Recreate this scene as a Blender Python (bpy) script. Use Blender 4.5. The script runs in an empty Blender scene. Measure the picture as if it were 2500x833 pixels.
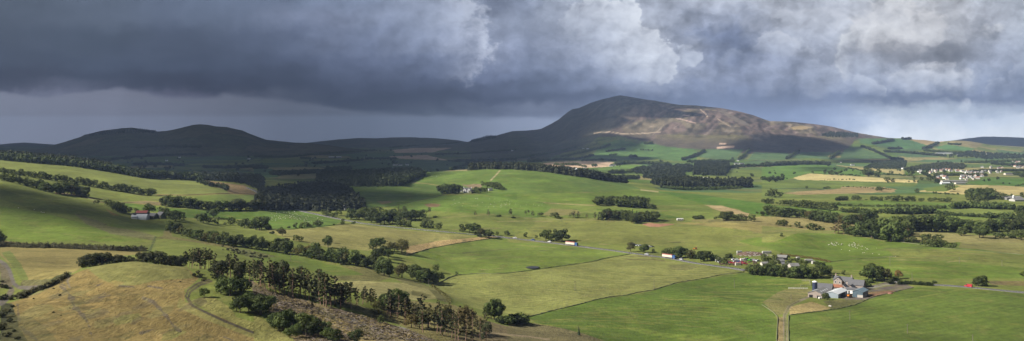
import bpy, bmesh, math, random
import numpy as np
rnd = random.Random(7)
rng = np.random.default_rng(11)
SC = bpy.context.scene
COL = SC.collection
EXPO = 1.2
GAIN = 2.0 ** EXPO
F, PX0, HZ, CAMZ = 2165.0, 1250.0, 345.0, 112.0     # focal length in photo pixels, principal column, horizon row, eye height

# ------------------------------------------------------------------ small helpers
REG = {1: (0, 340, 3.331), 3: (620, 340, 3.331), 5: (1240, 340, 3.331), 7: (1860, 340, 3.331),
       2: (0, 580, 3.292), 4: (620, 580, 3.292), 6: (1240, 580, 3.292), 8: (1860, 580, 3.292),
       14: (1150, 210, 3.967), 15: (1650, 210, 3.967), 0: (0, 0, 1.0)}
def A(r, *pts):
    ox, oy, s = REG[r]
    return [(ox + p[0] / s, oy + p[1] / s) + tuple(p[2:]) for p in pts]
def lin(c):
    c = np.asarray(c, float) / 255.0
    return np.where(c <= 0.04045, c / 12.92, ((c + 0.055) / 1.055) ** 2.4)
def smooth(t):
    t = np.clip(t, 0, 1)
    return t * t * (3 - 2 * t)
def hash2(i, j, s=0):
    n = (i.astype(np.int64) * 374761393 + j.astype(np.int64) * 668265263 + s * 1442695041) & 0x7fffffff
    n = ((n ^ (n >> 13)) * 1274126177) & 0x7fffffff
    n = (n ^ (n >> 16)) & 0xffffff
    return n / float(0xffffff)
def vnoise(x, y, s=0):
    i, j = np.floor(x), np.floor(y)
    fx, fy = smooth(x - i), smooth(y - j)
    a = hash2(i, j, s); b = hash2(i + 1, j, s); c = hash2(i, j + 1, s); d = hash2(i + 1, j + 1, s)
    return (a * (1 - fx) + b * fx) * (1 - fy) + (c * (1 - fx) + d * fx) * fy - 0.5
def fbm(x, y, o=4, s=0):
    r, a = 0, 1.0
    for k in range(o):
        r = r + a * vnoise(x * 2 ** k + 13.7 * k, y * 2 ** k - 7.1 * k, s + k); a *= 0.5
    return r

# ------------------------------------------------------------------ terrain
CP = [  # photo column, photo row, distance (m): where the visible ground lies
 (0,900,215),(300,900,225),(650,900,235),(950,900,270),(1250,900,330),(1600,900,430),(2000,900,437),(2500,900,437),
 (0,833,262),(300,833,288),(600,833,300),(800,833,310),(1000,833,335),(1250,833,392),(1400,833,440),(1600,833,494),(2000,833,497),(2500,833,497),
 (120,760,318),(300,740,338),(450,740,345),(560,770,336),
 (330,641,430),(250,648,425),(190,665,405),(130,700,375),(60,715,375),(20,690,400),(20,645,465),(450,655,425),(500,690,400),(520,672,418),(550,690,410),(430,690,388),(300,690,380),
 (330,644,470),(250,652,470),(450,664,452),(330,630,500),(430,640,500),
 (170,650,500),(120,630,545),(250,625,545),(330,618,555),(420,622,530),
 (0,604,620),(150,604,620),(330,608,615),(100,615,585),
 (0,560,720),(200,565,715),(370,595,660),(0,500,850),(120,520,830),(260,545,795),(0,441,1000),(60,453,1000),(130,472,985),(200,486,960),(280,510,920),(320,540,870),(400,562,765),(380,580,700),
 (60,452,1065),(120,470,1050),(210,488,1020),
 (0,431,1120),(100,442,1120),(200,462,1110),(300,478,1110),(380,483,1120),(240,490,1010),(300,497,1030),
 (0,419,1230),(100,430,1215),(200,445,1205),(300,462,1195),(400,478,1190),(540,475,1250),(0,391,1500),(100,398,1500),(200,410,1500),(300,425,1500),(430,438,1540),(550,455,1450),
 (0,386,1700),(200,405,1650),(400,432,1700),(0,384,2100),(300,415,2100),(550,432,1900),
 (340,538,885),(400,530,920),(450,500,1040),(540,512,1040),(640,512,1060),(420,555,830),(500,560,830),(600,535,990),(520,545,940),(640,560,900),(430,540,880),
 (420,600,630),(560,590,745),(560,640,545),(700,615,710),(700,650,600),(800,640,665),(880,668,610),(900,645,670),(760,690,540),(800,690,560),
 (640,700,395),(560,720,372),(700,730,385),(640,780,340),(760,790,352),(850,760,385),(950,770,410),(950,810,362),(1080,800,400),(1150,790,440),(1180,820,415),
 (830,700,510),(920,700,530),(1000,715,545),(1060,720,560),(900,735,430),(1010,745,470),(1100,760,490),(1220,790,490),(1300,776,545),(1300,810,470),
 (700,570,840),(850,560,930),(950,580,890),(900,610,790),(1000,640,760),(980,600,850),(1050,665,720),(1080,690,690),(1100,580,960),
 (1050,610,900),(1150,600,940),(1300,600,950),(1200,640,810),(1400,640,815),(1300,665,750),(1200,700,668),(1400,700,680),(1300,740,610),(1200,745,590),(1500,735,618),(1600,700,682),(1800,680,722),(1700,760,583),(1900,760,582),(2200,750,598),(2450,750,598),(2000,700,680),(2300,700,682),(2500,712,660),
 (1500,615,890),(1700,640,820),(1800,655,782),(1600,600,945),(1800,600,950),(1900,610,905),(2100,640,815),(2300,650,790),(2500,660,765),
 (700,520,1200),(780,515,1240),(860,500,1300),(620,490,1300),(700,480,1450),(640,450,1600),(750,452,1750),(860,470,1560),(950,455,1650),(850,440,1900),(1000,435,1850),(940,490,1390),(1000,520,1250),(900,530,1180),(1100,540,1150),(1200,525,1230),
 (1100,490,1400),(1050,475,1520),(1140,468,1540),(1200,455,1610),(1250,480,1450),(1060,450,1720),(1040,425,1900),(1120,418,1930),(1200,413,1930),(1300,417,1930),(1400,428,1930),(1500,446,1880),(1300,450,1640),(1400,460,1600),(1500,475,1560),(1600,470,1700),(1700,480,1640),
 (1120,420,2200),(1200,417,2200),(1300,420,2200),(1400,430,2150),(1500,447,2050),
 (1350,500,1370),(1450,505,1350),(1600,510,1350),(1700,510,1380),(1300,530,1240),(1400,545,1180),(1550,545,1190),(1650,540,1230),(1500,570,1050),(1700,570,1060),(1800,570,1060),(1830,555,1120),(1900,550,1150),(1900,500,1480),(1800,490,1590),(1950,570,1050),(2020,596,940),(2120,590,960),(2200,600,925),
 (2000,540,1220),(2200,560,1110),(2400,560,1120),(2500,580,1030),(2100,500,1540),(2300,500,1560),(2500,500,1560),(2000,470,1930),(2300,465,2020),(2500,460,2100),
 (1600,440,2450),(1900,430,2750),(2100,440,2550),(2300,435,2680),(2500,430,2800),(1700,415,3300),(1900,410,3500),(2200,410,3600),(2450,405,3900),(1500,408,3500),
 (650,425,2500),(300,410,3000),(500,412,3000),(800,418,2900),(1000,412,3100),(1200,405,3400),(1400,400,3700),
 (100,390,4000),(400,390,4200),(700,390,4200),(1000,390,4200),(1300,385,4600),(1600,392,4300),(1900,392,4300),(2200,392,4700),(2500,388,5000),
 (100,372,6000),(500,375,6000),(900,368,6500),(1200,370,6000),(1600,378,6000),(2000,380,6000),(2400,372,6500),
 (0,358,12000),(600,358,12000),(1250,357,12000),(1900,357,12000),(2500,356,12000)]
_ext = [(p[0] - 350, p[1], p[2]) for p in CP if p[0] <= 20] + [(p[0] + 350, p[1], p[2]) for p in CP if p[0] >= 2400]
CPA = np.array(CP + _ext, float)
def _zof(c): return CAMZ - (c[:, 1] - HZ) * c[:, 2] / F
BS = 6.5
def _uv(px, Y): return np.stack([px / 150.0, np.log(Y) * BS], -1)
def _kern(r2): return 0.5 * r2 * np.log(r2 + 1e-12)
_cu = _uv(CPA[:, 0], CPA[:, 2]); _n = len(CPA)
_K = _kern(((_cu[:, None] - _cu[None]) ** 2).sum(-1)) + np.eye(_n) * 0.02
_P = np.concatenate([np.ones((_n, 1)), _cu], 1)
_M = np.zeros((_n + 3, _n + 3)); _M[:_n, :_n] = _K; _M[:_n, _n:] = _P; _M[_n:, :_n] = _P.T
_w = np.linalg.solve(_M, np.concatenate([_zof(CPA), np.zeros(3)]))
def rbf(px, Y):
    q = _uv(px, Y); out = np.empty(len(q))
    for k in range(0, len(q), 20000):
        s = q[k:k + 20000]
        r2 = ((s[:, None] - _cu[None]) ** 2).sum(-1)
        out[k:k + 20000] = _kern(r2) @ _w[:_n] + _w[_n] + s @ _w[_n + 1:]
    return out

cols = np.concatenate([np.arange(-480, -10, 14.0), np.arange(-8, 2509, 2.6), np.arange(2516, 2990, 14.0)])
def _geo(a, b, r): return a * r ** np.arange(int(math.log(b / a) / math.log(r)) + 1)
rows = np.concatenate([np.arange(40, 220, 4.0), np.arange(220, 560, 0.8), np.arange(560, 1150, 1.5), np.arange(1150, 2250, 4.0), _geo(2250, 8000, 1.006), _geo(8050, 16000, 1.02)])
NC, NR = len(cols), len(rows)
_cc = np.unique(np.concatenate([cols[::10], cols[-1:]])); _rr = np.unique(np.concatenate([np.geomspace(40, 16000, 330)]))
_g = rbf(np.repeat(_cc, len(_rr)), np.tile(_rr, len(_cc))).reshape(len(_cc), len(_rr))
def _interp2(g, xc, yc, X, Y):     # separable linear resample of a coarse grid
    t = np.stack([np.interp(np.log(Y), np.log(yc), g[i]) for i in range(len(xc))])
    return np.stack([np.interp(X, xc, t[:, j]) for j in range(t.shape[1])], 1)
Z = _interp2(_g, _cc, _rr, cols, rows)
PXg = np.repeat(cols[:, None], NR, 1); Yg = np.repeat(rows[None], NC, 0)
Xg = (PXg - PX0) / F * Yg
# hills: silhouette in photo pixels, distance of the crest, distance of the foot
HILLS = [
 dict(n='tinto', Ys=7000, Yf=[(900,5600),(1200,4700),(1500,4200),(1800,4100),(2050,4200),(2400,5200)], s=[(900,372),(1050,358),(1120,352),(1150,345),(1195,333),(1212,331),(1225,327),(1250,321),(1290,319),(1320,315),(1345,303),(1365,291),(1385,274),(1397,266),(1412,264),(1440,252),(1470,242),(1500,235),(1513,232.5),(1530,235),(1560,241),(1600,246),(1640,253),(1660,256),(1700,258),(1760,264),(1800,271),(1840,282),(1870,293),(1880,296),(1930,297),(1985,303),(2030,309),(2070,319),(2100,326),(2160,336),(2230,343),(2300,352),(2400,372)]),
 dict(n='west', Ys=5600, Yf=[(-400,4300),(2000,4300)], s=[(-500,380),(60,372),(105,363),(140,352),(198,334),(205,330),(250,319),(300,312.5),(322,311.5),(345,315),(378,318.5),(384,321.5),(405,321),(430,315),(470,305),(490,302.5),(510,305),(528,308.5),(555,310),(590,318),(610,327),(650,342),(680,345),(720,348.5),(760,350),(820,358),(900,372)]),
 dict(n='back', Ys=9500, Yf=[(0,7600),(2500,7600)], s=[(500,368),(700,356),(770,346),(830,340),(880,336.5),(920,338),(960,335.5),(1010,335),(1060,337.5),(1110,341.5),(1150,348),(1250,352),(1400,356),(2500,370)]),
 dict(n='farleft', Ys=12500, Yf=[(-400,9500),(2500,9500)], s=[(-500,352),(0,353),(30,350),(60,348),(90,350),(130,353),(200,358),(2500,362)]),
 dict(n='farright', Ys=11000, Yf=[(0,8000),(2500,8000)], s=[(0,368),(2100,362),(2240,350),(2320,344),(2360,338),(2400,334),(2430,333.5),(2500,336),(2600,338),(2800,342),(3000,346)]),
 dict(n='green', Ys=6000, Yf=[(0,4500),(2500,4500)], s=[(0,380),(1900,380),(2060,350),(2120,336),(2150,335),(2180,338),(2210,339.5),(2260,343),(2290,347),(2330,343.5),(2370,346),(2420,355),(2500,361),(2700,366),(3000,372)])]
add = np.zeros_like(Z); TH = np.zeros_like(Z)
for h in HILLS:
    s = np.array(h['s'], float)
    pyS = np.interp(cols, s[:, 0], s[:, 1])
    Yf = np.interp(cols, [a[0] for a in h['Yf']], [a[1] for a in h['Yf']])[:, None]
    zs = (CAMZ + (HZ - pyS) * h['Ys'] / F)[:, None]
    t = np.clip((Yg - Yf) / (h['Ys'] - Yf), 0, 1)
    pr = 0.4 * t ** 1.15 + 0.6 * smooth(t)
    nz = fbm((Xg - .30 * Yg) / 420, Yg / 1800, 4, len(h['n'])) * 0.15 + fbm((Xg - 0.33 * Yg) / 95, Yg / 1500, 3, 9) * 0.035
    pr = np.clip(pr + nz * pr * (1 - t) * 1.5, 0, 2)
    pr = np.where(Yg > h['Ys'], 1 - smooth((Yg - h['Ys']) / 2600), pr)
    b = Z[:, [np.searchsorted(rows, h['Ys'])]]
    a = pr * np.maximum(zs - b, 0)
    if h['n'] == 'tinto': TH = a.copy()
    add = np.maximum(add, a)
Z = Z + add
Z = Z + (fbm(Xg / 110, Yg / 110, 3, 3) * 2.4 + fbm(Xg / 40, Yg / 40, 3, 5) * 0.75) * np.clip(Yg / 500, 0.4, 1.6)
def bump(px, Y, h, rx, ry):
    global Z
    X = (px - PX0) / F * Y
    Z = Z + h * np.exp(-((Xg - X) / rx) ** 2 - ((Yg - Y) / ry) ** 2)
bump(1930, 985, 8, 34, 40); bump(2035, 935, -7, 34, 26); bump(1800, 1080, 5, 40, 40); bump(1700, 1075, -3, 30, 30)
bump(1080, 830, 2.5, 40, 12); bump(1330, 830, 2.0, 40, 10); bump(1300, 870, -2.0, 60, 12); bump(1180, 780, 1.5, 50, 14); bump(1360, 790, 1.8, 30, 8)
bump(1100, 1290, 3.0, 30, 30); bump(1420, 1250, 3, 60, 25); bump(250, 700, 2.0, 30, 18)
near = np.exp(-((Yg - 350) / 90) ** 2) * (PXg < 760)
Z = Z + near * (fbm(Xg / 7, Yg / 7, 3, 21) * 0.7 + fbm(Xg / 34, Yg / 34, 3, 22) * 2.2)
PYg = HZ - (Z - CAMZ) * F / Yg                        # photo row of every ground vertex

def _prof(px):
    i = np.clip(np.searchsorted(cols, px) - 1, 0, NC - 2)
    t = (px - cols[i]) / (cols[i + 1] - cols[i])
    return Z[i] * (1 - t) + Z[i + 1] * t
def zat(px, Y): return float(np.interp(Y, rows, _prof(px)))
def world(px, Y): return ((px - PX0) / F * Y, Y, zat(px, Y))
def zxy(X, Y): return zat(PX0 + X / Y * F, Y)
def hit(px, py, ymin=60, ymax=1e9):
    """first ground point seen at this spot of the photograph -> (x, y, z)"""
    z = _prof(px); p = HZ - (z - CAMZ) * F / rows
    k0 = int(np.searchsorted(rows, ymin))
    m = np.nonzero(p[k0:] <= py)[0]
    if len(m) == 0: k = k0 + int(np.argmin(p[k0:])); Y = rows[k]
    else:
        k = k0 + int(m[0])
        if k == k0: Y = rows[k]
        else:
            a, b = p[k - 1], p[k]; Y = rows[k - 1] + (rows[k] - rows[k - 1]) * (a - py) / max(a - b, 1e-9)
    return world(px, float(min(Y, ymax)))

# ------------------------------------------------------------------ land cover, painted per vertex
G1 = (.058, .094, .014); G2 = (.080, .108, .020); G3 = (.104, .122, .027); G4 = (.150, .142, .044); GB = (.054, .096, .034)
TAN = (.160, .116, .042); BRN = (.095, .078, .034); ROUGH = (.120, .108, .040); MOOR = (.076, .060, .044); STUB = (.36, .26, .17)
EARTH = (.22, .115, .072); PALE = (.27, .225, .095); DIRT = (.13, .105, .08)
cover = np.empty((NC, NR, 3)); cover[:] = G3
tus = np.full((NC, NR), 0.35); stripe = np.zeros((NC, NR))
# patchwork of far fields (irregular cells in ground metres)
far = rows > 1850
xf = Xg[:, far] * .96 + Yg[:, far] * .28; yf = (Yg[:, far] * .96 - Xg[:, far] * .28) * .75
ci, cj = np.floor(xf / 260), np.floor(yf / 170)
d1 = np.full(xf.shape, 1e9); d2 = d1.copy(); cid = np.zeros(xf.shape)
for di in (-1, 0, 1):
    for dj in (-1, 0, 1):
        i, j = ci + di, cj + dj
        qx = (i + .5 + .8 * (hash2(i, j, 1) - .5)) * 260; qy = (j + .5 + .8 * (hash2(i, j, 2) - .5)) * 170
        d = np.hypot(xf - qx, (yf - qy) * 1.3); hh = hash2(i, j, 3)
        n1 = d < d1
        d2 = np.where(n1, d1, np.minimum(d2, d)); cid = np.where(n1, hh, cid); d1 = np.where(n1, d, d1)
pal = np.array([G1, G2, (.06, .092, .024), G2, GB, G3, (.085, .102, .035), (.17, .15, .06), G1, (.13, .13, .045), GB, G2])
pc = pal[np.clip((cid * len(pal)).astype(int), 0, len(pal) - 1)]
edge = np.clip(1 - (d2 - d1) / 16.0, 0, 1)[..., None]
cover[:, far] = pc * (1 - edge) + np.array([.03, .042, .016]) * edge
EDGE = np.zeros((NC, NR)); EDGE[:, far] = (d2 - d1); EDGE[:, ~far] = 999

WOB = (3.0 * fbm(Xg / 14, Yg / 30, 4, 71), 1.1 * fbm(Xg / 14, Yg / 30, 4, 72))
def inpoly(poly):
    p = np.array([q[:2] for q in poly], float)
    m = (PXg >= p[:, 0].min() - 3) & (PXg <= p[:, 0].max() + 3) & (PYg >= p[:, 1].min() - 1) & (PYg <= p[:, 1].max() + 1)
    idx = np.nonzero(m.ravel())[0]
    x, y = PXg.ravel()[idx] + WOB[0].ravel()[idx], PYg.ravel()[idx] + WOB[1].ravel()[idx]
    c = np.zeros(len(idx), bool)
    for k in range(len(p)):
        (x1, y1), (x2, y2) = p[k - 1], p[k]
        if y1 == y2: continue
        k_ = ((y1 > y) != (y2 > y)) & (x < (x2 - x1) * (y - y1) / (y2 - y1) + x1)
        c ^= k_
    return idx[c]
def paint(poly, c, t=None, st=None, mix=1.0, near=0, farl=1e9):
    idx = inpoly(poly)
    yy = Yg.ravel()[idx]; idx = idx[(yy >= near) & (yy <= farl)]
    f = cover.reshape(-1, 3); f[idx] = f[idx] * (1 - mix) + np.array(c) * mix
    if t is not None: tus.ravel()[idx] = t
    if st is not None: stripe.ravel()[idx] = st
def stroke(line, w, c, t=None, mix=1.0, wob=0.0, near=0, farl=1e9):
    """a band of w photo pixels along a line (tracks, verges, dykes)"""
    p = np.array([q[:2] for q in line], float)
    m = (PXg >= p[:, 0].min() - w) & (PXg <= p[:, 0].max() + w) & (PYg >= p[:, 1].min() - w) & (PYg <= p[:, 1].max() + w) & (Yg >= near) & (Yg <= farl)
    idx = np.nonzero(m.ravel())[0]; x, y = PXg.ravel()[idx], PYg.ravel()[idx]
    d = np.full(len(idx), 1e9)
    for k in range(len(p) - 1):
        a, b = p[k], p[k + 1]; v = b - a; L = (v ** 2).sum()
        tt = np.clip(((x - a[0]) * v[0] + (y - a[1]) * v[1]) / L, 0, 1)
        d = np.minimum(d, np.hypot(x - a[0] - tt * v[0], y - a[1] - tt * v[1]))
    if wob: d = d + w * wob * fbm(Xg.ravel()[idx] / 9, Yg.ravel()[idx] / 9, 3, 4)
    k = np.clip((w / 2 - d) / 0.9 + 0.5, 0, 1) * mix
    f = cover.reshape(-1, 3); f[idx] = f[idx] * (1 - k[:, None]) + np.array(c) * k[:, None]
    if t is not None: tus.ravel()[idx[k > .4]] = t
# left slopes
paint(A(1,(0,150),(300,180),(640,240),(1000,300),(1500,330),(1840,430),(1850,445),(1270,455),(1250,465),(1000,410),(700,345),(350,300),(0,260)), (.112,.130,.030), .3)
paint(A(1,(0,270),(350,315),(700,390),(1250,462),(1340,500),(1000,515),(760,490),(730,440),(300,400),(100,330),(0,310)), G3, .3)
paint(A(1,(0,330),(200,380),(420,440),(740,500),(860,570),(960,615),(1080,640),(1200,680),(1340,720),(1340,833),(0,833)), G3, .4)
paint(A(1,(0,400),(200,470),(500,520),(900,600),(1050,640),(1300,690),(1340,760),(900,640),(300,590),(0,480)), (.082,.098,.022), .5)
paint(A(1,(0,545),(350,600),(600,660),(900,760),(1200,833),(0,833)), (.085,.118,.018), .4)
paint(A(1,(600,600),(900,700),(1250,780),(1360,833),(1200,815),(900,770),(700,690)), (.10,.098,.040), .9)
paint(A(1,(850,700),(1000,690),(1150,690),(1345,700),(1345,770),(1100,740),(950,720)), G2, .3)
paint(A(1,(860,565),(900,590),(970,620),(920,620),(870,585)), TAN, .9)
paint(A(1,(980,515),(1350,560),(1700,580),(2132,578),(2132,660),(1700,640),(1500,640),(1280,600),(1050,560)), G1, .2)
paint(A(1,(1580,470),(1850,455),(2132,455),(2132,540),(1840,560),(1600,500)), G2, .3)
paint(A(1,(1370,665),(1600,670),(2132,745),(2132,805),(1800,740)), G3, .3)
paint(A(1,(1360,690),(1400,790),(1640,833),(1300,833)), ROUGH, .8)
stroke(A(1,(750,505),(900,520),(1080,515),(1340,520)), 3.5, ROUGH, .9)
paint(A(1,(1000,510),(1180,500),(1340,512),(1340,540),(1150,530)), (.14,.11,.05), .9)
paint(A(1,(1595,325),(1750,345),(1990,375),(2100,455),(1880,442),(1820,410),(1700,370)), (.17,.12,.055), 1)
stroke(A(1,(1270,452),(1500,455),(1850,440),(2100,452)), 2.5, TAN, .9)
stroke(A(1,(450,440),(600,450),(700,475),(830,490)), 3, (.15,.11,.06), 1)
# below the left hedge
paint(A(2,(0,20),(300,60),(700,75),(1100,100),(1160,125),(1090,135),(650,180),(650,250),(500,330),(170,355),(100,240),(0,140)), (.150,.125,.044), .6)
paint(A(2,(10,120),(80,105),(170,220),(230,345),(165,350),(100,235)), (.092,.108,.028), .4)
paint(A(2,(0,195),(60,250),(90,330),(100,400),(0,410)), (.10,.085,.05), .9)
paint(A(2,(170,345),(420,330),(540,295),(560,310),(350,420),(160,400)), (.09,.085,.035), 1)
paint(A(2,(1210,95),(1260,0),(2107,70),(2107,260),(1850,170),(1500,90)), G3, .35)
paint(A(2,(1800,75),(2000,100),(2107,150),(2107,200),(1950,140)), (.09,.095,.035), 1)
stroke(A(2,(1250,0),(1225,60),(1200,110)), 6, (.055,.075,.025), .9, wob=.4)
stroke(A(2,(1290,0),(1500,20),(1750,60),(1900,85)), 5, ROUGH, 1)
# the brown knoll
KN = A(2,(0,545),(150,500),(350,430),(560,305),(680,258),(900,190),(1250,188),(1500,235),(1600,330),(1490,420),(1490,520),(1700,610),(2107,790),(2107,840),(0,840))
paint(KN, (.138,.104,.038), .8, farl=470)
paint(A(2,(1550,510),(1700,470),(1850,560),(1900,640),(2107,700),(2107,790),(1700,610)), G4, .8)
paint(A(2,(700,250),(900,190),(1250,188),(1500,235),(1560,325),(1250,345),(1100,380),(930,390),(800,330)), (.122,.118,.038), .5, farl=470)
paint(A(2,(1450,480),(1500,540),(1700,620),(2107,800),(2000,800),(1600,640),(1420,560)), (.138,.126,.042), .5)
for k in range(26):
    cx, cy = rnd.uniform(150, 1700), rnd.uniform(380, 830); w, h = rnd.uniform(60, 180), rnd.uniform(20, 50)
    q = [(cx + w * math.cos(a) * rnd.uniform(.6, 1.2), cy + h * math.sin(a) * rnd.uniform(.6, 1.2) - w * math.cos(a) * .3) for a in np.linspace(0, 6.28, 11)[:-1]]
    paint(A(2, *q), rnd.choice([(.115,.12,.035), (.13,.118,.045), (.20,.145,.052), (.095,.078,.042)]), None, mix=.55)
GREY = (.072, .060, .046)
for L, w in (([(500,390),(560,460),(600,560),(680,640),(720,720),(750,840)], 16), ([(1150,480),(1230,520),(1300,590),(1380,690),(1440,750)], 13), ([(140,540),(150,640),(170,720),(240,780),(320,850)], 10),
             ([(960,385),(1070,395)], 9), ([(1190,390),(1300,410)], 8), ([(1130,770),(1250,730)], 9), ([(1800,800),(1900,840)], 9), ([(780,385),(830,360)], 6), ([(800,480),(880,470)], 9)):
    stroke(A(2, *L), w * .62, GREY, 1, wob=1.2, mix=.72)
paint(A(2,(0,520),(90,530),(135,640),(150,720),(240,860),(0,860)), (.034,.036,.017), 1)
paint(A(2,(60,620),(260,640),(420,780),(460,850),(0,850)), (.07,.066,.026), .9, mix=.55, farl=470)
stroke(A(2,(120,470),(200,430),(350,390),(480,320),(560,300)), 9, (.05,.055,.02), 1, wob=.6)
LANE = A(2,(0,180),(70,215),(115,290),(160,395),(330,392),(285,420),(160,480),(95,515),(85,420),(55,310),(25,235),(0,205))
stroke(A(2,(-40,180),(0,192),(42,215),(76,262),(94,320),(112,372),(150,402),(230,405),(330,396)), 9, (.10,.088,.074), .4)
stroke(A(2,(95,420),(70,470),(20,520),(-40,540)), 14, (.085,.075,.062), .5)
for k in range(90):
    x0, y0 = rnd.uniform(120, 1900), rnd.uniform(300, 830); L = rnd.uniform(20, 90)
    stroke(A(2, (x0, y0), (x0 + L, y0 - L * rnd.uniform(-.5, .55))), rnd.uniform(1, 2.4), rnd.choice([(.09, .072, .03), (.25, .185, .075), (.11, .105, .035), (.075, .07, .028)]), None, mix=rnd.uniform(.25, .6), wob=1.2, farl=470)
stroke(A(2,(560,310),(540,350),(560,400)), 4, (.12,.1,.07), .8)
for o in (-5.5, 5.5):
    stroke([(x + o * .55, y + o * .35) for x, y in A(2,(1690,345),(1600,375),(1520,430),(1503,480),(1540,545),(1650,600),(1800,670),(2000,750),(2130,800))], 4.6, (.05,.042,.028), .4)
# clear-felled bank and the rough ground round the burn
paint(A(4,(0,560),(60,640),(200,740),(330,840),(0,840)), (.14,.135,.042), .8)
paint(A(4,(-40,330),(130,430),(400,500),(700,580),(900,640),(1250,740),(1500,840),(330,840),(250,700),(120,600),(0,470)), (.105,.082,.056), 1)
for k in range(40):
    cx = rnd.uniform(150, 1300); cy = 430 + (cx - 100) * .28 + rnd.uniform(0, 150); w, h = rnd.uniform(40, 150), rnd.uniform(12, 30)
    q = [(cx + w * math.cos(a) * rnd.uniform(.6, 1.2), cy + h * math.sin(a) * rnd.uniform(.6, 1.2) + w * math.cos(a) * .35) for a in np.linspace(0, 6.28, 11)[:-1]]
    paint(A(4, *q), rnd.choice([(.22,.165,.07), (.06,.045,.038), (.05,.042,.035), (.17,.135,.06), (.085,.08,.035), (.17,.155,.15)]), 1, mix=.6)
paint(A(4,(450,600),(600,640),(760,740),(1000,840),(850,840),(650,720)), (.20,.155,.06), 1, mix=.8)
paint(A(4,(0,95),(250,125),(500,185),(750,255),(890,300),(700,315),(500,270),(200,210),(0,185)), G2, .3)
paint(A(4,(0,110),(180,150),(60,170),(0,160)), (.08,.085,.03), 1)
paint(A(4,(700,225),(950,240),(1110,320),(1010,352),(660,352),(620,310),(880,300)), (.105,.10,.035), 1)
paint(A(4,(640,362),(850,350),(1200,365),(1400,415),(1500,490),(1300,505),(1000,490),(750,410)), (.19,.175,.07), .7)
paint(A(4,(1270,425),(1430,462),(1380,482),(1260,462)), (.09,.085,.03), .8)
paint(A(4,(1110,320),(1250,340),(1420,400),(1560,460),(1570,530),(1480,500),(1400,415),(1200,365)), (.11,.105,.04), 1)
paint(A(4,(560,470),(800,530),(1000,600),(1300,700),(1300,740),(900,620),(600,520)), (.105,.098,.038), 1)
paint(A(4,(1000,500),(1300,510),(1600,540),(1840,640),(1900,760),(1500,840),(1250,740),(1050,620)), (.135,.118,.045), 1)
paint(A(4,(1840,660),(2107,735),(2120,840),(1500,840),(1850,760)), (.12,.095,.05), 1)
paint(A(6,(0,690),(230,690),(420,725),(700,785),(800,840),(0,840)), (.11,.095,.045), 1)
stroke(A(6,(-200,760),(0,780),(200,800),(330,820)), 4, (.17,.135,.08), .8, wob=.8)
# centre
CF = A(3,(100,745),(450,712),(830,690),(1200,738),(1700,778),(1800,790),(1500,830)) + A(4,(1240,80),(1200,130),(1100,60),(920,105),(600,80),(300,20))
paint(CF, (.165,.155,.052), .5)
paint(A(4,(1225,75),(1500,25),(1900,-10),(1960,0),(1650,45),(1400,90),(1225,140)), (.26,.19,.085), 1)
paint(A(4,(1230,140),(1400,92),(1900,10),(1990,0),(2107,20)) + A(6,(0,15),(600,85),(1000,132),(700,190),(480,225),(200,265),(0,290)) + A(4,(1640,302),(1420,210)), (.088,.118,.022), .35, .4)
C3 = A(6,(0,290),(200,265),(480,225),(700,190),(1000,132),(1200,170),(1500,220),(1850,272),(1580,330),(1350,370),(1150,430),(950,465),(700,500),(400,580),(160,640)) + A(4,(1900,600),(1750,560),(1560,480),(1450,390),(1640,302))
paint(C3, (.130,.138,.040), .5, .9)
paint(A(6,(160,640),(400,580),(700,500),(950,465),(1150,430),(1350,370),(1580,330),(1900,280),(2107,312)) + A(8,(350,350),(150,430),(0,520),(110,620),(120,840)) + A(6,(800,840),(600,770),(400,720),(230,685)), (.062,.092,.016), .45, .6)
paint(A(8,(215,625),(500,590),(750,540),(880,480),(1100,430),(1250,400),(1700,420),(2130,455),(2130,840),(220,840)), (.064,.090,.017), .45, .6)
paint(A(6,(820,690),(1300,770),(1900,800),(1600,840),(1100,780)), (.10,.13,.024), .35, .9, mix=.6)
paint(A(6,(1280,225),(1450,215),(1550,235),(1430,265),(1330,262)), (.10,.10,.035), .9)
paint(A(8,(0,520),(150,430),(260,405),(400,420),(385,480),(260,540),(200,610),(115,625)), (.115,.108,.042), 1)
paint(A(8,(225,560),(400,515),(560,570),(500,590),(218,622)), (.22,.175,.075), .9)
paint(A(8,(490,510),(640,500),(810,500),(850,500),(750,545),(560,575)), (.085,.085,.033), 1)
paint(A(8,(120,840),(125,640),(175,640),(172,840)), (.15,.12,.055), .9)
for o in (-3, 3): stroke([(x + o, y) for x, y in A(8,(190,860),(186,620),(222,552),(300,510),(395,470))], 2.4, (.150,.125,.095), .5)
stroke(A(8,(190,860),(186,620),(222,552),(300,510)), 3.2, (.09,.09,.035), .8)
paint(A(8,(540,470),(680,500),(800,500),(880,490),(1000,452),(1220,402),(1110,360),(1040,352),(830,392),(780,430),(560,440)), (.085,.072,.062), .5)
paint(A(8,(830,470),(870,440),(1000,425),(1080,430),(990,455),(880,485)), (.135,.075,.05), .8)
stroke(A(8,(850,410),(960,385),(1050,375)), 5, (.16,.15,.14), .3)
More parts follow.
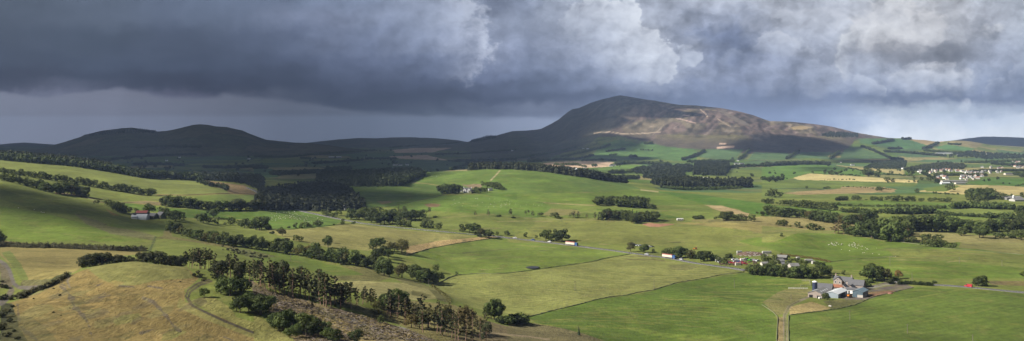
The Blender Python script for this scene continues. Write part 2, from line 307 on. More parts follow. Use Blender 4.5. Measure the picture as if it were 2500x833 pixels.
# above the main road
paint(A(5,(0,620),(300,640),(740,650),(1090,690),(1500,682),(2140,690),(2140,840),(0,840)), (.118,.128,.032), .5)
paint(A(6,(150,30),(500,20),(1000,60),(1500,80),(2107,60),(2107,20),(0,0)), (.118,.128,.032), .5)
paint(A(5,(1350,680),(2140,672),(2330,690),(2420,720),(2280,760),(2100,775),(1950,740),(1700,715)), (.165,.142,.048), .6)
paint(A(8,(-190,30),(-60,0),(200,-12),(2130,-30),(2130,330),(1600,330),(1000,320),(500,240),(100,100),(-80,60)), (.078,.112,.018), .4, .2)
paint(A(8,(1000,90),(1700,100),(2130,150),(2130,250),(1500,190),(1100,190)), (.10,.115,.028), .5)
paint(A(8,(1600,30),(1580,80),(2130,140),(2130,0)), (.135,.13,.045), .6)
paint(A(8,(1800,350),(2130,350),(2130,390),(1850,380)), (.115,.09,.04), 1)
paint(A(5,(1090,690),(1130,682),(1370,690),(1230,713),(1150,712)), EARTH, .6)
paint(A(5,(1500,655),(1680,650),(2100,650),(2140,690),(1500,672)), ROUGH, .9)
paint(A(5,(0,480),(300,515),(600,525),(700,545),(1200,565),(1500,540),(1650,560),(1680,640),(1250,650),(740,640),(300,640),(0,600)), (.092,.119,.024), .4)
paint(A(5,(700,565),(1230,600),(1400,640),(1260,650),(1180,605),(740,580)), G1, .3)
paint(A(5,(200,590),(300,560),(560,575),(600,600),(400,630),(220,610)), (.13,.12,.042), .7)
paint(A(5,(1080,408),(1600,455),(2140,530),(2140,625),(1950,605),(1850,560),(1600,530),(1300,450)), (.055,.105,.015), .2)
paint(A(5,(1600,535),(1750,542),(1960,605),(1950,640),(1800,600),(1680,570)), (.26,.20,.10), .9)
paint(A(5,(0,243),(200,253),(600,308),(800,338),(1000,368),(1080,405),(700,432),(0,432)), (.066,.102,.022), .25)
paint(A(5,(0,438),(700,433),(1080,408),(1300,450),(1600,530),(1200,540),(1100,500),(600,525),(300,515),(0,482)), (.078,.114,.018), .25)
stroke(A(5,(-300,480),(0,490),(350,520),(700,540)), 2.2, (.19,.17,.07), .7)
stroke(A(5,(0,432),(700,434)), 1.2, (.12,.11,.05), .7)
stroke(A(5,(1080,412),(1220,428)), 3, (.22,.19,.09), .7)
paint(A(3,(1380,265),(1500,262),(1740,240),(2140,243),(2420,262),(2560,330),(2680,432),(1850,450),(1500,372),(1270,352)), (.072,.110,.020), .25)
paint(A(3,(1500,262),(1740,240),(1900,242),(1700,258)), (.20,.18,.08), .7)
paint(A(3,(480,340),(600,335),(800,380),(720,386)), (.17,.12,.065), .9)
paint(A(3,(700,386),(1280,352),(1520,378),(1535,452),(1100,545),(930,560),(860,480)), (.060,.094,.018), .25)
stroke(A(3,(2000,255),(1960,300),(1925,335)), 3, (.22,.19,.10), .6)
stroke(A(3,(1280,352),(1400,360),(1510,380)), 2, (.15,.14,.05), .6)
paint(A(3,(1090,550),(1535,458),(1850,450),(2140,490),(2340,505),(2420,560),(2300,640),(2140,628),(1450,582),(1250,577)), (.075,.116,.019), .35)
paint(A(3,(1850,450),(2140,434),(2140,492)), G1, .2)
paint(A(3,(1375,530),(1440,522),(1515,532),(1500,550),(1420,552)), (.13,.085,.045), 1)
paint(A(3,(1000,505),(1110,500),(1120,520),(1040,528)), (.13,.105,.05), 1)
paint(A(3,(1690,370),(1840,365),(1860,390),(1760,400)), (.15,.11,.065), .9)
paint(A(3,(1250,577),(1450,582),(2140,622),(2300,660),(2240,740),(2060,800),(1700,765),(1200,720),(1300,640)), (.098,.118,.026), .5)
paint(A(3,(0,585),(330,575),(720,665),(650,705),(300,735),(100,725),(0,690)), (.066,.106,.018), .25)
paint(A(3,(700,600),(900,590),(850,640),(720,650)), G3, .5)
# right-hand plain
paint(A(7,(170,437),(640,402),(1070,412),(1090,432),(700,442),(300,452)), (.21,.16,.075), .6)
paint(A(7,(650,385),(1000,390),(1100,410),(1060,418),(640,400)), (.20,.15,.07), .8)
paint(A(7,(250,315),(380,280),(700,298),(1270,335),(1265,356),(900,347),(500,336),(300,330)), (.34,.285,.125), .4)
paint(A(7,(0,226),(350,208),(560,213),(830,262),(835,302),(380,272),(200,332),(0,332)), (.068,.125,.022), .3)
paint(A(7,(560,205),(820,233),(1150,248),(1165,292),(850,252)), (.25,.215,.09), .5)
paint(A(7,(0,335),(300,332),(900,349),(1270,358),(1240,385),(640,385),(300,395),(0,400)), (.085,.115,.026), .4)
paint(A(7,(0,400),(250,405),(170,440),(280,455),(700,445),(900,470),(500,490),(0,480)), (.095,.122,.028), .4)
paint(A(7,(1260,425),(1550,370),(2140,380),(2140,455),(1700,452)), (.27,.225,.095), .5)
paint(A(7,(1310,400),(1500,372),(1620,380),(1500,425),(1340,425)), G2, .4)
paint(A(7,(1640,355),(1830,320),(2140,325),(2140,388)), (.050,.100,.018), .3)
paint(A(7,(540,515),(900,495),(1540,520),(1650,545),(1500,580),(600,545)), (.075,.115,.02), .3)
paint(A(7,(600,550),(1100,555),(1150,580),(950,590),(700,570)), (.10,.125,.025), .3)
paint(A(7,(0,530),(500,565),(720,600),(640,600),(300,580),(0,580)), (.075,.115,.02), .3)
paint(A(7,(1400,600),(1600,553),(2060,572),(2050,605),(1800,620)), (.105,.130,.030), .3)
paint(A(7,(1200,620),(1500,615),(2000,640),(1900,655),(1300,640)), (.09,.122,.024), .3)
paint(A(7,(-120,645),(0,628),(500,640),(840,690),(800,735),(500,745),(100,712),(-120,690)), (.17,.145,.055), .8)
paint(A(7,(0,705),(500,745),(800,775),(1030,833),(0,840)), (.12,.128,.035), .5)
paint(A(7,(100,833),(300,760),(600,770),(800,795),(1000,833)), (.078,.112,.018), .3)
paint(A(7,(1130,795),(1250,750),(1900,785),(2140,800),(2140,840),(1130,840)), (.16,.145,.055), .8)
# far hillsides
paint(A(7,(600,165),(790,78),(1050,160)), GB, .3)
paint(A(7,(1060,122),(1300,110),(1440,148),(1180,148)), GB, .3)
paint(A(7,(780,-5),(1200,-5),(1360,50),(1310,85),(1030,60),(900,45),(800,30)), (.05,.11,.035), .3, near=3500)
paint(A(7,(1180,0),(1340,-12),(1500,18),(1420,35),(1350,52),(1250,20)), (.25,.19,.09), .5, near=3500)
paint(A(7,(1390,75),(1500,42),(1740,78),(1680,98)), (.055,.12,.035), .3, near=3500)
paint(A(7,(1500,20),(1660,0),(1800,40),(1740,75),(1520,42)), (.16,.135,.06), .5, near=3500)
paint(A(7,(1900,80),(2140,110),(2140,130),(1940,110)), GB, .3, near=3500)
MOORP = [(1270,318),(1345,300),(1385,272),(1440,250),(1515,230),(1640,250),(1760,262),(1840,278),(1880,292),(2000,300),(2070,314),(2180,338),(2090,338),(2080,352),(2060,372),(1960,374),(1850,376),(1740,368),(1680,362),(1640,362),(1600,352),(1550,340),(1505,334),(1440,335),(1380,345),(1300,345)]
paint(MOORP, MOOR, .9, near=3500)
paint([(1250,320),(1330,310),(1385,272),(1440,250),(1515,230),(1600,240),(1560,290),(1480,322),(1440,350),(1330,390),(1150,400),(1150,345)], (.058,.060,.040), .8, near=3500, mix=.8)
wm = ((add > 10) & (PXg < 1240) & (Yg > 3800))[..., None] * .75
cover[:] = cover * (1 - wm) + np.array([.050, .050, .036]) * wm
sl = np.nonzero((TH > 12).ravel() & (Yg > 3900).ravel() & (PXg > 1280).ravel())[0]
xs, ys = Xg.ravel()[sl], Yg.ravel()[sl]; hh = TH.ravel()[sl]
k1 = fbm((xs - .36 * ys) / 30, ys / 500, 4, 31); k2 = fbm((xs - .33 * ys) / 210, ys / 900, 4, 33); k3 = fbm((xs - .2 * ys) / 24, ys / 150, 4, 35)
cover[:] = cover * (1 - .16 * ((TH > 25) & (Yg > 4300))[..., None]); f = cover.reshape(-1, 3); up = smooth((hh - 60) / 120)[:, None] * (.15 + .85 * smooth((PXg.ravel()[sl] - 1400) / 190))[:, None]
pick = np.where((k2 > .16)[:, None], (.112,.090,.054), np.where((k2 < -.2)[:, None], (.074,.056,.050), (.098,.066,.056)))
f[sl] = f[sl] * (1 - .65 * up) + pick * .65 * up
f[sl] = f[sl] * (1 + up * np.clip(k1 * 1.2 + k3 * 1.3, -.6, .8)[:, None])
hi = up * (np.clip((k1 - .36) * 4, 0, .6) * (k2 > -.1))[:, None]; f[sl] = f[sl] * (1 - hi) + np.array([.25, .20, .165]) * hi
lowm = ((hh < 130) & (PXg.ravel()[sl] > 1600) & (PXg.ravel()[sl] < 2090))[:, None] * np.clip(k2 * 3 + .4, 0, .8)[:, None]
f[sl] = f[sl] * (1 - lowm * up) + np.array([.16, .15, .055]) * lowm * up
stroke(A(14,(1190,455),(1330,445),(1480,465),(1640,460),(1830,447)), 2, (.36,.28,.2), .5, near=3500)
stroke(A(15,(0,310),(60,325),(190,360)), 2.2, (.34,.24,.19), .5, near=3500)
stroke(A(15,(80,286),(125,287)), 3, (.38,.25,.2), .5, near=3500)
stroke(A(15,(240,230),(290,270),(305,300)), 2, (.36,.27,.2), .5, near=3500)
stroke(A(15,(400,315),(460,355),(530,395)), 1.8, (.32,.24,.17), .5, near=3500)
stroke(A(15,(425,560),(480,560)), 4, (.42,.3,.22), .5, near=3000)
stroke(A(15,(405,600),(500,590),(560,588)), 5, (.42,.3,.22), .5, near=3000)
paint(A(15,(400,235),(470,240),(640,330),(740,390),(640,385),(540,320)), (.14,.115,.085), .5, mix=.7, near=3500)
paint(A(15,(1110,400),(1200,385),(1330,400),(1270,420),(1150,425)), (.27,.2,.10), .5, mix=.8, near=3500)
for q in ([(0,615),(170,620),(60,700),(0,720)], [(290,615),(660,612),(600,690),(240,690)], [(760,640),(1090,650),(1060,715),(700,715)], [(1210,640),(1500,640),(1470,690),(1180,705)], [(1640,610),(1780,600),(2090,705),(1580,712)]):
    paint(A(15, *q), GB, .3, near=3000)
paint(A(14,(1280,560),(1500,510),(1680,540),(1850,580),(2182,620),(2182,740),(1900,720),(1500,690),(1150,700),(1200,640)), (.058,.11,.028), .3, near=3000)
paint(A(14,(1390,480),(1500,500),(1660,535),(1640,560),(1480,530)), (.085,.11,.035), .4, near=3000)
paint(A(14,(600,757),(850,735),(1100,728),(1385,738),(1340,782),(1000,800),(820,792)), STUB, .4, near=2300)
paint(A(14,(1220,795),(1480,760),(1760,770),(1550,800),(1250,815)), (.075,.125,.022), .3, near=2300)
paint(A(3,(1130,88),(1300,72),(1610,70),(1450,108),(1150,112)), STUB, .4, near=2500)
paint(A(3,(1090,140),(1400,128),(1580,172),(1200,160)), STUB, .4, near=2500)
paint(A(3,(250,205),(600,190),(1100,165),(1740,180),(1740,240),(1380,265),(800,220),(480,215)), (.05,.085,.03), .3, near=2100)
paint(A(3,(0,240),(150,240),(200,310),(0,315)), (.05,.095,.03), .3, near=1900)
for k in range(70):
    x0, y0 = rnd.uniform(1050, 2480), rnd.uniform(515, 660); L = rnd.uniform(30, 150); a = rnd.uniform(-.09, .07)
    stroke([(x0, y0), (x0 + L * .5, y0 + L * .5 * a + rnd.uniform(-1.5, 1.5)), (x0 + L, y0 + L * a)], rnd.uniform(.9, 2.0), rnd.choice([(.06, .066, .026), (.07, .075, .03), (.19, .165, .07), (.17, .15, .06), (.09, .075, .035)]), .8, mix=rnd.uniform(.35, .8), wob=.8)
for k in range(80):
    t = k / 45.; x0 = 1310 + 560 * t; y0 = 775 - 105 * t + rnd.uniform(-4, 4); L = rnd.uniform(160, 420)
    stroke([(x0, y0 + 14), (x0 + L * .5, y0 + 14 - L * .015 + rnd.uniform(0, 9)), (x0 + L, y0 + L * .02 + 20)], rnd.uniform(.9, 1.6), rnd.choice([(.13, .13, .03), (.04, .068, .012), (.15, .14, .045)]), .7, mix=rnd.uniform(.25, .6), wob=.9)
for k in range(34):
    t = k / 33.; x0, y0 = 1085 + 500 * t, 735 - 75 * t
    stroke([(x0, y0 - 18 + 6 * math.sin(k)), (x0 + 60, y0 - 2), (x0 + 150, y0 + 8 - 10 * t), (x0 + 300, y0 - 2)], 1.0, (.085, .09, .03) if k % 2 else (.20, .185, .07), .7, mix=rnd.uniform(.2, .45), wob=.7)
for k in range(26):
    x0, y0 = rnd.uniform(1930, 2450), rnd.uniform(705, 800); stroke([(x0, y0), (x0 + 60, y0 - 9), (x0 + 160, y0 - 30)], rnd.uniform(1, 2), rnd.choice([(.12, .125, .03), (.045, .07, .014)]), .7, mix=rnd.uniform(.25, .6), wob=.9)
for k in range(40):
    x0, y0 = rnd.uniform(20, 420), rnd.uniform(450, 590); L = rnd.uniform(20, 90)
    stroke([(x0, y0), (x0 + L, y0 + L * rnd.uniform(.12, .3))], rnd.uniform(.9, 1.8), rnd.choice([(.06, .066, .024), (.14, .125, .05), (.08, .07, .03)]), .8, mix=rnd.uniform(.2, .5), wob=.9)
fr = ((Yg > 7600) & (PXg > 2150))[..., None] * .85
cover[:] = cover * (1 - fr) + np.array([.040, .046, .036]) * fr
cover = np.clip(cover * (1 + .36 * fbm(Xg / 55, Yg / 55, 4, 41)[..., None] + .12 * fbm(Xg / 9, Yg / 9, 3, 43)[..., None]), .004, .8)

def mesh_from(name, V, Fq, mat=None):
    me = bpy.data.meshes.new(name)
    V = np.asarray(V, np.float32); Fq = np.asarray(Fq, np.int32); n, k = Fq.shape
    me.vertices.add(len(V)); me.vertices.foreach_set('co', V.ravel())
    me.loops.add(n * k); me.loops.foreach_set('vertex_index', Fq.ravel())
    me.polygons.add(n); me.polygons.foreach_set('loop_start', np.arange(n, dtype=np.int32) * k)
    me.update(calc_edges=True)
    if mat: me.materials.append(mat)
    return me
def link(name, me, parent=None):
    o = bpy.data.objects.new(name, me); COL.objects.link(o)
    if parent: o.parent = parent
    return o
def fattr(me, name, v, dom='POINT'):
    a = me.attributes.new(name, 'FLOAT', dom); a.data.foreach_set('value', np.asarray(v, np.float32).ravel())
def cattr(me, name, rgb):
    a = me.attributes.new(name, 'FLOAT_COLOR', 'POINT')
    a.data.foreach_set('color', np.concatenate([rgb.reshape(-1, 3), np.ones((rgb.size // 3, 1))], 1).astype(np.float32).ravel())

# ------------------------------------------------------------------ node helper
class N:
    def __init__(s, nt): s.t = nt; s.t.nodes.clear()
    def n(s, typ, ins=None, **kw):
        d = s.t.nodes.new(typ)
        for k, v in kw.items(): setattr(d, k, v)
        for k, v in (ins or {}).items(): s.put(d.inputs[k], v)
        return d
    def put(s, sock, v):
        if isinstance(v, bpy.types.NodeSocket): s.t.links.new(v, sock)
        elif hasattr(v, 'outputs'): s.t.links.new(v.outputs[0], sock)
        else: sock.default_value = v
    def m(s, op, a, b=0.0, c=0.0, clamp=False):
        d = s.t.nodes.new('ShaderNodeMath'); d.operation = op; d.use_clamp = clamp
        s.put(d.inputs[0], a); s.put(d.inputs[1], b); s.put(d.inputs[2], c)
        return d.outputs[0]
    def mix(s, f, a, b, bt='MIX'):
        d = s.t.nodes.new('ShaderNodeMix'); d.data_type = 'RGBA'; d.blend_type = bt
        s.put(d.inputs[0], f); s.put(d.inputs[6], a); s.put(d.inputs[7], b)
        return d.outputs[2]
    def rng(s, v, a, b, c=0.0, d_=1.0, smooth=True):
        d = s.t.nodes.new('ShaderNodeMapRange'); d.interpolation_type = 'SMOOTHSTEP' if smooth else 'LINEAR'
        s.put(d.inputs[0], v); s.put(d.inputs[1], a); s.put(d.inputs[2], b); s.put(d.inputs[3], c); s.put(d.inputs[4], d_)
        return d.outputs[0]
    def noise(s, vec, scale, det=4, rough=.55, dist=0.0):
        return s.n('ShaderNodeTexNoise', {'Vector': vec, 'Scale': scale, 'Detail': det, 'Roughness': rough, 'Distortion': dist})
    def xyz(s, x, y, z=0.0):
        d = s.n('ShaderNodeCombineXYZ', {0: x, 1: y, 2: z}); return d.outputs[0]
def c4(c): return (float(c[0]), float(c[1]), float(c[2]), 1.0)

# ------------------------------------------------------------------ ground
mt = bpy.data.materials.new('ground'); mt.use_nodes = True; g = N(mt.node_tree)
pos = g.n('ShaderNodeNewGeometry').outputs['Position']
cov = g.n('ShaderNodeAttribute', attribute_name='cover').outputs['Color']
ts = g.n('ShaderNodeAttribute', attribute_name='tussock').outputs['Fac']
sp = g.n('ShaderNodeAttribute', attribute_name='stripe').outputs['Fac']
flat = g.n('ShaderNodeMapping', {'Vector': pos, 'Scale': (1, 1, .25)}).outputs[0]
nA = g.noise(flat, 1 / 45, 5).outputs[0]; nB = g.noise(flat, 1 / 7.0, 5, .6).outputs[0]
st = g.n('ShaderNodeMapping', {'Vector': pos, 'Rotation': (0, 0, .45), 'Scale': (1, .35, .3)}).outputs[0]
nC = g.noise(st, .75, 5, .68, .5).outputs[0]
nD = g.noise(flat, 1 / 16, 4, .6).outputs[0]
v = g.m('ADD', g.m('MULTIPLY', g.m('SUBTRACT', nA, .5), .75), g.m('MULTIPLY', g.m('SUBTRACT', nB, .5), .85))
v = g.m('ADD', v, g.m('MULTIPLY', g.m('SUBTRACT', nC, .5), g.m('MULTIPLY_ADD', ts, 1.7, .35)))
wv = g.n('ShaderNodeTexWave', {'Vector': g.n('ShaderNodeMapping', {'Vector': pos, 'Rotation': (0, 0, 1.02)}).outputs[0], 'Scale': .05, 'Distortion': 6.0, 'Detail': 3.0, 'Detail Scale': .7}).outputs['Fac']
v = g.m('ADD', v, g.m('MULTIPLY', g.m('SUBTRACT', wv, .5), g.m('MULTIPLY', sp, .20)))
val = g.m('MAXIMUM', g.m('ADD', v, 1.0), .15)
rush = g.m('MULTIPLY', g.rng(g.noise(g.n('ShaderNodeMapping', {'Vector': pos, 'Scale': (1, .45, .3)}).outputs[0], 1 / 11, 5, .65).outputs[0], .55, .66), g.m('MULTIPLY_ADD', ts, .75, .12))
cov = g.mix(rush, cov, g.mix(.7, cov, (.048, .05, .02, 1)))
dry = g.mix(g.m('MULTIPLY', g.rng(nD, .5, .72), .55), cov, g.mix(.55, cov, (.17, .145, .05, 1)))
vv = g.n('ShaderNodeCombineColor', {0: val, 1: val, 2: val}).outputs[0]
bc = g.mix(1.0, dry, vv, 'MULTIPLY')
bp = g.n('ShaderNodeBump', {'Height': nC, 'Strength': g.m('MULTIPLY_ADD', ts, .85, .1), 'Distance': .9})
bs = g.n('ShaderNodeBsdfPrincipled', {'Base Color': bc, 'Roughness': 1.0, 'Specular IOR Level': .08, 'Normal': bp.outputs[0]})
g.n('ShaderNodeOutputMaterial', {0: bs.outputs[0]})
ii = (np.arange(NC - 1)[:, None] * NR + np.arange(NR - 1)[None]).ravel()
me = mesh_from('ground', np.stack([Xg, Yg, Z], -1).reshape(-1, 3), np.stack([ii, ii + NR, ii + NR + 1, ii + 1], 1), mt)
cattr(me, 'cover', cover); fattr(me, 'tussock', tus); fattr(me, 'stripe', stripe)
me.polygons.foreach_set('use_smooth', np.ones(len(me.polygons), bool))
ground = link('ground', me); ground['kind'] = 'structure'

# ------------------------------------------------------------------ camera, sun, view
cam = bpy.data.objects.new('camera', bpy.data.cameras.new('camera')); COL.objects.link(cam)
cam.location = (0, 0, CAMZ); cam.rotation_euler = (math.radians(90), 0, 0)
cam.data.sensor_width = 36; cam.data.lens = F / 2500 * 36; cam.data.shift_y = -(416.5 - HZ) / 2500
cam.data.clip_start = 1; cam.data.clip_end = 60000; SC.camera = cam
SUN_EL, SUN_AZ = math.radians(37), math.radians(12)      # to the left of the view, a little behind the camera
TS = np.array([-math.cos(SUN_AZ) * math.cos(SUN_EL), -math.sin(SUN_AZ) * math.cos(SUN_EL), math.sin(SUN_EL)])
from mathutils import Vector
sl_ = bpy.data.lights.new('sun', 'SUN'); sl_.energy = 4.9; sl_.angle = math.radians(.6); sl_.color = (1, .945, .86)
so = bpy.data.objects.new('sun', sl_); COL.objects.link(so); so.rotation_euler = Vector(TS).to_track_quat('Z', 'Y').to_euler()
so.location = (-300, -100, 900)
vs = SC.view_settings; vs.view_transform = 'Standard'; vs.look = 'None'; vs.exposure = EXPO; vs.gamma = 1; vs.use_curve_mapping = False
OVER = .58
SC.cycles.max_bounces = 5; SC.cycles.diffuse_bounces = 2; SC.cycles.transparent_max_bounces = 12; SC.cycles.volume_bounces = 0
SC.cycles.use_denoising = True

# ------------------------------------------------------------------ sky (world): storm cloud on the left, lit cumulus on the right
SKYP = [(-200,0,80,92,108),(0,0,86,98,114),(220,10,94,107,126),(450,30,96,110,133),(650,10,100,114,138),(760,50,116,127,152),(900,0,118,132,157),(1000,30,124,136,160),(1080,20,150,160,180),(1150,60,150,160,180),(1190,20,108,118,141),(1300,20,124,135,156),(1330,60,130,140,160),(1440,20,158,166,182),(1520,40,168,175,188),(1640,30,158,166,182),(1780,20,164,171,185),(1900,20,172,178,190),(2050,20,172,178,190),(2150,20,188,192,200),(2280,20,186,188,192),(2380,20,158,162,172),(2450,10,180,188,200),(2700,20,170,178,190),(0,90,76,87,104),(200,100,80,93,112),(450,90,80,93,115),(650,90,84,97,122),(800,90,108,120,146),(900,100,104,117,144),(1000,90,118,130,155),(1100,100,132,143,167),(1200,110,150,160,182),(1240,110,110,121,147),(1350,90,126,137,160),(1460,90,158,166,182),(1540,80,162,170,184),(1600,100,182,188,200),(1700,80,104,118,146),(1770,70,98,113,143),(1800,100,96,111,142),(1900,100,160,168,184),(2000,80,158,166,182),(2100,80,196,199,204),(2200,90,188,190,194),(2300,80,180,182,187),(2370,90,150,155,165),(2450,90,165,174,190),(2700,90,160,170,188),(0,150,72,83,102),(300,150,75,88,110),(550,150,72,85,108),(750,150,80,93,120),(900,150,92,105,134),(1050,160,100,114,142),(1150,160,108,120,148),(1300,150,112,125,152),(1420,150,128,139,163),(1500,150,150,159,178),(1600,160,178,185,198),(1660,160,165,174,190),(1720,150,98,112,143),(1800,150,102,116,146),(1900,160,148,158,180),(1990,160,150,160,182),(2070,160,168,176,190),(2150,130,150,152,160),(2230,145,128,131,140),(2320,145,134,138,147),(2400,150,142,150,166),(2480,150,152,162,182),(2700,150,150,160,180),(0,195,65,72,92),(300,190,66,76,97),(500,205,62,71,92),(700,200,64,75,98),(900,200,68,80,106),(1050,205,74,87,114),(1200,200,82,95,123),(1350,200,92,106,134),(1450,200,108,121,148),(1550,190,140,150,172),(1640,195,140,151,173),(1720,200,114,128,157),(1850,200,135,146,170),(1950,205,140,151,174),(2050,200,150,160,180),(2150,195,150,160,180),(2230,190,172,179,192),(2320,190,176,183,195),(2400,200,132,146,172),(2500,200,128,142,168),(2700,200,128,142,168),(0,240,112,118,139),(150,240,108,113,134),(300,240,103,107,129),(500,245,97,101,123),(650,250,84,92,110),(800,240,62,73,95),(900,245,60,72,94),(1050,250,64,76,99),(1200,250,68,80,105),(1350,245,72,85,110),(1480,235,86,99,126),(1600,235,100,114,142),(1700,240,100,116,146),(1850,240,106,122,152),(1960,240,99,114,144),(2050,245,103,118,147),(2150,245,105,119,147),(2250,240,99,113,141),(2350,240,109,122,148),(2420,245,99,113,141),(2500,245,105,118,145),(2700,245,105,118,145),(0,290,114,120,141),(200,290,108,113,134),(400,290,102,106,128),(600,280,90,95,115),(800,285,78,88,104),(950,290,82,93,110),(1100,295,92,104,123),(1230,290,112,124,147),(1330,290,122,132,154),(1500,290,95,108,135),(1700,280,96,112,143),(1900,280,100,116,148),(2000,280,119,135,166),(2080,290,131,147,176),(2150,290,203,209,214),(2250,280,184,195,208),(2350,285,184,195,208),(2450,285,184,195,208),(2700,285,184,195,208),(0,335,112,119,139),(250,335,107,113,133),(600,330,92,99,117),(850,325,82,91,107),(1000,325,85,96,112),(1150,325,98,110,130),(1300,325,115,126,148),(1700,330,100,116,146),(2000,320,125,141,171),(2150,325,203,209,214),(2300,330,203,209,214),(2480,325,203,209,214),(2700,325,203,209,214)]
UNDER = [(0,125,131,149),(250,121,126,144),(500,112,118,135),(700,99,107,124),(900,95,105,123),(1100,107,118,138),(1230,129,140,162),(1340,138,149,171),(1500,125,137,161)]
BASE = [(-200,225),(0,223),(60,232),(130,230),(230,219),(290,212),(340,216),(400,233),(480,236),(550,227),(640,234),(720,243),(800,256),(900,268),(1000,276),(1080,280),(1180,284),(1260,282),(1330,284),(1400,291),(1500,300)]
SP = np.array(SKYP, float); SL_ = np.stack([lin(c) for c in SP[:, 2:]])
srow = [0, 45, 90, 120, 150, 180, 205, 240, 270, 300, 335]
scol = np.linspace(-200, 2700, 30)
def skyval(x, y):
    w = np.exp(-((SP[:, 0] - x) / 75) ** 2 - ((SP[:, 1] - y) / 24) ** 2) + 1e-3 / (1 + ((SP[:, 0] - x) / 100) ** 2 + ((SP[:, 1] - y) / 30) ** 2)
    return (w[:, None] * SL_).sum(0) / w.sum()
wd = bpy.data.worlds.new('World'); SC.world = wd; wd.use_nodes = True; g = N(wd.node_tree)
gen = g.n('ShaderNodeTexCoord').outputs['Generated']
sx = g.n('ShaderNodeSeparateXYZ', {0: gen})
yy = g.m('MAXIMUM', sx.outputs[1], .22)
px = g.m('MULTIPLY_ADD', g.m('DIVIDE', sx.outputs[0], yy), F, PX0)
py = g.m('SUBTRACT', HZ, g.m('MULTIPLY', g.m('DIVIDE', sx.outputs[2], yy), F))
P2 = g.xyz(g.m('DIVIDE', px, 100), g.m('DIVIDE', py, 76), 0.0)
def n2(vec, scale, det=4, rough=.55, dist=0.0): return g.n('ShaderNodeTexNoise', {'Vector': vec, 'Scale': scale, 'Detail': det, 'Roughness': rough, 'Distortion': dist}, noise_dimensions='2D')
w1 = n2(P2, .55, 5, .55); w2 = n2(P2, 1.9, 6, .6)
def warp(base, comp, a1, a2):
    o = []
    for w, a in ((w1, a1), (w2, a2)):
        s = g.n('ShaderNodeSeparateColor', {0: w.outputs['Color']}).outputs[comp]
        o.append(g.m('MULTIPLY', g.m('SUBTRACT', s, .5), a))
    return g.m('ADD', base, g.m('ADD', o[0], o[1]))
pxw = warp(px, 0, 130, 90); pyw = warp(py, 1, 60, 46)
fac = g.m('DIVIDE', g.m('ADD', pxw, 200), 2900, clamp=True)
def ramp(colors, facs, positions=None):
    r = g.n('ShaderNodeValToRGB', {0: facs}); e = r.color_ramp.elements
    n = len(colors); positions = positions if positions is not None else np.linspace(0, 1, n)
    while len(e) < n: e.new(1.0)
    for k in range(n): e[k].position = float(positions[k])
    for k in range(n): e[k].color = c4(colors[k])
    return r.outputs[0]
sky = None
for k, y in enumerate(srow):
    c = ramp([skyval(x, y) for x in scol], fac)
    sky = c if sky is None else g.mix(g.rng(pyw, srow[k - 1], y), sky, c)
# billow relief inside the lit clouds: the same lumpy field read twice, a little apart along the light
vw = g.n('ShaderNodeVectorMath', {0: P2, 1: g.n('ShaderNodeVectorMath', {0: w2.outputs['Color'], 'Scale': .35}, operation='SCALE').outputs[0]}, operation='ADD').outputs[0]
def lumps(off):
    q = g.n('ShaderNodeMapping', {'Vector': vw, 'Location': (off[0], off[1], 0)}).outputs[0]
    n = n2(q, .70, 7, .57).outputs[0]
    bl = g.m('ABSOLUTE', g.m('MULTIPLY_ADD', n2(q, 1.5, 3, .5).outputs[0], 2.0, -1.0))
    return g.m('SUBTRACT', g.m('MULTIPLY', n, 1.5), g.m('MULTIPLY', bl, .30))
lA = lumps((0, 0)); lB = lumps((.16, .26))
relief = g.m('SUBTRACT', lA, lB)
amt = ramp([(a,) * 3 for a in (.12, .14, .20, .42, .62, .75, .8, .8, .75)], g.m('DIVIDE', g.m('ADD', px, 200), 2900, clamp=True))
amt = g.m('MULTIPLY', amt, g.rng(py, 300, 170, .15, 1.0))
rel = g.m('MULTIPLY_ADD', relief, g.m('MULTIPLY', amt, .95), 1.0)
rel = g.m('MULTIPLY', rel, g.m('MULTIPLY_ADD', g.m('SUBTRACT', lA, .62), g.m('MULTIPLY', amt, .35), 1.0))
rel = g.m('MINIMUM', g.m('MAXIMUM', rel, .6), 1.45)
sky = g.mix(1.0, sky, g.n('ShaderNodeCombineColor', {0: rel, 1: rel, 2: rel}).outputs[0], 'MULTIPLY')
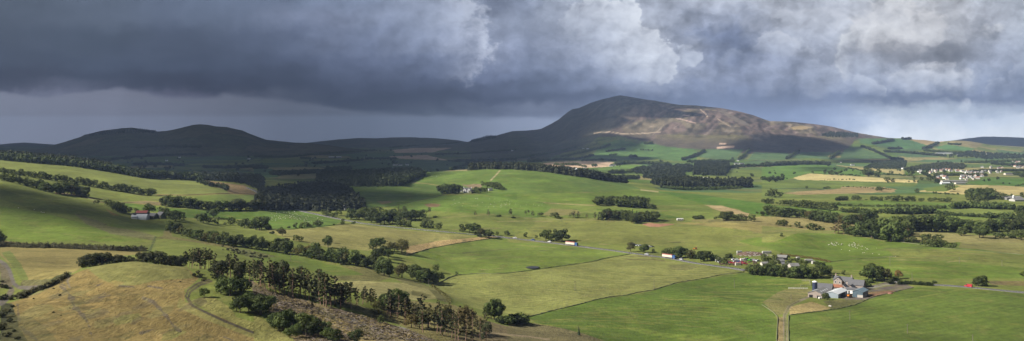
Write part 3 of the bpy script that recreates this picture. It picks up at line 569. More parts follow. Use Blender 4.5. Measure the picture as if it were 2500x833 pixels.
# cumulus heads: crisp on the lit upper edge, melting into the cloud behind
nE = n2(P2, 2.3, 7, .6).outputs[0]
Q = g.xyz(px, g.m('MULTIPLY', py, 1.15), 0.0)
edge_ = g.m('ADD', g.m('MULTIPLY', g.m('SUBTRACT', lA, .66), .50), g.m('MULTIPLY', g.m('SUBTRACT', nE, .5), 1.25))
def tower(circles, hl, depth, strength, soft=.10, wob=1.0, dr=(.6, -.8), lo=-.5, hi=.5):
    global sky
    best = None
    for cx, cy, r in circles:
        d = g.n('ShaderNodeVectorMath', {0: Q, 1: (cx, cy * 1.15, 0)}, operation='DISTANCE').outputs[1]
        b = g.m('MULTIPLY_ADD', d, -1.0 / r, 1.0)
        best = b if best is None else g.m('SMOOTH_MAX', best, b, .15)
    B = g.m('ADD', best, g.m('MULTIPLY', edge_, wob))
    mask = g.rng(B, 0.0, soft)
    fall = g.m('POWER', 2.718, g.m('MULTIPLY', g.m('MAXIMUM', B, 0.0), -1.0 / depth))
    mx_, my_ = sum(c[0] for c in circles) / len(circles), sum(c[1] for c in circles) / len(circles)
    R = max(max(abs(c[0] - mx_), abs(c[1] - my_)) + c[2] for c in circles)
    dd_ = g.m('ADD', g.m('MULTIPLY', g.m('SUBTRACT', px, mx_), dr[0] / R), g.m('MULTIPLY', g.m('SUBTRACT', py, my_), dr[1] / R))
    side = g.rng(dd_, lo, hi)
    lit = g.m('MULTIPLY_ADD', relief, 1.6, .75, clamp=True)
    sky = g.mix(g.m('MULTIPLY', g.m('MULTIPLY', g.m('MULTIPLY', mask, fall), side), g.m('MULTIPLY', lit, strength)), sky, c4(lin(hl)))
tower([(1010,40,60),(960,70,60),(1000,110,70)], (146,157,178), .7, .7, .3, dr=(.8, -.6), lo=-.3, hi=.8)
tower([(1040,20,110),(1105,60,95),(1130,105,85),(1080,140,90)], (192,199,213), .9, .9, .34, dr=(1, -.25), lo=-.35, hi=.6)
tower([(1360,40,60),(1400,110,60),(1360,70,70),(1450,160,60)], (166,175,190), .9, .65, .25, lo=-.5, hi=.6)
tower([(1440,60,80),(1500,70,90),(1560,105,66),(1598,125,50),(1622,145,38),(1600,165,52),(1530,130,80)], (206,211,219), 1.3, .95, .17, lo=-.6, hi=.4)
tower([(1560,170,46),(1620,172,40),(1500,175,50)], (190,197,208), 1.0, .75, .34, dr=(.4, -1), lo=-.4, hi=.6)
tower([(1675,125,26),(1690,142,24),(1662,150,26)], (188,196,209), 2.0, .9, .3, wob=1.2, lo=-1, hi=0)
tower([(1800,160,50),(1850,190,60),(1930,200,60),(1790,150,40)], (165,175,192), .9, .7, .34, dr=(-.3, -1), lo=-.3, hi=.7)
tower([(1885,112,50),(1925,116,42),(1850,140,50),(1965,142,42)], (200,205,215), .9, .9, .26, dr=(.1, -1), lo=-.2, hi=.6)
tower([(1990,170,40),(2030,190,44),(1960,185,40)], (176,184,199), .9, .7, .34, dr=(.3, -1), lo=-.3, hi=.6)
tower([(1960,60,50),(2010,50,46),(1920,50,40)], (196,200,209), 1.0, .7, .3, dr=(.1, -1), lo=-.6, hi=.5)
tower([(2120,80,60),(2185,50,80),(2260,75,70)], (212,212,214), 1.6, .8, .4, dr=(0, -1), lo=-1, hi=.4)
tower([(2070,125,36),(2080,160,40),(2095,100,50)], (213,216,219), 1.0, .85, .32, dr=(-1, -.2), lo=-.3, hi=.5)
tower([(2180,128,38),(2225,140,40),(2275,142,40),(2320,132,34)], (120,124,134), 1.3, .85, .25, wob=.7, dr=(.1, 1), lo=-.5, hi=.5)
tower([(2235,192,42),(2300,182,45),(2345,196,34),(2195,205,34)], (209,212,218), 1.1, .85, .34, dr=(.1, -1), lo=-.4, hi=.4)
tower([(2110,212,34),(2145,224,24)], (188,196,210), .9, .85, .2, dr=(.4, -1), lo=-.5, hi=.5)
tower([(2400,120,30),(2440,150,34),(2480,130,34)], (150,158,172), .9, .6, .25, dr=(.2, 1), lo=-.4, hi=.6)
tower([(2359,250,17),(2350,262,20)], (202,207,216), 3, .8, .8, wob=1.2, lo=-1.2, hi=0)
tower([(2172,302,18),(2192,308,16)], (206,212,220), 3, .7, .8, wob=1.2, lo=-1, hi=0)
tower([(2410,76,26),(2435,66,18)], (210,213,217), 3, .85, .8, wob=1.1, lo=-1.2, hi=0)
tower([(2440,215,40),(2490,230,40),(2500,190,50)], (172,181,198), .9, .8, .25, dr=(-.2, -1), lo=-.4, hi=.6)
tower([(2150,322,40),(2230,328,46),(2320,326,50),(2420,330,50)], (222,224,226), 2.5, .6, .9, wob=1.4, dr=(0, -1), lo=-1.5, hi=0)
# ragged storm base with the paler rain curtain below it
eb = ramp([(y / 400,) * 3 for _, y in BASE], g.m('DIVIDE', g.m('ADD', px, 200), 1700, clamp=True), [(x + 200) / 1700 for x, _ in BASE])
ebv = g.m('MULTIPLY', g.n('ShaderNodeSeparateColor', {0: eb}).outputs[0], 400)
P4 = g.xyz(g.m('DIVIDE', px, 70), g.m('DIVIDE', py, 40), 0.0)
ne = n2(P4, 1.1, 6, .6).outputs[0]
dd = g.m('ADD', g.m('SUBTRACT', py, ebv), g.m('MULTIPLY', g.m('SUBTRACT', ne, .5), 22))
softn = n2(P4, .28, 2).outputs[0]
um = g.m('MULTIPLY', g.rng(dd, -3, g.m('MULTIPLY_ADD', softn, 22, 1)), g.rng(px, 1560, 1400))
uc = ramp([lin(u[1:]) for u in UNDER], g.m('DIVIDE', px, 1500, clamp=True), [u[0] / 1500 for u in UNDER])
sn = n2(g.xyz(g.m('ADD', g.m('DIVIDE', px, 60), g.m('DIVIDE', py, 220)), g.m('DIVIDE', py, 500), 0.0), .9, 4).outputs[0]
sv = g.m('MULTIPLY_ADD', g.m('SUBTRACT', sn, .5), .09, 1.0)
uc = g.mix(1.0, uc, g.n('ShaderNodeCombineColor', {0: sv, 1: sv, 2: sv}).outputs[0], 'MULTIPLY')
sky = g.mix(um, sky, uc)
# overhead and behind: broken grey cloud with some blue from the clear-sky model
nis = g.n('ShaderNodeTexSky', sky_type='NISHITA', sun_disc=False, sun_elevation=SUN_EL, sun_rotation=math.radians(270) - SUN_AZ, altitude=300.0)
nblue = g.mix(1.0, nis.outputs[0], (.08, .08, .08, 1), 'MULTIPLY')
up = g.rng(sx.outputs[2], .17, .24)
gz = g.n('ShaderNodeTexNoise', {'Vector': gen, 'Scale': 2.5, 'Detail': 4.0, 'Roughness': .6}).outputs[0]
over = g.mix(g.rng(gz, .42, .6), g.mix(.5, nblue, c4(lin((112, 128, 160)))), c4(lin((150, 158, 172))))
bh = g.rng(sx.outputs[1], .70, .60)
inv = 1 / GAIN
sky = g.n('ShaderNodeHueSaturation', {'Saturation': .79, 'Color': g.n('ShaderNodeGamma', {0: sky, 1: 1.30}).outputs[0]}).outputs[0]
bst = g.m('MULTIPLY', g.m('MULTIPLY', g.rng(py, 200, 310, 1.40, 1.72), g.m('MULTIPLY_ADD', g.m('MULTIPLY', g.rng(px, 1650, 1900), g.rng(py, 280, 240)), -.10, 1.0)), inv)
scl = g.mix(1.0, sky, g.n('ShaderNodeCombineColor', {0: bst, 1: bst, 2: bst}).outputs[0], 'MULTIPLY')
over = g.mix(1.0, over, (inv * OVER,) * 3 + (1,), 'MULTIPLY')
bg1 = g.n('ShaderNodeBackground', {0: scl, 1: 1.0}); bg2 = g.n('ShaderNodeBackground', {0: over, 1: 1.0})
g.n('ShaderNodeOutputWorld', {0: g.n('ShaderNodeMixShader', {0: g.m('MAXIMUM', up, bh, clamp=True), 1: bg1.outputs[0], 2: bg2.outputs[0]}).outputs[0]})
wd.cycles.sampling_method = 'MANUAL'; wd.cycles.sample_map_resolution = 256

# ------------------------------------------------------------------ unseen high cloud, added and shaped to lay shadow on the land
CZ = 2700.0
def to_cloud(p): k = (CZ - p[2]) / TS[2]; return (p[0] + TS[0] * k, p[1] + TS[1] * k)
def g3(px, py): return hit(px, py)
def wp(px, Y): return world(px, Y)
far_shadow = [wp(-900, 1900), wp(0, 1780), wp(250, 1760), wp(450, 1800), wp(560, 1950), wp(640, 2300), wp(860, 2350), wp(1050, 2330), wp(1180, 2500), wp(1250, 3000), g3(1300, 393), g3(1380, 385), g3(1420, 372), g3(1470, 352), g3(1425, 338), g3(1440, 328), g3(1462, 308), g3(1505, 285), g3(1570, 266), g3(1625, 254), wp(1625, 7000), wp(1680, 9500), wp(1500, 14000), wp(-900, 14000)]
SHADE = [(far_shadow, .97), ([g3(600, 440), g3(700, 436), g3(850, 452), g3(960, 462), g3(1060, 476), g3(1020, 492), g3(900, 512), g3(850, 500), g3(700, 500), g3(620, 480)], .80),
 ([wp(640, 1850), wp(850, 1800), wp(1045, 1830), wp(1060, 2050), wp(900, 2300), wp(700, 2300)], .85),
 ([g3(-160, 446), g3(0, 450), g3(60, 461), g3(130, 486), g3(230, 512), g3(320, 533), g3(400, 552), g3(420, 566), g3(370, 573), g3(300, 569), g3(200, 556), g3(100, 532), g3(0, 510), g3(-160, 505)], 1.0),
 ([g3(*p) for p in A(15,(470,560),(700,505),(960,462),(1300,498),(1500,548),(1790,592),(1700,625),(1500,640),(1480,690),(1200,665),(900,640),(700,660),(480,615))], .84),
 ([g3(*p) for p in A(15,(80,425),(250,372),(480,382),(680,415),(500,430),(250,450),(90,470))], .45),
 ([g3(*p) for p in A(15,(300,470),(520,440),(650,460),(520,490),(350,510))], .5),
 ([g3(*p) for p in A(15,(1500,705),(1800,700),(2080,705),(2060,745),(1500,745))], .9),
 ([g3(*p) for p in A(15,(30,480),(200,470),(330,500),(150,520))], .5),
 ([g3(*p) for p in A(14,(1280,590),(1500,560),(1660,575),(1560,640),(1300,650))], .7),
 ([g3(*p) for p in A(15,(1150,800),(1400,770),(1650,790),(1500,830),(1200,820))], .6),
 ([g3(*p) for p in A(8,(250,62),(330,38),(480,45),(540,65),(520,92),(400,105),(300,95))], .72),
 ([g3(*p) for p in A(8,(1350,560),(1750,520),(2000,560),(1900,640),(1600,660))], .35),
 (None, .9)]
SHADE[-1] = ([wp(2230, 8300), wp(2480, 8000), wp(2900, 8200), wp(2900, 12500), wp(2230, 12500)], .85)
mc = bpy.data.materials.new('cloud'); mc.use_nodes = True; g = N(mc.node_tree)
al = g.n('ShaderNodeAttribute', attribute_name='shade_alpha').outputs['Fac']
df = g.n('ShaderNodeBsdfDiffuse', {0: (.62, .65, .70, 1)}); tr = g.n('ShaderNodeBsdfTransparent')
mx = g.n('ShaderNodeMixShader', {0: al, 1: tr.outputs[0], 2: df.outputs[0]})
g.n('ShaderNodeOutputMaterial', {0: mx.outputs[0]})
def cloud(label, shades, step, wob, blur, body):  # outline and opacity worked back from the shade wanted on the ground
    Q = [(np.array([to_cloud(p) for p in poly]), a) for poly, a in shades]
    lo = np.min([q.min(0) for q, _ in Q], 0) - 6 * step; hi_ = np.max([q.max(0) for q, _ in Q], 0) + 6 * step
    CXg, CYg = np.meshgrid(np.arange(lo[0], hi_[0], step), np.arange(lo[1], hi_[1], step), indexing='ij')
    X_ = CXg + wob * fbm(CXg / (wob * 1.6), CYg / (wob * 1.6), 4, 51); Y_ = CYg + wob * fbm(CXg / (wob * 1.6) + 9, CYg / (wob * 1.6), 4, 52)
    D = np.zeros_like(CXg)
    for q, a in Q:
        c = np.zeros(CXg.shape, bool)
        for k in range(len(q)):
            (x1, y1), (x2, y2) = q[k - 1], q[k]
            c ^= ((y1 > Y_) != (y2 > Y_)) & (X_ < (x2 - x1) * (Y_ - y1) / (y2 - y1 + 1e-9) + x1)
        D = np.maximum(D, c * a)
    sm = lambda d: (d + np.roll(d, 1, 0) + np.roll(d, -1, 0) + np.roll(d, 1, 1) + np.roll(d, -1, 1)) / 5
    for it in range(blur): D = sm(D)
    Db = D.copy()
    for it in range(14): Db = sm(Db)
    keep = D > .015; th = np.clip(Db, 0, 1) * body + body * .04
    zb = CZ - th * .3 * (1 + fbm(CXg / body, CYg / body, 4, 61)); zt = CZ + th * (1 + 1.2 * fbm(CXg / body / 1.2, CYg / body / 1.2, 4, 62))
    nx, ny = CXg.shape; ci_ = (np.arange(nx - 1)[:, None] * ny + np.arange(ny - 1)[None])
    q0 = ci_.ravel()[(keep[:-1, :-1] | keep[1:, :-1] | keep[:-1, 1:] | keep[1:, 1:]).ravel()]
    qb = np.stack([q0, q0 + 1, q0 + ny + 1, q0 + ny], 1); qt = np.stack([q0, q0 + ny, q0 + ny + 1, q0 + 1], 1) + nx * ny
    V = np.concatenate([np.stack([CXg, CYg, zb], -1).reshape(-1, 3), np.stack([CXg, CYg, zt], -1).reshape(-1, 3)])
    used = np.unique(np.concatenate([qb.ravel(), qt.ravel()])); rm = np.zeros(len(V), int); rm[used] = np.arange(len(used))
    me = mesh_from('shadow_cloud', V[used], rm[np.concatenate([qb, qt])], mc)
    aa = 1 - np.sqrt(np.clip(1 - smooth(D / .92) * .97, 0, 1)); fattr(me, 'shade_alpha', np.concatenate([aa.ravel(), aa.ravel()])[used])
    me.polygons.foreach_set('use_smooth', np.ones(len(me.polygons), bool))
    cl = link('shadow_cloud', me); cl['kind'] = 'stuff'; cl['label'] = label; cl['category'] = 'cloud'
cloud('unseen cloud sheet added to shade the far plain and the twin hills', SHADE[:1], 45.0, 120, 2, 320)
for lab, k in (('cloud over the plantation in the middle distance', (1, 2)), ('narrow cloud above the near left slope', (3,)), ('cloud above the foot of the heather hill', (4, 7, 10)), ('broken cloud above the heather slope', (5, 6, 8)), ('small cloud above the green hill fields', (9,)), ('small cloud above the hollow where sheep graze', (11,)), ('thin cloud above the right-hand fields', (12,)), ('cloud above the blue hills on the far right', (13,))):
    cloud(lab + ', added out of view for its shadow', [SHADE[q] for q in k], 14.0, 26 if k[0] in (3, 11) else 60, {12: 8, 4: 12, 5: 8}.get(k[0], 3), 90)

# ------------------------------------------------------------------ haze
HX0, HX1, HY0, HY1, HZ0, HZ1 = -13200.0, 13200.0, -60.0, 16200.0, float(Z.min()) - 40, 540.0
hv = np.array([(x, y, z) for x in (HX0, HX1) for y in (HY0, HY1) for z in (HZ0, HZ1)])
hf = np.array([(0, 1, 3, 2), (4, 6, 7, 5), (0, 4, 5, 1), (2, 3, 7, 6), (0, 2, 6, 4), (1, 5, 7, 3)])
mh = bpy.data.materials.new('haze'); mh.use_nodes = True; g = N(mh.node_tree)
pv = g.n('ShaderNodeVolumePrincipled'); pv.inputs['Color'].default_value = (.48, .65, 1.0, 1); pv.inputs['Density'].default_value = 3.2e-5; pv.inputs['Anisotropy'].default_value = 0.1
pv.inputs['Density Attribute'].default_value = ''
g.n('ShaderNodeOutputMaterial', {1: pv.outputs[0]})
hz = link('haze', mesh_from('haze', hv, hf, mh)); hz['kind'] = 'stuff'

# ================================================================== things
ORD = 'first second third fourth fifth sixth seventh eighth ninth tenth eleventh twelfth thirteenth fourteenth fifteenth sixteenth seventeenth eighteenth nineteenth twentieth'.split()
TENS = {2: 'twenty', 3: 'thirty', 4: 'forty', 5: 'fifty', 6: 'sixty', 7: 'seventy', 8: 'eighty', 9: 'ninety'}
def ordinal(k):
    k += 1
    if k <= 20: return ORD[k - 1]
    t, u = divmod(k, 10)
    return TENS[t][:-1] + 'ieth' if u == 0 else TENS[t] + '-' + ORD[u - 1]
def tag(o, label, cat, group=None, kind=None):
    o['label'] = label; o['category'] = cat
    if group: o['group'] = group
    if kind: o['kind'] = kind
    return o
def put(name, me, loc, rz=0.0, s=(1, 1, 1), parent=None):
    o = bpy.data.objects.new(name, me); COL.objects.link(o)
    o.location = loc; o.rotation_euler = (0, 0, rz); o.scale = s
    if parent: o.parent = parent
    return o
def mat(name, col, rough=.8, var=.25, scale=.6, metal=0.0, spec=.2, inst=0.0, bump=0.0):
    """plain procedural surface: colour broken up by noise, some per-object variation"""
    m = bpy.data.materials.new(name); m.use_nodes = True; g = N(m.node_tree)
    p = g.n('ShaderNodeNewGeometry').outputs['Position']
    n = g.noise(p, scale, 4, .6).outputs[0]
    v = g.m('MULTIPLY_ADD', g.m('SUBTRACT', n, .5), var * 2.4, 1.0)
    if inst:
        r = g.n('ShaderNodeObjectInfo').outputs['Random']
        v = g.m('MULTIPLY', v, g.m('MULTIPLY_ADD', g.m('SUBTRACT', r, .5), inst * 2, 1.0))
    c = g.mix(1.0, c4(col), g.n('ShaderNodeCombineColor', {0: v, 1: v, 2: v}).outputs[0], 'MULTIPLY')
    ins = {'Base Color': c, 'Roughness': rough, 'Metallic': metal, 'Specular IOR Level': spec}
    if bump: ins['Normal'] = g.n('ShaderNodeBump', {'Height': n, 'Strength': bump, 'Distance': .1}).outputs[0]
    g.n('ShaderNodeOutputMaterial', {0: g.n('ShaderNodeBsdfPrincipled', ins).outputs[0]})
    return m
def leafmat(name, a, b, tint=.5):
    m = bpy.data.materials.new(name); m.use_nodes = True; g = N(m.node_tree)
    p = g.n('ShaderNodeNewGeometry').outputs['Position']; r = g.n('ShaderNodeObjectInfo').outputs['Random']
    n = g.noise(p, .33, 4, .65).outputs[0]
    c = g.mix(g.rng(n, .36, .64), c4(a), c4(b))
    v = g.m('MULTIPLY_ADD', g.m('SUBTRACT', r, .5), tint * 2, 1.0)
    r2 = g.m('FRACT', g.m('MULTIPLY', r, 17.3))
    c = g.mix(g.m('MULTIPLY', g.rng(r2, .55, 1.0), .45), c, c4((a[0] * 1.9, a[1] * 1.3, a[2] * 1.2)))
    c = g.mix(1.0, c, g.n('ShaderNodeCombineColor', {0: v, 1: v, 2: v}).outputs[0], 'MULTIPLY')
    b1 = g.n('ShaderNodeBsdfPrincipled', {'Base Color': c, 'Roughness': .75, 'Specular IOR Level': .15})
    b2 = g.n('ShaderNodeBsdfTranslucent', {0: g.mix(1.0, c, (1.0, 1.15, .5, 1), 'MULTIPLY')})
    g.n('ShaderNodeOutputMaterial', {0: g.n('ShaderNodeMixShader', {0: .18, 1: b1.outputs[0], 2: b2.outputs[0]}).outputs[0]})
    return m
M = dict(broad=leafmat('broadleaf_foliage', (.028, .044, .012), (.070, .090, .022)), pine=leafmat('pine_needles', (.028, .036, .014), (.056, .058, .022)),
         rusty=leafmat('thin_brown_needles', (.055, .050, .020), (.085, .070, .028)), spruce=leafmat('spruce_needles', (.022, .032, .015), (.042, .052, .022)),
         olive=leafmat('olive_foliage', (.065, .062, .020), (.10, .092, .030)), autumn=leafmat('turning_foliage', (.12, .068, .024), (.16, .10, .035)),
         gorse=leafmat('gorse', (.030, .036, .014), (.055, .055, .022)), bark=mat('bark', (.085, .062, .045), .9, .3, 1.5), pinebark=mat('pine_bark', (.21, .135, .095), .9, .35, 1.2))

# ---- foliage built from many small leaf sprays
def quads(P, Nn, size, r):
    n = len(P); Nn = Nn + r.normal(0, .36, (n, 3)); Nn /= np.linalg.norm(Nn, axis=1)[:, None] + 1e-9
    a = np.cross(Nn, r.normal(0, 1, (n, 3))); a /= np.linalg.norm(a, axis=1)[:, None] + 1e-9
    b = np.cross(Nn, a); s = (size * r.uniform(.55, 1.35, n))[:, None]; e = r.uniform(.5, 1.0, n)[:, None]
    V = np.stack([P - a * s - b * s * e * .6, P + a * s * .8 - b * s * e, P + a * s + b * s * e * .7, P - a * s * .7 + b * s * e], 1).reshape(-1, 3)
    return V, np.arange(n * 4).reshape(-1, 4)
def lobes_pts(lobes, n, r, inner=.72):
    w = np.array([l[3] ** 2 for l in lobes]); k = r.choice(len(lobes), n, p=w / w.sum()); L = np.array(lobes)
    d = r.normal(0, 1, (n, 3)); d /= np.linalg.norm(d, axis=1)[:, None]
    rad = r.uniform(inner, 1.04, n)[:, None]
    P = L[k, :3] + d * rad * L[k, 3:4] * L[k, 4:5] ** np.array([0, 0, 1])
    dist = np.linalg.norm((P[:, None] - L[None, :, :3]) / np.stack([L[:, 3], L[:, 3], L[:, 3] * L[:, 4]], 1)[None], axis=2)
    dist[np.arange(n), k] = 9
    ok = dist.min(1) > .72
    return P[ok], d[ok]
def tube(pts, rad, seg=6):
    V, Fq = [], []
    pts = np.array(pts, float)
    for i, p in enumerate(pts):
        t = pts[min(i + 1, len(pts) - 1)] - pts[max(i - 1, 0)]; t /= np.linalg.norm(t) + 1e-9
        u = np.cross(t, (0.3, .9, .2)); u /= np.linalg.norm(u); v = np.cross(t, u)
        for k in range(seg): a = 6.283 * k / seg; V.append(p + (u * math.cos(a) + v * math.sin(a)) * rad[i])
    for i in range(len(pts) - 1):
        for k in range(seg): Fq.append((i * seg + k, i * seg + (k + 1) % seg, (i + 1) * seg + (k + 1) % seg, (i + 1) * seg + k))
    return np.array(V), np.array(Fq)
def cat_(parts):
    V, Fq, o = [], [], 0
    for v, f in parts: V.append(v); Fq.append(np.asarray(f) + o); o += len(v)
    return np.concatenate(V), np.concatenate(Fq)
def broad_shape(seed, n, size, low=.10, wid=.44, nl=9, inner=.72):
    r = np.random.default_rng(seed); lobes = [(0, 0, .58, wid * .72, 1.15)]
    for k in range(nl):
        a = 6.283 * (k + r.uniform(0, .7)) / nl * 2.4; z = r.uniform(low + .17, .84); q = wid * (1 - abs(z - .48) * .95) * r.uniform(.55, .95)
        lobes.append((q * math.cos(a), q * math.sin(a), z, r.uniform(.13, .23), r.uniform(.75, 1.05)))
    P, d = lobes_pts(lobes, int(n * 1.9), r, inner); P, d = P[:n], d[:n]
    P[:, 2] = np.clip(P[:, 2], low * .5, 1.02)
    crown = quads(P, d, size, r)
    tr = [tube([(0, 0, -.03), (.01, 0, .15), (0, .01, .45), (.02, 0, .75)], [.035, .026, .02, .006])]
    for k in range(4):
        a = k * 1.7 + seed; tr.append(tube([(0, 0, .22 + .05 * k), (.14 * math.cos(a), .14 * math.sin(a), .42 + .05 * k), (.26 * math.cos(a), .26 * math.sin(a), .55 + .05 * k)], [.016, .011, .004], 5))
    return crown, cat_(tr)
def pine_shape(seed, n, size, bare=.45, sparse=False):
    """open-grown pine: a crooked pole, spreading boughs that carry flat ragged sprays, widest low in the crown"""
    r = np.random.default_rng(seed); bx, by = r.normal(0, .035, 2)
    tr = [tube([(0, 0, -.03), (bx * .6, by, .3), (bx * 1.7, by * .4, .62), (bx * 2, by * .9, .97)], [.018, .014, .009, .002], 5)]
    lobes = []; n_ = 24 if not sparse else 18
    for k in range(n_):
        t = ((k + r.uniform(0, 1)) / n_) ** .9; z = bare * .82 + (.97 - bare * .82) * t; a = k * 2.4 + r.uniform(-1, 1)
        ln = (.24 if not sparse else .21) * (1 - t) ** .6 * (.55 + .45 * min(1, t * 4)) * r.uniform(.45, 1.25) + .012
        c, s = math.cos(a), math.sin(a); up = r.uniform(-.02, .05)
        for f_ in ((.55, 1.0) if ln > .09 else (.9,)):
            lobes.append((bx * 1.8 + ln * f_ * c, by * .8 + ln * f_ * s, z + up * f_, r.uniform(.028, .055) * (1.15 - .45 * t), r.uniform(.45, .8)))
        tr.append(tube([(bx * 1.5, by * .7, z - .04), (bx * 1.7 + ln * .5 * c, by * .8 + ln * .5 * s, z - .015), (bx * 1.8 + ln * c, by * .8 + ln * s, z + up)], [.0055, .0035, .0012], 4))
    for k in range(7):
        z = r.uniform(bare * .4, bare); a = r.uniform(0, 6.28); e = r.uniform(.05, .13); tr.append(tube([(bx, by, z), (bx + e * math.cos(a), by + e * math.sin(a), z + r.uniform(-.03, .03))], [.004, .001], 3))
    P, d = lobes_pts(lobes, int(n * 1.7), r, .25); P, d = P[:n], d[:n]
    return quads(P, d + np.array([0, 0, .5]), size, r), cat_(tr)
def spruce_shape(seed, n, size, wid=.2, low=.06):
    r = np.random.default_rng(seed); t = r.uniform(0, 1, n) ** 1.5; z = low + (1 - low) * t
    lay = .5 + .5 * np.cos(z * 60 + r.normal(0, .5, n)); q = wid * (1 - t) ** .85 * (.55 + .45 * lay) * r.uniform(.6, 1.1, n) + .006
    a = r.uniform(0, 6.283, n); q = q * (1 + .25 * np.sin(a * 3 + z * 9 + seed))
    P = np.stack([q * np.cos(a), q * np.sin(a), z - q * .3], 1); d = np.stack([np.cos(a), np.sin(a), np.full(n, .5)], 1)
    return quads(P, d, size, r), tube([(0, 0, -.03), (0, 0, .5), (0, 0, .98)], [.02, .012, .002], 5)
def bush_shape(seed, n, size):
    r = np.random.default_rng(seed)
    lobes = [(r.uniform(-.45, .45), r.uniform(-.4, .4), r.uniform(.3, .6), r.uniform(.25, .42), .9) for k in range(7)]
    P, d = lobes_pts(lobes, int(n * 1.8), r, .6); P = P[:n]; d = d[:n]; P[:, 2] = np.clip(P[:, 2], .0, 1.0)
    st = [tube([(0, 0, -.05), (.2 * math.cos(k * 2), .2 * math.sin(k * 2), .4)], [.03, .01], 4) for k in range(4)]
    return quads(P, d, size, r), cat_(st)
PROTO = {}
def proto(kind, shapes, leaf, bark):
    PROTO[kind] = []
    for (c, t) in shapes:
        cm = mesh_from(kind + '_crown', c[0], c[1], M[leaf]); tm = mesh_from(kind + '_trunk', t[0], t[1], M[bark])
        V, Fq = cat_([c, t]); fm = mesh_from(kind, V, Fq, M[leaf]); fm.materials.append(M[bark])
        fm.polygons.foreach_set('material_index', np.r_[np.zeros(len(c[1]), np.int32), np.ones(len(t[1]), np.int32)])
        PROTO[kind].append((cm, tm, fm))
proto('broad', [broad_shape(s, 1500, .030, .10, w) for s, w in ((1, .42), (2, .46), (3, .40), (4, .48), (5, .38))], 'broad', 'bark')
proto('belt', [broad_shape(s + 20, 900, .040, .0, w, 10) for s, w in ((1, .46), (2, .5), (3, .42), (4, .52))], 'broad', 'bark')
proto('olive', [broad_shape(s + 40, 900, .030, .12, .36, 9, .5) for s in range(2)], 'olive', 'bark')
proto('autumn', [broad_shape(51, 800, .035, .18, .44)], 'autumn', 'bark')
proto('pine', [pine_shape(s, 760, .020, b) for s, b in ((1, .42), (2, .58), (3, .30), (4, .66), (5, .50), (6, .22))], 'pine', 'pinebark')
proto('thickpine', [broad_shape(s + 60, 1000, .030, .0, w, 11) for s, w in ((1, .30), (2, .27), (3, .33), (4, .25))], 'pine', 'pinebark')
proto('rusty', [pine_shape(s + 30, 520, .022, b, True) for s, b in ((1, .22), (2, .3), (3, .25))], 'rusty', 'pinebark')
proto('spruce', [spruce_shape(s, 620, .030, w) for s, w in ((1, .2), (2, .17), (3, .23))], 'spruce', 'bark')
proto('bush', [bush_shape(s, 420, .075) for s in (1, 2, 3)], 'broad', 'bark')
proto('gorse', [bush_shape(s + 9, 300, .085) for s in (1, 2)], 'gorse', 'bark')
KNAME = dict(broad='broadleaf_tree', belt='broadleaf_tree', olive='broadleaf_tree', autumn='broadleaf_tree', pine='pine_tree', thickpine='pine_tree', rusty='larch_tree', spruce='spruce_tree', bush='bush', gorse='gorse_bush')
KCAT = dict(broadleaf_tree='tree', pine_tree='pine tree', larch_tree='larch tree', spruce_tree='spruce tree', bush='bush', gorse_bush='gorse bush')
COUNT = {}
WAIT = []
def tree(kind, p, h, label, group=None, wide=1.0, lean=0.0, now=False):
    if KNAME[kind] == 'broadleaf_tree' and not now: WAIT.append((h / p[1], kind, p, h, label, group, wide)); return
    v = rnd.choice(PROTO[kind]); nm = KNAME[kind]; COUNT[nm] = COUNT.get(nm, 0) + 1
    w = h * wide * rnd.uniform(.88, 1.15); s = (w, w * rnd.uniform(.9, 1.1), h)
    if nm in ('bush', 'gorse_bush'): s = (h * 1.1 * wide, h * 1.0 * wide, h)
    p = (p[0], p[1], p[2] - .02 * h); rz = rnd.uniform(0, 6.28)
    if h / p[1] * F > 16:
        o = bpy.data.objects.new(nm, None); COL.objects.link(o); o.empty_display_size = .2
        o.location = p; o.rotation_euler = (0, lean, rz if not lean else 0); o.scale = s
        b = nm in ('bush', 'gorse_bush')
        put('foliage' if b else 'crown', v[0], (0, 0, 0), parent=o); put('stem' if b else 'trunk', v[1], (0, 0, 0), parent=o)
    else:
        o = put(nm, v[2], p, rz, s)
    return tag(o, label, KCAT[nm], group)
def trees(items, fmt, group, kind='broad', ymin=60, ymax=1e9, dy=0.0, wide=1.0, hs=1.0):
    """items: (column, row of the foot, height in photo pixels[, kind]); numbered from the left in the label"""
    items = sorted(items, key=lambda q: q[0])
    for k, q in enumerate(items):
        p = hit(q[0], q[1], ymin, ymax); Y = p[1] + dy
        if dy: p = world(q[0], Y)
        tree(q[3] if len(q) > 3 else kind, p, q[2] * hs * Y / F, fmt.format(ordinal(k)) if '{}' in fmt else fmt, group, wide)
def sized(items, s=1.0):        # heights given in zoomed pixels of region r -> photo pixels
    return [q[:2] + (q[2] * s,) + tuple(q[3:]) for q in items]
def B(r, *pts):                 # zoomed-region points with a zoomed height
    return [(x, y, h / REG[r][2]) + tuple(k) for (x, y, h, *k) in A(r, *pts)]
def belt(line, n, h, rows_=1, gap=9.0, jit=.25):
    """n feet along a line of photo points (column, row); h = (first, last) height in photo pixels"""
    L = np.array([q[:2] for q in line], float); sg = np.r_[0, np.cumsum(np.hypot(*np.diff(L, axis=0).T))]
    out = []
    for row in range(rows_):
        for k in range(n):
            t = np.clip((k + .5 + rnd.uniform(-.45, .45)) / n, 0, 1) * sg[-1]
            out.append((np.interp(t, sg, L[:, 0]), np.interp(t, sg, L[:, 1]) + rnd.uniform(-.6, .6), (h[0] + (h[1] - h[0]) * t / sg[-1]) * rnd.uniform(1 - jit, 1 + jit), row * gap * rnd.uniform(.7, 1.3)))
    return out
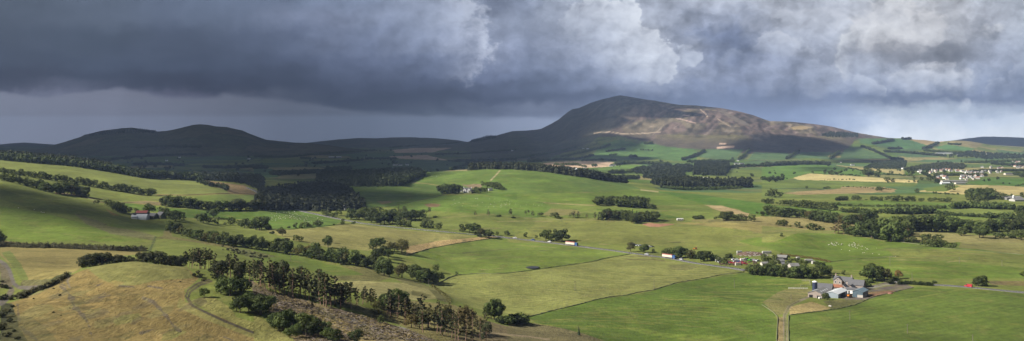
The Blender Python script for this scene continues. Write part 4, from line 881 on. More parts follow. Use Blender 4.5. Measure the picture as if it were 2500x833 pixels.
def beltrow(line, n, h, fmt, group, kinds=('belt', 'belt', 'broad', 'broad', 'belt', 'olive'), rows_=1, gap=9.0, wide=1.0, ymin=60, ymax=1e9, jit=.25):
    it = sorted(belt(line, n, h, rows_, gap, jit), key=lambda q: q[0])
    for k, (px, py, hp, dY) in enumerate(it):
        p = hit(px, py, ymin, ymax); Y = p[1] + dY
        if dY: p = world(px, Y)
        tree(rnd.choice(kinds), p, hp * p[1] / F, fmt.format(ordinal(k)), group, wide)

# ---- far woods that read as one mass
LOW = dict(spruce=[spruce_shape(70 + s, 60, .085, .21) for s in range(3)], broad=[broad_shape(80 + s, 95, .11, .0, .5, 6) for s in range(3)])
HEDGE_PTS = []
def inside(q, x, y):
    c = np.zeros(len(x), bool)
    for k in range(len(q)):
        (x1, y1), (x2, y2) = q[k - 1], q[k]
        c ^= ((y1 > y) != (y2 > y)) & (x < (x2 - x1) * (y - y1) / (y2 - y1 + 1e-12) + x1)
    return c
def mass(name, label, feet, kind, leaf, wid=1.0, group=None, cat='wood'):
    """feet: array of x, y, z, height -> one object"""
    V, Fq, o = [], [], 0
    for k, (x, y, z, h) in enumerate(feet):
        kk = kind if kind != 'mixed' else ('spruce' if rnd.random() < .4 else 'broad')
        (cv, cf), _ = LOW[kk][k % 3]; a = rnd.uniform(0, 6.28); c, s = math.cos(a) * h * wid, math.sin(a) * h * wid
        V.append(np.stack([x + cv[:, 0] * c - cv[:, 1] * s, y + cv[:, 0] * s + cv[:, 1] * c, z - .05 * h + cv[:, 2] * h], 1)); Fq.append(cf + o); o += len(cv)
    if not V: return None
    ob = link(name, mesh_from(name, np.concatenate(V), np.concatenate(Fq), M[leaf]))
    return tag(ob, label, cat, group, 'stuff')
def wood(name, label, poly, kind, h, gap, leaf=None, ymin=60, ymax=1e9, cat='wood', wid=1.0):
    q = [];
    for k in range(len(poly)):
        a, b = poly[k - 1], poly[k]
        for t in np.linspace(0, 1, 7)[1:]:
            p = hit(a[0] + (b[0] - a[0]) * t, a[1] + (b[1] - a[1]) * t, ymin, ymax); q.append(p[:2])
    q = np.array(q); x0, y0 = q.min(0); x1, y1 = q.max(0)
    gx, gy = np.meshgrid(np.arange(x0, x1 + gap, gap), np.arange(y0, y1 + gap, gap)); gx = gx.ravel() + rng.uniform(-.4, .4, gx.size) * gap; gy = gy.ravel() + rng.uniform(-.4, .4, gy.size) * gap
    m = inside(q, gx, gy)
    feet = [(x, y, zxy(x, y), h * rng.uniform(.75, 1.15)) for x, y in zip(gx[m], gy[m])]
    return mass(name, label, feet, kind, leaf or ('spruce' if kind == 'spruce' else 'broad'), wid, cat=cat)
def woodline(name, label, line, n, h, kind, rows_=2, gap=8.0, leaf=None, ymin=60, cat='wood', wid=1.0, ymax=1e9):
    feet = []
    for (px, py, hp, dY) in belt(line, n, (1, 1), rows_, gap):
        p = hit(px, py, ymin, ymax); x, y = p[0] * (p[1] + dY) / p[1], p[1] + dY
        feet.append((x, y, zxy(x, y), h * rng.uniform(.6, 1.25)))
    return mass(name, label, feet, kind, leaf or ('spruce' if kind == 'spruce' else 'broad'), wid, cat=cat)

# ------------------------------------------------------------------ trees of the foreground
trees(B(4,(50,385,190),(95,425,240),(135,405,200),(180,445,235),(205,445,160),(250,455,240),(275,462,250),(318,485,245),(350,475,250),(372,472,250),(420,495,235),(440,505,245),(480,480,200),(541,540,300),(562,550,280),(580,556,285),(622,562,265),(650,540,240),(692,575,185),(782,575,225),(740,535,185),(820,545,150),(870,535,145),(900,525,135),(960,535,125),(20,350,180),(160,420,170),(300,470,190),(400,490,200),(510,500,210),(600,540,190),(225,450,190)),
      '{} tall pine from the left in the open row above the felled bank', 'pines along the felled bank', 'pine', ymax=460, wide=1.0)
trees(B(2,(1490,225,150),(1505,232,140),(1522,240,165),(1550,255,170),(1580,262,175),(1612,266,180),(1640,272,190),(1690,285,180),(1535,240,140),(1600,250,160),(1655,262,165),(1565,250,150),(1625,262,170),(1675,275,150)),
      '{} slim bare-stemmed pine from the left in the stand beside the knoll', 'slim pines beside the knoll', 'pine', ymax=450, dy=14, wide=.9)
trees(B(2,(1720,300,120),(1750,345,160,'thickpine'),(1790,335,150,'thickpine'),(1850,335,220),(1885,335,210),(1970,335,160),(2005,360,180),(1930,350,150,'thickpine'),(2060,360,190),(1830,310,170),(1910,320,180),(2040,330,150),(2090,370,190)),
      '{} pine from the left in the clump at the head of the wheel track', 'pines above the wheel track', 'pine', ymax=440)
trees(B(2,(662,255,90),(690,252,100),(715,250,105),(745,245,110),(770,240,108),(800,228,105),(830,220,100),(855,212,95),(880,206,90),(905,200,80),(930,195,78),(960,192,72),(985,190,70),(735,235,95),(820,215,95)),
      '{} dense dark pine from the left in the thicket behind the knoll', 'dense pines behind the knoll', 'thickpine', ymax=440, dy=12, wide=1.5)
trees(B(2,(1010,190,55),(1040,190,60),(1065,190,48),(1110,190,55),(1140,190,90),(1170,190,110),(1200,190,95),(1240,192,110),(1270,195,125),(1300,195,118),(1340,198,95),(1370,200,115),(1405,205,110),(1440,210,110),(1460,215,100)),
      '{} bushy pine from the left along the crest of the grassy knoll', 'bushy pines on the crest', 'thickpine', ymax=440, dy=12, wide=1.25)
trees(B(2,(1770,450,120),(1800,440,140),(1850,470,160),(1890,450,150),(1940,470,145),(1640,480,80),(1930,605,145),(1900,590,110),(2000,592,150),(2050,600,120),(2090,625,135)),
      '{} dark rounded small tree from the left below the wheel track', 'small round trees below the wheel track', 'broad', ymax=430, wide=1.15)
trees(B(4,(20,600,150),(60,622,150),(120,570,110),(90,600,110),(230,755,185),(180,720,130),(270,745,150),(300,705,135),(200,750,140),(420,790,190),(400,740,150),(480,800,150),(560,800,130),(600,825,110),(340,800,110),(290,810,90),(820,850,120),(650,840,110)),
      '{} dark leafy small tree from the left on the lower bank', 'small trees on the lower bank', 'broad', ymax=420, wide=1.2)
trees(B(4,(1130,600,205),(1080,595,130),(1185,600,180),(1050,560,110)), '{} broad tree from the left in the dark clump below the felled bank', 'broad clump below the felled bank', 'broad', ymax=480, wide=1.1)
trees(B(4,(1220,705,225,'rusty'),(1295,720,200),(1360,765,220),(1400,725,190,'olive'),(1265,725,120,'olive'),(1330,730,130,'olive'),(1472,768,175),(1500,775,200),(1520,790,230),(1535,780,190),(1590,805,210),(1560,790,170),(1450,740,160),(1645,835,270,'rusty'),(1700,830,220,'rusty'),(1755,845,280,'rusty'),(1850,805,200),(1865,830,150,'thickpine'),(1820,820,170),(1620,820,200)),
      '{} thin pine or larch from the left in the lowest stand by the burn', 'pines and larches by the burn', 'pine', ymax=480)
trees(B(4,(1000,650,100,'olive'),(970,640,90,'olive'),(1020,690,70,'olive'),(1300,640,90,'olive'),(940,545,90),(985,580,80)), '{} thin scrubby tree from the left beside the dark clump', 'scrub beside the dark clump', 'olive', ymax=480)
beltrow([(525,672),(620,694),(700,714),(780,737),(860,745),(915,744)], 20, (58, 46), '{} slender pine from the left among the rear trees above the felled bank', 'rear pines above the felled bank', kinds=('pine', 'pine', 'thickpine', 'rusty'), wide=.95, ymax=470, jit=.45)
beltrow([(935,770),(1000,785),(1080,798),(1150,808),(1185,812)], 16, (50, 60), '{} slender pine from the left among the thin trees low on the bank', 'thin pines low on the bank', kinds=('pine', 'rusty', 'pine', 'olive'), wide=.95, ymax=480, jit=.4)
# the burn and the middle belts
trees(B(4,(980,100,100),(1012,82,85),(945,90,60),(1050,150,95),(1000,185,105),(960,205,90),(905,245,95),(945,248,90),(880,240,70),(1045,305,145),(1000,275,110),(1090,312,85),(1270,330,115),(1310,342,135),(1372,362,135),(1440,372,105),(1482,366,95),(1030,230,90),(1080,170,80),(1340,360,100),(1420,350,90)),
      '{} dark broadleaf tree from the left along the small burn', 'trees along the burn', 'broad', wide=1.05)
trees(B(4,(1090,122,115,'olive'),(1190,127,130,'olive'),(1130,110,90,'olive'),(1190,322,145,'olive'),(1160,318,90,'olive'),(1215,120,80,'olive')), '{} olive-grey tree from the left beside the burn', 'olive trees by the burn', 'olive')
trees(B(4,(595,80,95),(1465,278,66),(1628,302,30),(525,310,60)), '{} lone tree from the left in the pale fields by the burn', 'lone trees by the burn', 'broad')
beltrow([(414,567),(450,577),(492,589),(560,600),(620,608),(700,620),(760,630),(830,645),(897,650)], 46, (24, 31), '{} dark tree from the left in the long belt down the near slope', 'long tree belt down the near slope', rows_=1, wide=1.0, jit=.3)
beltrow([(430,566),(492,583),(560,594),(620,602),(700,613),(760,623),(830,637),(890,640)], 24, (24, 30), '{} tree from the left in the rear row of the long slope belt', 'rear row of the long belt', rows_=1, wide=1.0, jit=.3)
beltrow(A(1,(-10,278),(200,302),(400,332),(600,358),(800,397),(950,422),(1100,447),(1250,460)), 52, (14, 17), '{} round tree from the left in the upper shelter belt on the pasture', 'upper shelter belt', rows_=1, wide=1.1, jit=.35)
beltrow(A(1,(-10,330),(100,352),(200,375),(300,405),(420,440),(550,450),(640,460),(715,478)), 34, (15, 27), '{} tree from the left in the lower shelter belt behind the near slope', 'lower shelter belt', rows_=1, wide=1.05, jit=.35, ymin=1020)
trees(B(1,(1350,548,95),(1385,550,100),(1420,553,96),(1460,555,85),(1500,557,92),(1545,560,92),(1580,562,88),(1625,566,72),(1660,570,72),(1710,575,72),(1760,576,80),(1810,578,88),(1400,556,60),(1520,562,60),(1690,575,55),(1600,566,60)),
      '{} tree from the left in the dark clump beyond the farm with the arched barn', 'clump beyond the arched barn', 'belt', wide=1.15)
trees(B(1,(1860,580,85),(1890,580,75),(1925,580,100),(1965,580,85),(2000,578,80),(2040,578,70),(2075,576,105),(2110,576,90),(2140,575,95),(1945,580,70),(2060,577,80)), '{} tall tree from the left in the thin row beside the plantation road', 'thin row beside the plantation', 'thickpine', wide=1.5)
trees(B(1,(785,532,42),(880,545,58),(915,560,60),(940,580,75),(970,595,85),(1010,600,65),(1045,602,55),(1110,600,42),(1215,600,82),(1310,600,52),(1350,610,58),(1382,650,72),(1430,667,95),(1475,660,72),(1400,640,60),(900,552,50),(990,600,60),(1335,605,50)),
      '{} dark tree from the left around the farm with the arched barn', 'trees around the arched barn', 'broad', wide=1.2)
trees(B(1,(1655,685,100),(1620,672,72),(1735,640,82),(1690,690,70),(1760,692,62),(1880,702,70),(1990,722,92),(2040,726,70),(2110,742,112),(1945,706,52),(1830,700,25),(2075,735,80)) + B(3,(60,742,122),(18,738,112)),
      '{} round tree from the left in the gappy line below the sheep field', 'gappy line below the sheep field', 'broad', wide=1.2)
trees(B(3,(150,772,30,'bush'),(210,768,55),(230,790,80,'olive'),(120,735,40,'bush'),(285,725,22,'bush'),(335,722,45),(385,726,50),(425,720,50),(500,712,48),(530,712,58),(445,715,30,'bush'),(650,700,14,'bush'),(340,830,55),(380,832,45),(270,828,30,'bush'),(600,838,58),(235,834,30,'bush')),
      '{} small tree from the left along the dyke of the pale field', 'small trees along the pale field', 'broad', wide=1.1)
trees(B(3,(570,620,52),(605,632,58),(645,636,42),(690,622,55),(722,692,48),(810,690,26,'bush'),(590,622,40),(665,632,40)), '{} tree from the left beside the road bend near the white cottage', 'trees at the road bend', 'broad')
trees(B(3,(790,652,95),(820,655,70),(855,655,92),(900,650,105),(925,655,70),(955,678,112),(1000,690,112),(1030,690,95),(1062,692,110),(1100,690,100),(1130,692,112),(1175,700,90),(1180,712,55,'olive'),(1212,712,60,'olive'),(1262,716,58,'olive'),(1240,662,92),(1275,655,80),(1312,662,95),(1345,650,80),(1372,640,72),(960,615,65),(1010,610,70),(1100,640,72),(1170,622,80,'pine'),(1225,612,72,'pine'),(1215,650,90),(880,600,50),(1140,640,80),(1060,630,60)),
      '{} tree from the left in the big wood at the middle of the valley floor', 'wood in the middle of the valley', 'broad', wide=1.2)
trees(B(3,(1425,632,82,'pine'),(1380,722,72),(1442,726,66),(1506,737,62),(1692,752,66),(1755,758,85),(1795,762,85),(1850,795,88,'olive'),(1900,802,72,'olive'),(1820,790,70,'olive'),(1928,800,55),(1976,782,32),(2056,782,42),(1400,722,50)),
      '{} roadside tree from the left along the valley road', 'trees along the valley road', 'broad', wide=1.15)
trees(B(3,(1805,628,46,'pine'),(1900,624,58,'pine'),(1990,630,22,'bush'),(2092,618,56,'pine'),(2112,642,16,'bush'),(1480,640,20,'bush')) + B(5,(25,616,52,'pine'),(40,642,16,'bush'),(140,622,46,'pine'),(168,616,42,'pine'),(210,632,56,'pine'),(265,628,36,'olive'),(378,640,50,'olive'),(402,648,35,'olive'),(498,637,35,'pine'),(520,637,50,'pine'),(545,642,62,'pine'),(578,642,58,'pine'),(645,645,42,'pine'),(703,650,60,'pine')),
      '{} small wind-bent tree from the left in the sparse line across the plain', 'sparse line across the plain', 'pine', wide=1.6)
trees(B(3,(1520,442,78),(1550,444,86),(1612,446,86),(1642,442,82),(1590,444,76),(1680,428,52),(1800,440,56),(1830,442,50),(1856,440,54),(1890,432,42)), '{} tree from the left sheltering the white farmhouse on the hill', 'trees round the white farmhouse', 'belt', wide=1.15)
trees(B(3,(1860,376,36),(1882,384,38),(1905,390,44),(1930,398,55),(1950,400,55),(1972,406,60),(2000,410,50),(2018,414,38),(1990,404,50)), '{} tree from the left in the oblong copse above the white farmhouse', 'copse above the white farmhouse', 'belt', wide=1.15)
def clump(poly, n, h, fmt, group, kinds, wide=1.1):
    q = np.array([hit(*p)[:2] for p in poly]); out = []
    while len(out) < n:
        x, y = rng.uniform(q[:, 0].min(), q[:, 0].max()), rng.uniform(q[:, 1].min(), q[:, 1].max())
        if inside(q, np.array([x]), np.array([y]))[0] and all(math.hypot(x - o[0], y - o[1]) > h * .28 for o in out[-25:]): out.append((x, y))
    for k, (x, y) in enumerate(sorted(out, key=lambda o: o[0] / o[1])):
        tree(rnd.choice(kinds), (x, y, zxy(x, y)), h * rnd.uniform(.85, 1.12), fmt.format(ordinal(k)), group, wide)
clump(A(5,(712,540),(900,556),(1060,562),(1130,562),(1130,530),(720,522)), 44, 13.5, '{} dark tree from the left in the rounded copse on the plain', 'rounded copse on the plain', ('belt',))
trees(B(5,(1145,565,45),(1170,568,48),(1190,568,40)), '{} low tree at the right end of the rounded copse', 'end of the rounded copse', 'belt')
clump(A(5,(750,655),(900,668),(1060,690),(1190,668),(1225,650),(1000,640),(760,632)), 40, 12, '{} tree from the left in the long mixed copse by the bare earth patch', 'long mixed copse', ('belt', 'spruce', 'belt', 'thickpine'))
trees(B(5,(735,655,45,'spruce'),(765,660,60,'spruce'),(1200,668,72),(1170,676,70)), '{} outlying tree from the left at the edge of the long mixed copse', 'edge of the long mixed copse', 'belt')
trees(B(5,(1530,650,35,'bush'),(1565,650,38,'bush'),(1690,657,32),(1755,662,85),(1790,660,88),(1822,662,62,'olive'),(1862,662,45),(1885,662,58),(1925,662,52,'olive'),(1985,670,60),(2068,622,42,'olive'),(2025,605,18,'bush')), '{} tree from the left round the sandy mound', 'trees round the sandy mound', 'broad', wide=1.25)
trees(B(5,(142,797,42),(230,807,28),(5,780,28),(310,828,98),(345,832,70),(400,833,108),(440,835,112)), '{} dark tree from the left beside the road where the lorry passes', 'trees by the first lorry', 'broad', wide=1.15)
trees(B(6,(985,112,84,'olive'),(1095,120,78),(1112,118,60),(1170,124,36),(1262,150,62),(1290,155,75),(1330,162,92),(1360,164,102),(1395,164,96),(1425,160,78),(1460,168,70),(1478,172,80,'olive'),(1550,192,95),(1580,190,90),(1610,180,72),(1655,175,50,'bush')), '{} roadside tree from the left between the lorries and the yard', 'trees between the lorries and the yard', 'broad', wide=1.15)
trees(B(6,(1690,200,50,'olive'),(1745,215,62,'olive'),(1720,205,45,'olive'),(1780,165,45,'bush'),(1760,180,40,'olive'),(2060,190,60),(1650,185,40,'bush')), '{} thin scrubby tree from the left at the edge of the yard', 'scrub at the yard', 'olive')
trees(B(8,(30,215,60),(60,200,50,'olive'),(100,190,55),(115,225,60,'olive'),(215,235,55),(230,205,40,'olive'),(300,225,50),(330,240,60,'olive'),(350,205,30,'bush'),(270,190,30,'bush'),(440,215,30,'bush'),(10,170,40,'olive'),(200,165,30,'bush'),(480,230,40,'bush')), '{} tree or bush from the left half hiding the yard sheds', 'greenery round the yard sheds', 'broad', wide=1.1)
trees(B(8,(10,305,100),(45,300,90),(75,312,95),(110,312,100),(150,316,95),(190,320,100),(225,322,85),(262,326,100),(300,328,95),(335,328,105),(370,330,95),(410,330,100),(445,325,110),(480,318,100),(515,305,85),(540,290,70),(60,270,80),(180,285,70),(460,285,80),(350,300,90),(85,240,60,'olive')) + B(6,(1935,295,70),(1965,300,85),(2000,303,95)),
      '{} dark dense tree from the left in the screen between the yard and the farm', 'tree screen by the yard', 'belt', wide=1.0)
trees(B(8,(862,350,120),(892,352,148),(925,345,125),(985,347,112,'olive'),(1008,345,85,'olive'),(1095,332,78,'autumn'),(1075,335,30,'bush'),(885,366,42,'bush'),(855,362,40,'bush'),(1030,372,42,'bush'),(1050,372,28,'bush'),(1385,366,26,'bush'),(1735,390,85),(1770,392,95),(1720,385,60),(1800,390,45),(2096,312,42,'olive'),(655,300,40),(512,500,58,'olive'),(815,400,60,'olive'),(850,395,40,'bush')),
      '{} tree or bush from the left around the farm and its roadside', 'trees around the farm', 'broad', wide=1.15)
trees(B(6,(570,785,72,'spruce'),(20,690,85,'bush'),(60,695,95,'bush'),(105,692,100,'bush'),(85,680,70,'bush'),(130,690,60,'bush')) + B(4,(1930,660,180),(1905,650,140),(1965,660,150),(1985,690,70,'bush'),(2040,700,90,'bush')), '{} plant from the left in the gap beside the pale stubble corner', 'trees at the field corner', 'broad', ymin=440, wide=1.0)
trees(B(2,(0,500,80,'gorse'),(40,495,85,'gorse'),(85,500,70,'gorse'),(110,480,50,'gorse'),(10,400,60),(45,405,70),(15,360,40,'gorse'),(20,640,110,'gorse'),(60,600,80,'gorse'),(10,740,120,'gorse'),(80,680,70,'gorse'),(50,800,100,'gorse'),(110,760,60,'gorse'),(100,560,50,'gorse'),(140,820,60,'gorse'),
           (430,415,22,'gorse'),(480,470,40,'gorse'),(270,495,26,'gorse'),(340,425,24,'gorse'),(170,490,30,'gorse'),(220,465,28,'gorse'),(280,430,28,'gorse'),(380,385,24,'gorse'),(440,350,24,'gorse'),(500,325,24,'gorse'),(1560,310,60,'gorse'),(1610,320,60,'gorse'),(1640,350,50,'gorse'),(1590,290,55,'gorse'),(1450,360,20,'gorse'),(430,605,28,'gorse'),(490,630,16,'gorse'),(560,570,18,'gorse')),
      '{} dark gorse or bramble clump from the left on the rough knoll', 'gorse on the knoll', 'gorse', ymax=430, hs=.55)
trees(B(1,(-15,838,110),(20,842,70)), '{} near dark tree at the edge of the left slope', 'near trees at the left edge', 'belt', ymax=700)
trees(B(2,*[(rnd.uniform(1800, 2107), 0, rnd.uniform(12, 20), 'gorse') for k in range(0)]) + [(x, y, h, 'gorse') for x, y, h in [(rnd.uniform(548, 655), 0, 0) for k in range(0)]], '{}', 'none')
sc = [(548 + t * 95 + rnd.uniform(-8, 8), 606 + t * 24 + rnd.uniform(-5, 6), rnd.uniform(3.0, 6.5), 'gorse') for t in np.linspace(0, 1, 34)]
trees(sc, '{} low gorse clump from the left scattered over the bright slope', 'gorse on the bright slope', 'gorse', ymin=480)
# right-hand woods
trees(B(7,(60,620,88),(90,622,92),(115,626,88),(150,630,86),(185,634,84),(225,637,82),(250,635,60,'olive'),(305,640,78),(345,644,78),(385,655,80,'olive'),(420,660,88),(455,665,92),(490,670,96),(525,678,98),(560,682,102),(600,686,98),(640,690,80,'olive'),(700,690,85),(740,692,92),(780,690,88,'olive'),(830,682,108),(860,670,105),(895,655,98)),
      '{} big tree from the left in the front line of the wood on the plain', 'front line of the right-hand wood', 'belt', wide=1.15)
trees(B(7,(695,772,92),(730,780,80),(760,792,90),(800,792,120),(850,795,162),(895,803,172),(945,812,182),(995,822,190),(1045,832,192),(1095,832,165),(1145,790,168),(1190,750,140),(1225,735,118),(1000,760,130),(1080,770,150),(920,760,120),(1120,750,120),(870,750,90)),
      '{} tall tree from the left in the great dark clump of the right-hand wood', 'great dark clump', 'belt', wide=1.1)
trees(B(7,(590,767,100,'rusty'),(620,768,112,'rusty'),(662,772,80,'rusty'),(690,770,92,'rusty'),(765,760,80,'rusty'),(1195,820,105,'rusty'),(1215,826,80,'rusty')), '{} brown thin-crowned conifer from the left before the great dark clump', 'brown conifers', 'rusty', wide=1.7)
trees(B(7,(1262,745,128),(1300,750,135),(1340,752,138),(1380,754,140),(1420,756,140),(1460,756,142),(1500,756,142),(1540,756,140),(1575,758,130),(1330,690,100),(1450,700,100),(1645,756,112),(1690,758,112),(1730,760,108),(1770,762,105),(1800,760,95),(1850,752,100),(1890,750,104),(1935,752,100),(1985,752,104),(2030,755,108),(2075,755,112),(2120,752,120),(1960,700,80),(1870,700,60)),
      '{} dark tree from the left in the long wood east of the great clump', 'long dark wood on the plain', 'belt', wide=1.15)
trees(B(7,(1640,786,68),(1615,784,58),(1770,802,100),(1800,802,88),(1735,765,70),(1910,805,50,'olive'),(1950,806,52),(1985,804,60),(2040,808,70),(2110,820,90),(2125,700,110),(2120,640,110),(1330,835,70),(1380,838,70),(1440,836,66)), '{} separate tree from the left standing before the long dark wood', 'trees before the long wood', 'broad', wide=1.2)
trees(B(7,(140,705,50),(165,707,52),(190,705,55,'olive'),(230,712,16,'bush'),(290,720,52,'olive'),(382,735,55),(415,740,62,'olive'),(452,741,55),(490,742,28,'bush'),(160,792,32),(320,722,18,'bush')) + B(8,(1315,72,70,'olive'),(1350,76,66),(1390,78,72),(1425,78,68),(1460,80,62),(1510,86,48),(1545,88,50,'olive'),(910,12,40),(960,20,45),(1010,26,48),(1060,30,52),(1110,34,55),(1170,40,50,'olive'),(1215,44,55)),
      '{} small tree from the left on the rough grass below the right-hand wood', 'small trees below the right-hand wood', 'broad', wide=1.15)
trees(B(7,(15,525,45),(45,525,48),(80,525,45),(120,528,20),(165,542,52),(200,543,56),(240,546,58),(280,552,55),(310,556,62),(345,560,70),(385,562,66),(425,566,62),(460,570,66),(500,575,60),(535,580,58),(570,580,62),(600,580,50),(5,625,40)), '{} tree from the left in the hedgerow behind the right-hand wood', 'hedgerow behind the right-hand wood', 'belt', wide=1.2)
trees(B(7,(745,497,40),(772,497,42),(800,495,25),(848,496,12,'bush'),(895,500,36),(915,500,38),(935,500,34),(968,502,38),(1025,502,44,'olive'),(1070,506,50),(1095,506,52),(1120,506,50),(1180,506,46),(1205,506,48),(1230,506,44),(1285,507,28),(1305,508,32),(1365,507,34),(1405,508,38),(1445,508,32),(1475,510,34),(1500,510,32),(1522,508,38)), '{} round tree from the left in the spaced row across the green fields', 'spaced row across the green fields', 'broad', wide=1.3)
trees(B(7,(90,472,72),(48,472,42),(75,470,55),(150,472,46),(960,427,46),(945,420,38),(1262,437,38),(1530,426,70),(540,408,28),(515,405,20,'bush'),(365,402,22),(1018,350,45),(1066,350,35,'autumn'),(1195,350,14,'autumn'),(1240,350,22,'autumn'),(1268,350,20,'autumn'),(1298,336,32),(866,306,82),(940,308,62),(880,305,40),(412,278,22),(512,284,24),(570,290,36),(625,287,28),(1050,290,36),(1210,300,60),(1360,342,38),(1415,360,42),(1240,325,22)),
      '{} scattered tree from the left among the far stubble fields', 'scattered far field trees', 'broad', wide=1.2)
trees(B(7,(1690,490,85),(1715,490,98),(1745,492,102),(1775,492,100),(1805,490,100),(1835,490,98),(1862,488,92),(1890,490,70),(1920,490,60),(1950,492,58),(1980,490,48),(2030,470,28),(2115,470,40),(1700,510,60),(1760,512,70),(1820,510,60)), '{} tree from the left in the domed wood by the grey farm sheds', 'domed wood by the grey sheds', 'belt', wide=1.2)

# the 300 broadleaf trees that show largest stand on their own; the smaller rest is one object
WAIT.sort(key=lambda q: -q[0])
for q in WAIT[:300]: tree(*q[1:6], wide=q[6], now=True)
MID = [broad_shape(90 + s, 260, .062, .0, w, 9) for s, w in ((1, .46), (2, .42), (3, .5))]
V, Fq, o = [], [], 0
for k, q in enumerate(WAIT[300:]):
    cv, cf = MID[k % 3][0]; a = rnd.uniform(0, 6.28); (x, y, z), h = q[2], q[3]; w = h * q[6]; c, s = math.cos(a) * w, math.sin(a) * w
    V.append(np.stack([x + cv[:, 0] * c - cv[:, 1] * s, y + cv[:, 0] * s + cv[:, 1] * c, z - .04 * h + cv[:, 2] * h], 1)); Fq.append(cf + o); o += len(cv)
tag(link('broadleaf_trees', mesh_from('broadleaf_trees', np.concatenate(V), np.concatenate(Fq), M['broad'])), 'smaller broadleaf trees of the shelter belts, hedgerows and copses across the valley', 'trees', None, 'stuff')
# ------------------------------------------------------------------ far woods and hedges
NA = 'dark wood far out on the valley floor under the storm'
wood('conifer_plantation', 'dark conifer plantation covering the hollow left of the hill pasture', A(3,(0,575),(40,470),(200,430),(480,400),(640,400),(760,440),(850,520),(925,575),(800,580),(560,590),(300,580)), 'spruce', 15, 6.0, wid=1.2)
wood('spruce_wood', 'dark spruce block with bare lower edge beside the hill pasture', A(3,(500,345),(700,382),(900,388),(1190,385),(1270,350),(1380,300),(1300,285),(900,300),(560,320)), 'spruce', 17, 6.5, wid=1.1)
woodline('wood_edge', 'paler leafy trees along the end of the spruce block', A(3,(1190,385),(1250,355),(1300,335),(1385,300)), 22, 12, 'broad', 2, 10)
wood('conifer_wood', 'dark wood between the plantation and the left pastures', A(1,(1480,330),(1760,340),(1990,365),(2132,440),(2132,330),(1900,305),(1600,300)), 'mixed', 12, 9, leaf='spruce')
wood('upland_wood', 'dark conifer wood along the top of the left pasture', A(1,(-60,150),(380,180),(700,235),(940,280),(900,245),(500,180),(200,140),(-60,110)), 'mixed', 14, 8.5, leaf='spruce', ymin=1480)
woodline('wood_edge', 'leafy trees along the upper edge of the left pasture', A(1,(-40,165),(200,190),(400,218),(600,243),(800,275),(950,295),(1050,305)), 75, 13, 'broad', 2, 9, ymin=1480)
woodline('conifer_row', 'taller spruces breaking the skyline above the left pasture', A(1,(-30,120),(60,120),(130,120),(150,125),(280,135),(390,150)), 26, 17, 'spruce', 2, 9, ymin=1600)
woodline('tree_row', 'row of trees between the left pasture and the dark plain', A(1,(1060,300),(1180,318),(1300,322),(1400,325),(1560,335),(1640,345)), 48, 13, 'broad', 2, 12)
woodline('tree_row', 'spindly trees on the rough brown strip', A(1,(1610,355),(1700,385),(1780,395),(1860,425)), 16, 9, 'broad', 1, 8)
woodline('conifer_row', 'long conifer belt along the crest of the hill pasture', A(3,(1745,243),(1900,243),(2132,245)) + A(5,(60,248),(200,256),(330,270),(450,288),(600,308)), 150, 15, 'spruce', 3, 7, wid=1.3, ymax=1960)
woodline('conifer_row', 'conifer belt running down the far side of the hill pasture', A(5,(600,305),(700,325),(800,335),(950,355)), 60, 15, 'broad', 3, 8, leaf='spruce', wid=1.2, ymax=2000)
wood('conifer_block', 'oblong block of tall grey conifers beyond the plain', A(5,(1240,398),(1500,402),(1990,396),(1985,380),(1470,372),(1250,372)), 'spruce', 22, 9, wid=1.1)
woodline('scrub', 'low scrub along the foot of the oblong conifer block', A(5,(1250,400),(1450,415),(1700,412),(1900,402)), 44, 7, 'broad', 2, 9)
wood('mixed_wood', 'broad dark wood behind the oblong conifer block', A(5,(1170,378),(1240,330),(1100,318),(1120,290),(1000,272),(1040,255),(1200,230),(1500,222),(1500,265),(1360,285),(1450,310),(1380,350),(1250,355),(1240,380)), 'mixed', 15, 13, leaf='spruce')
wood('conifer_block', 'tall conifers at the right end of the broad dark wood', A(5,(1510,290),(1770,300),(1805,240),(1790,215),(1520,215)), 'spruce', 22, 10, wid=1.1)
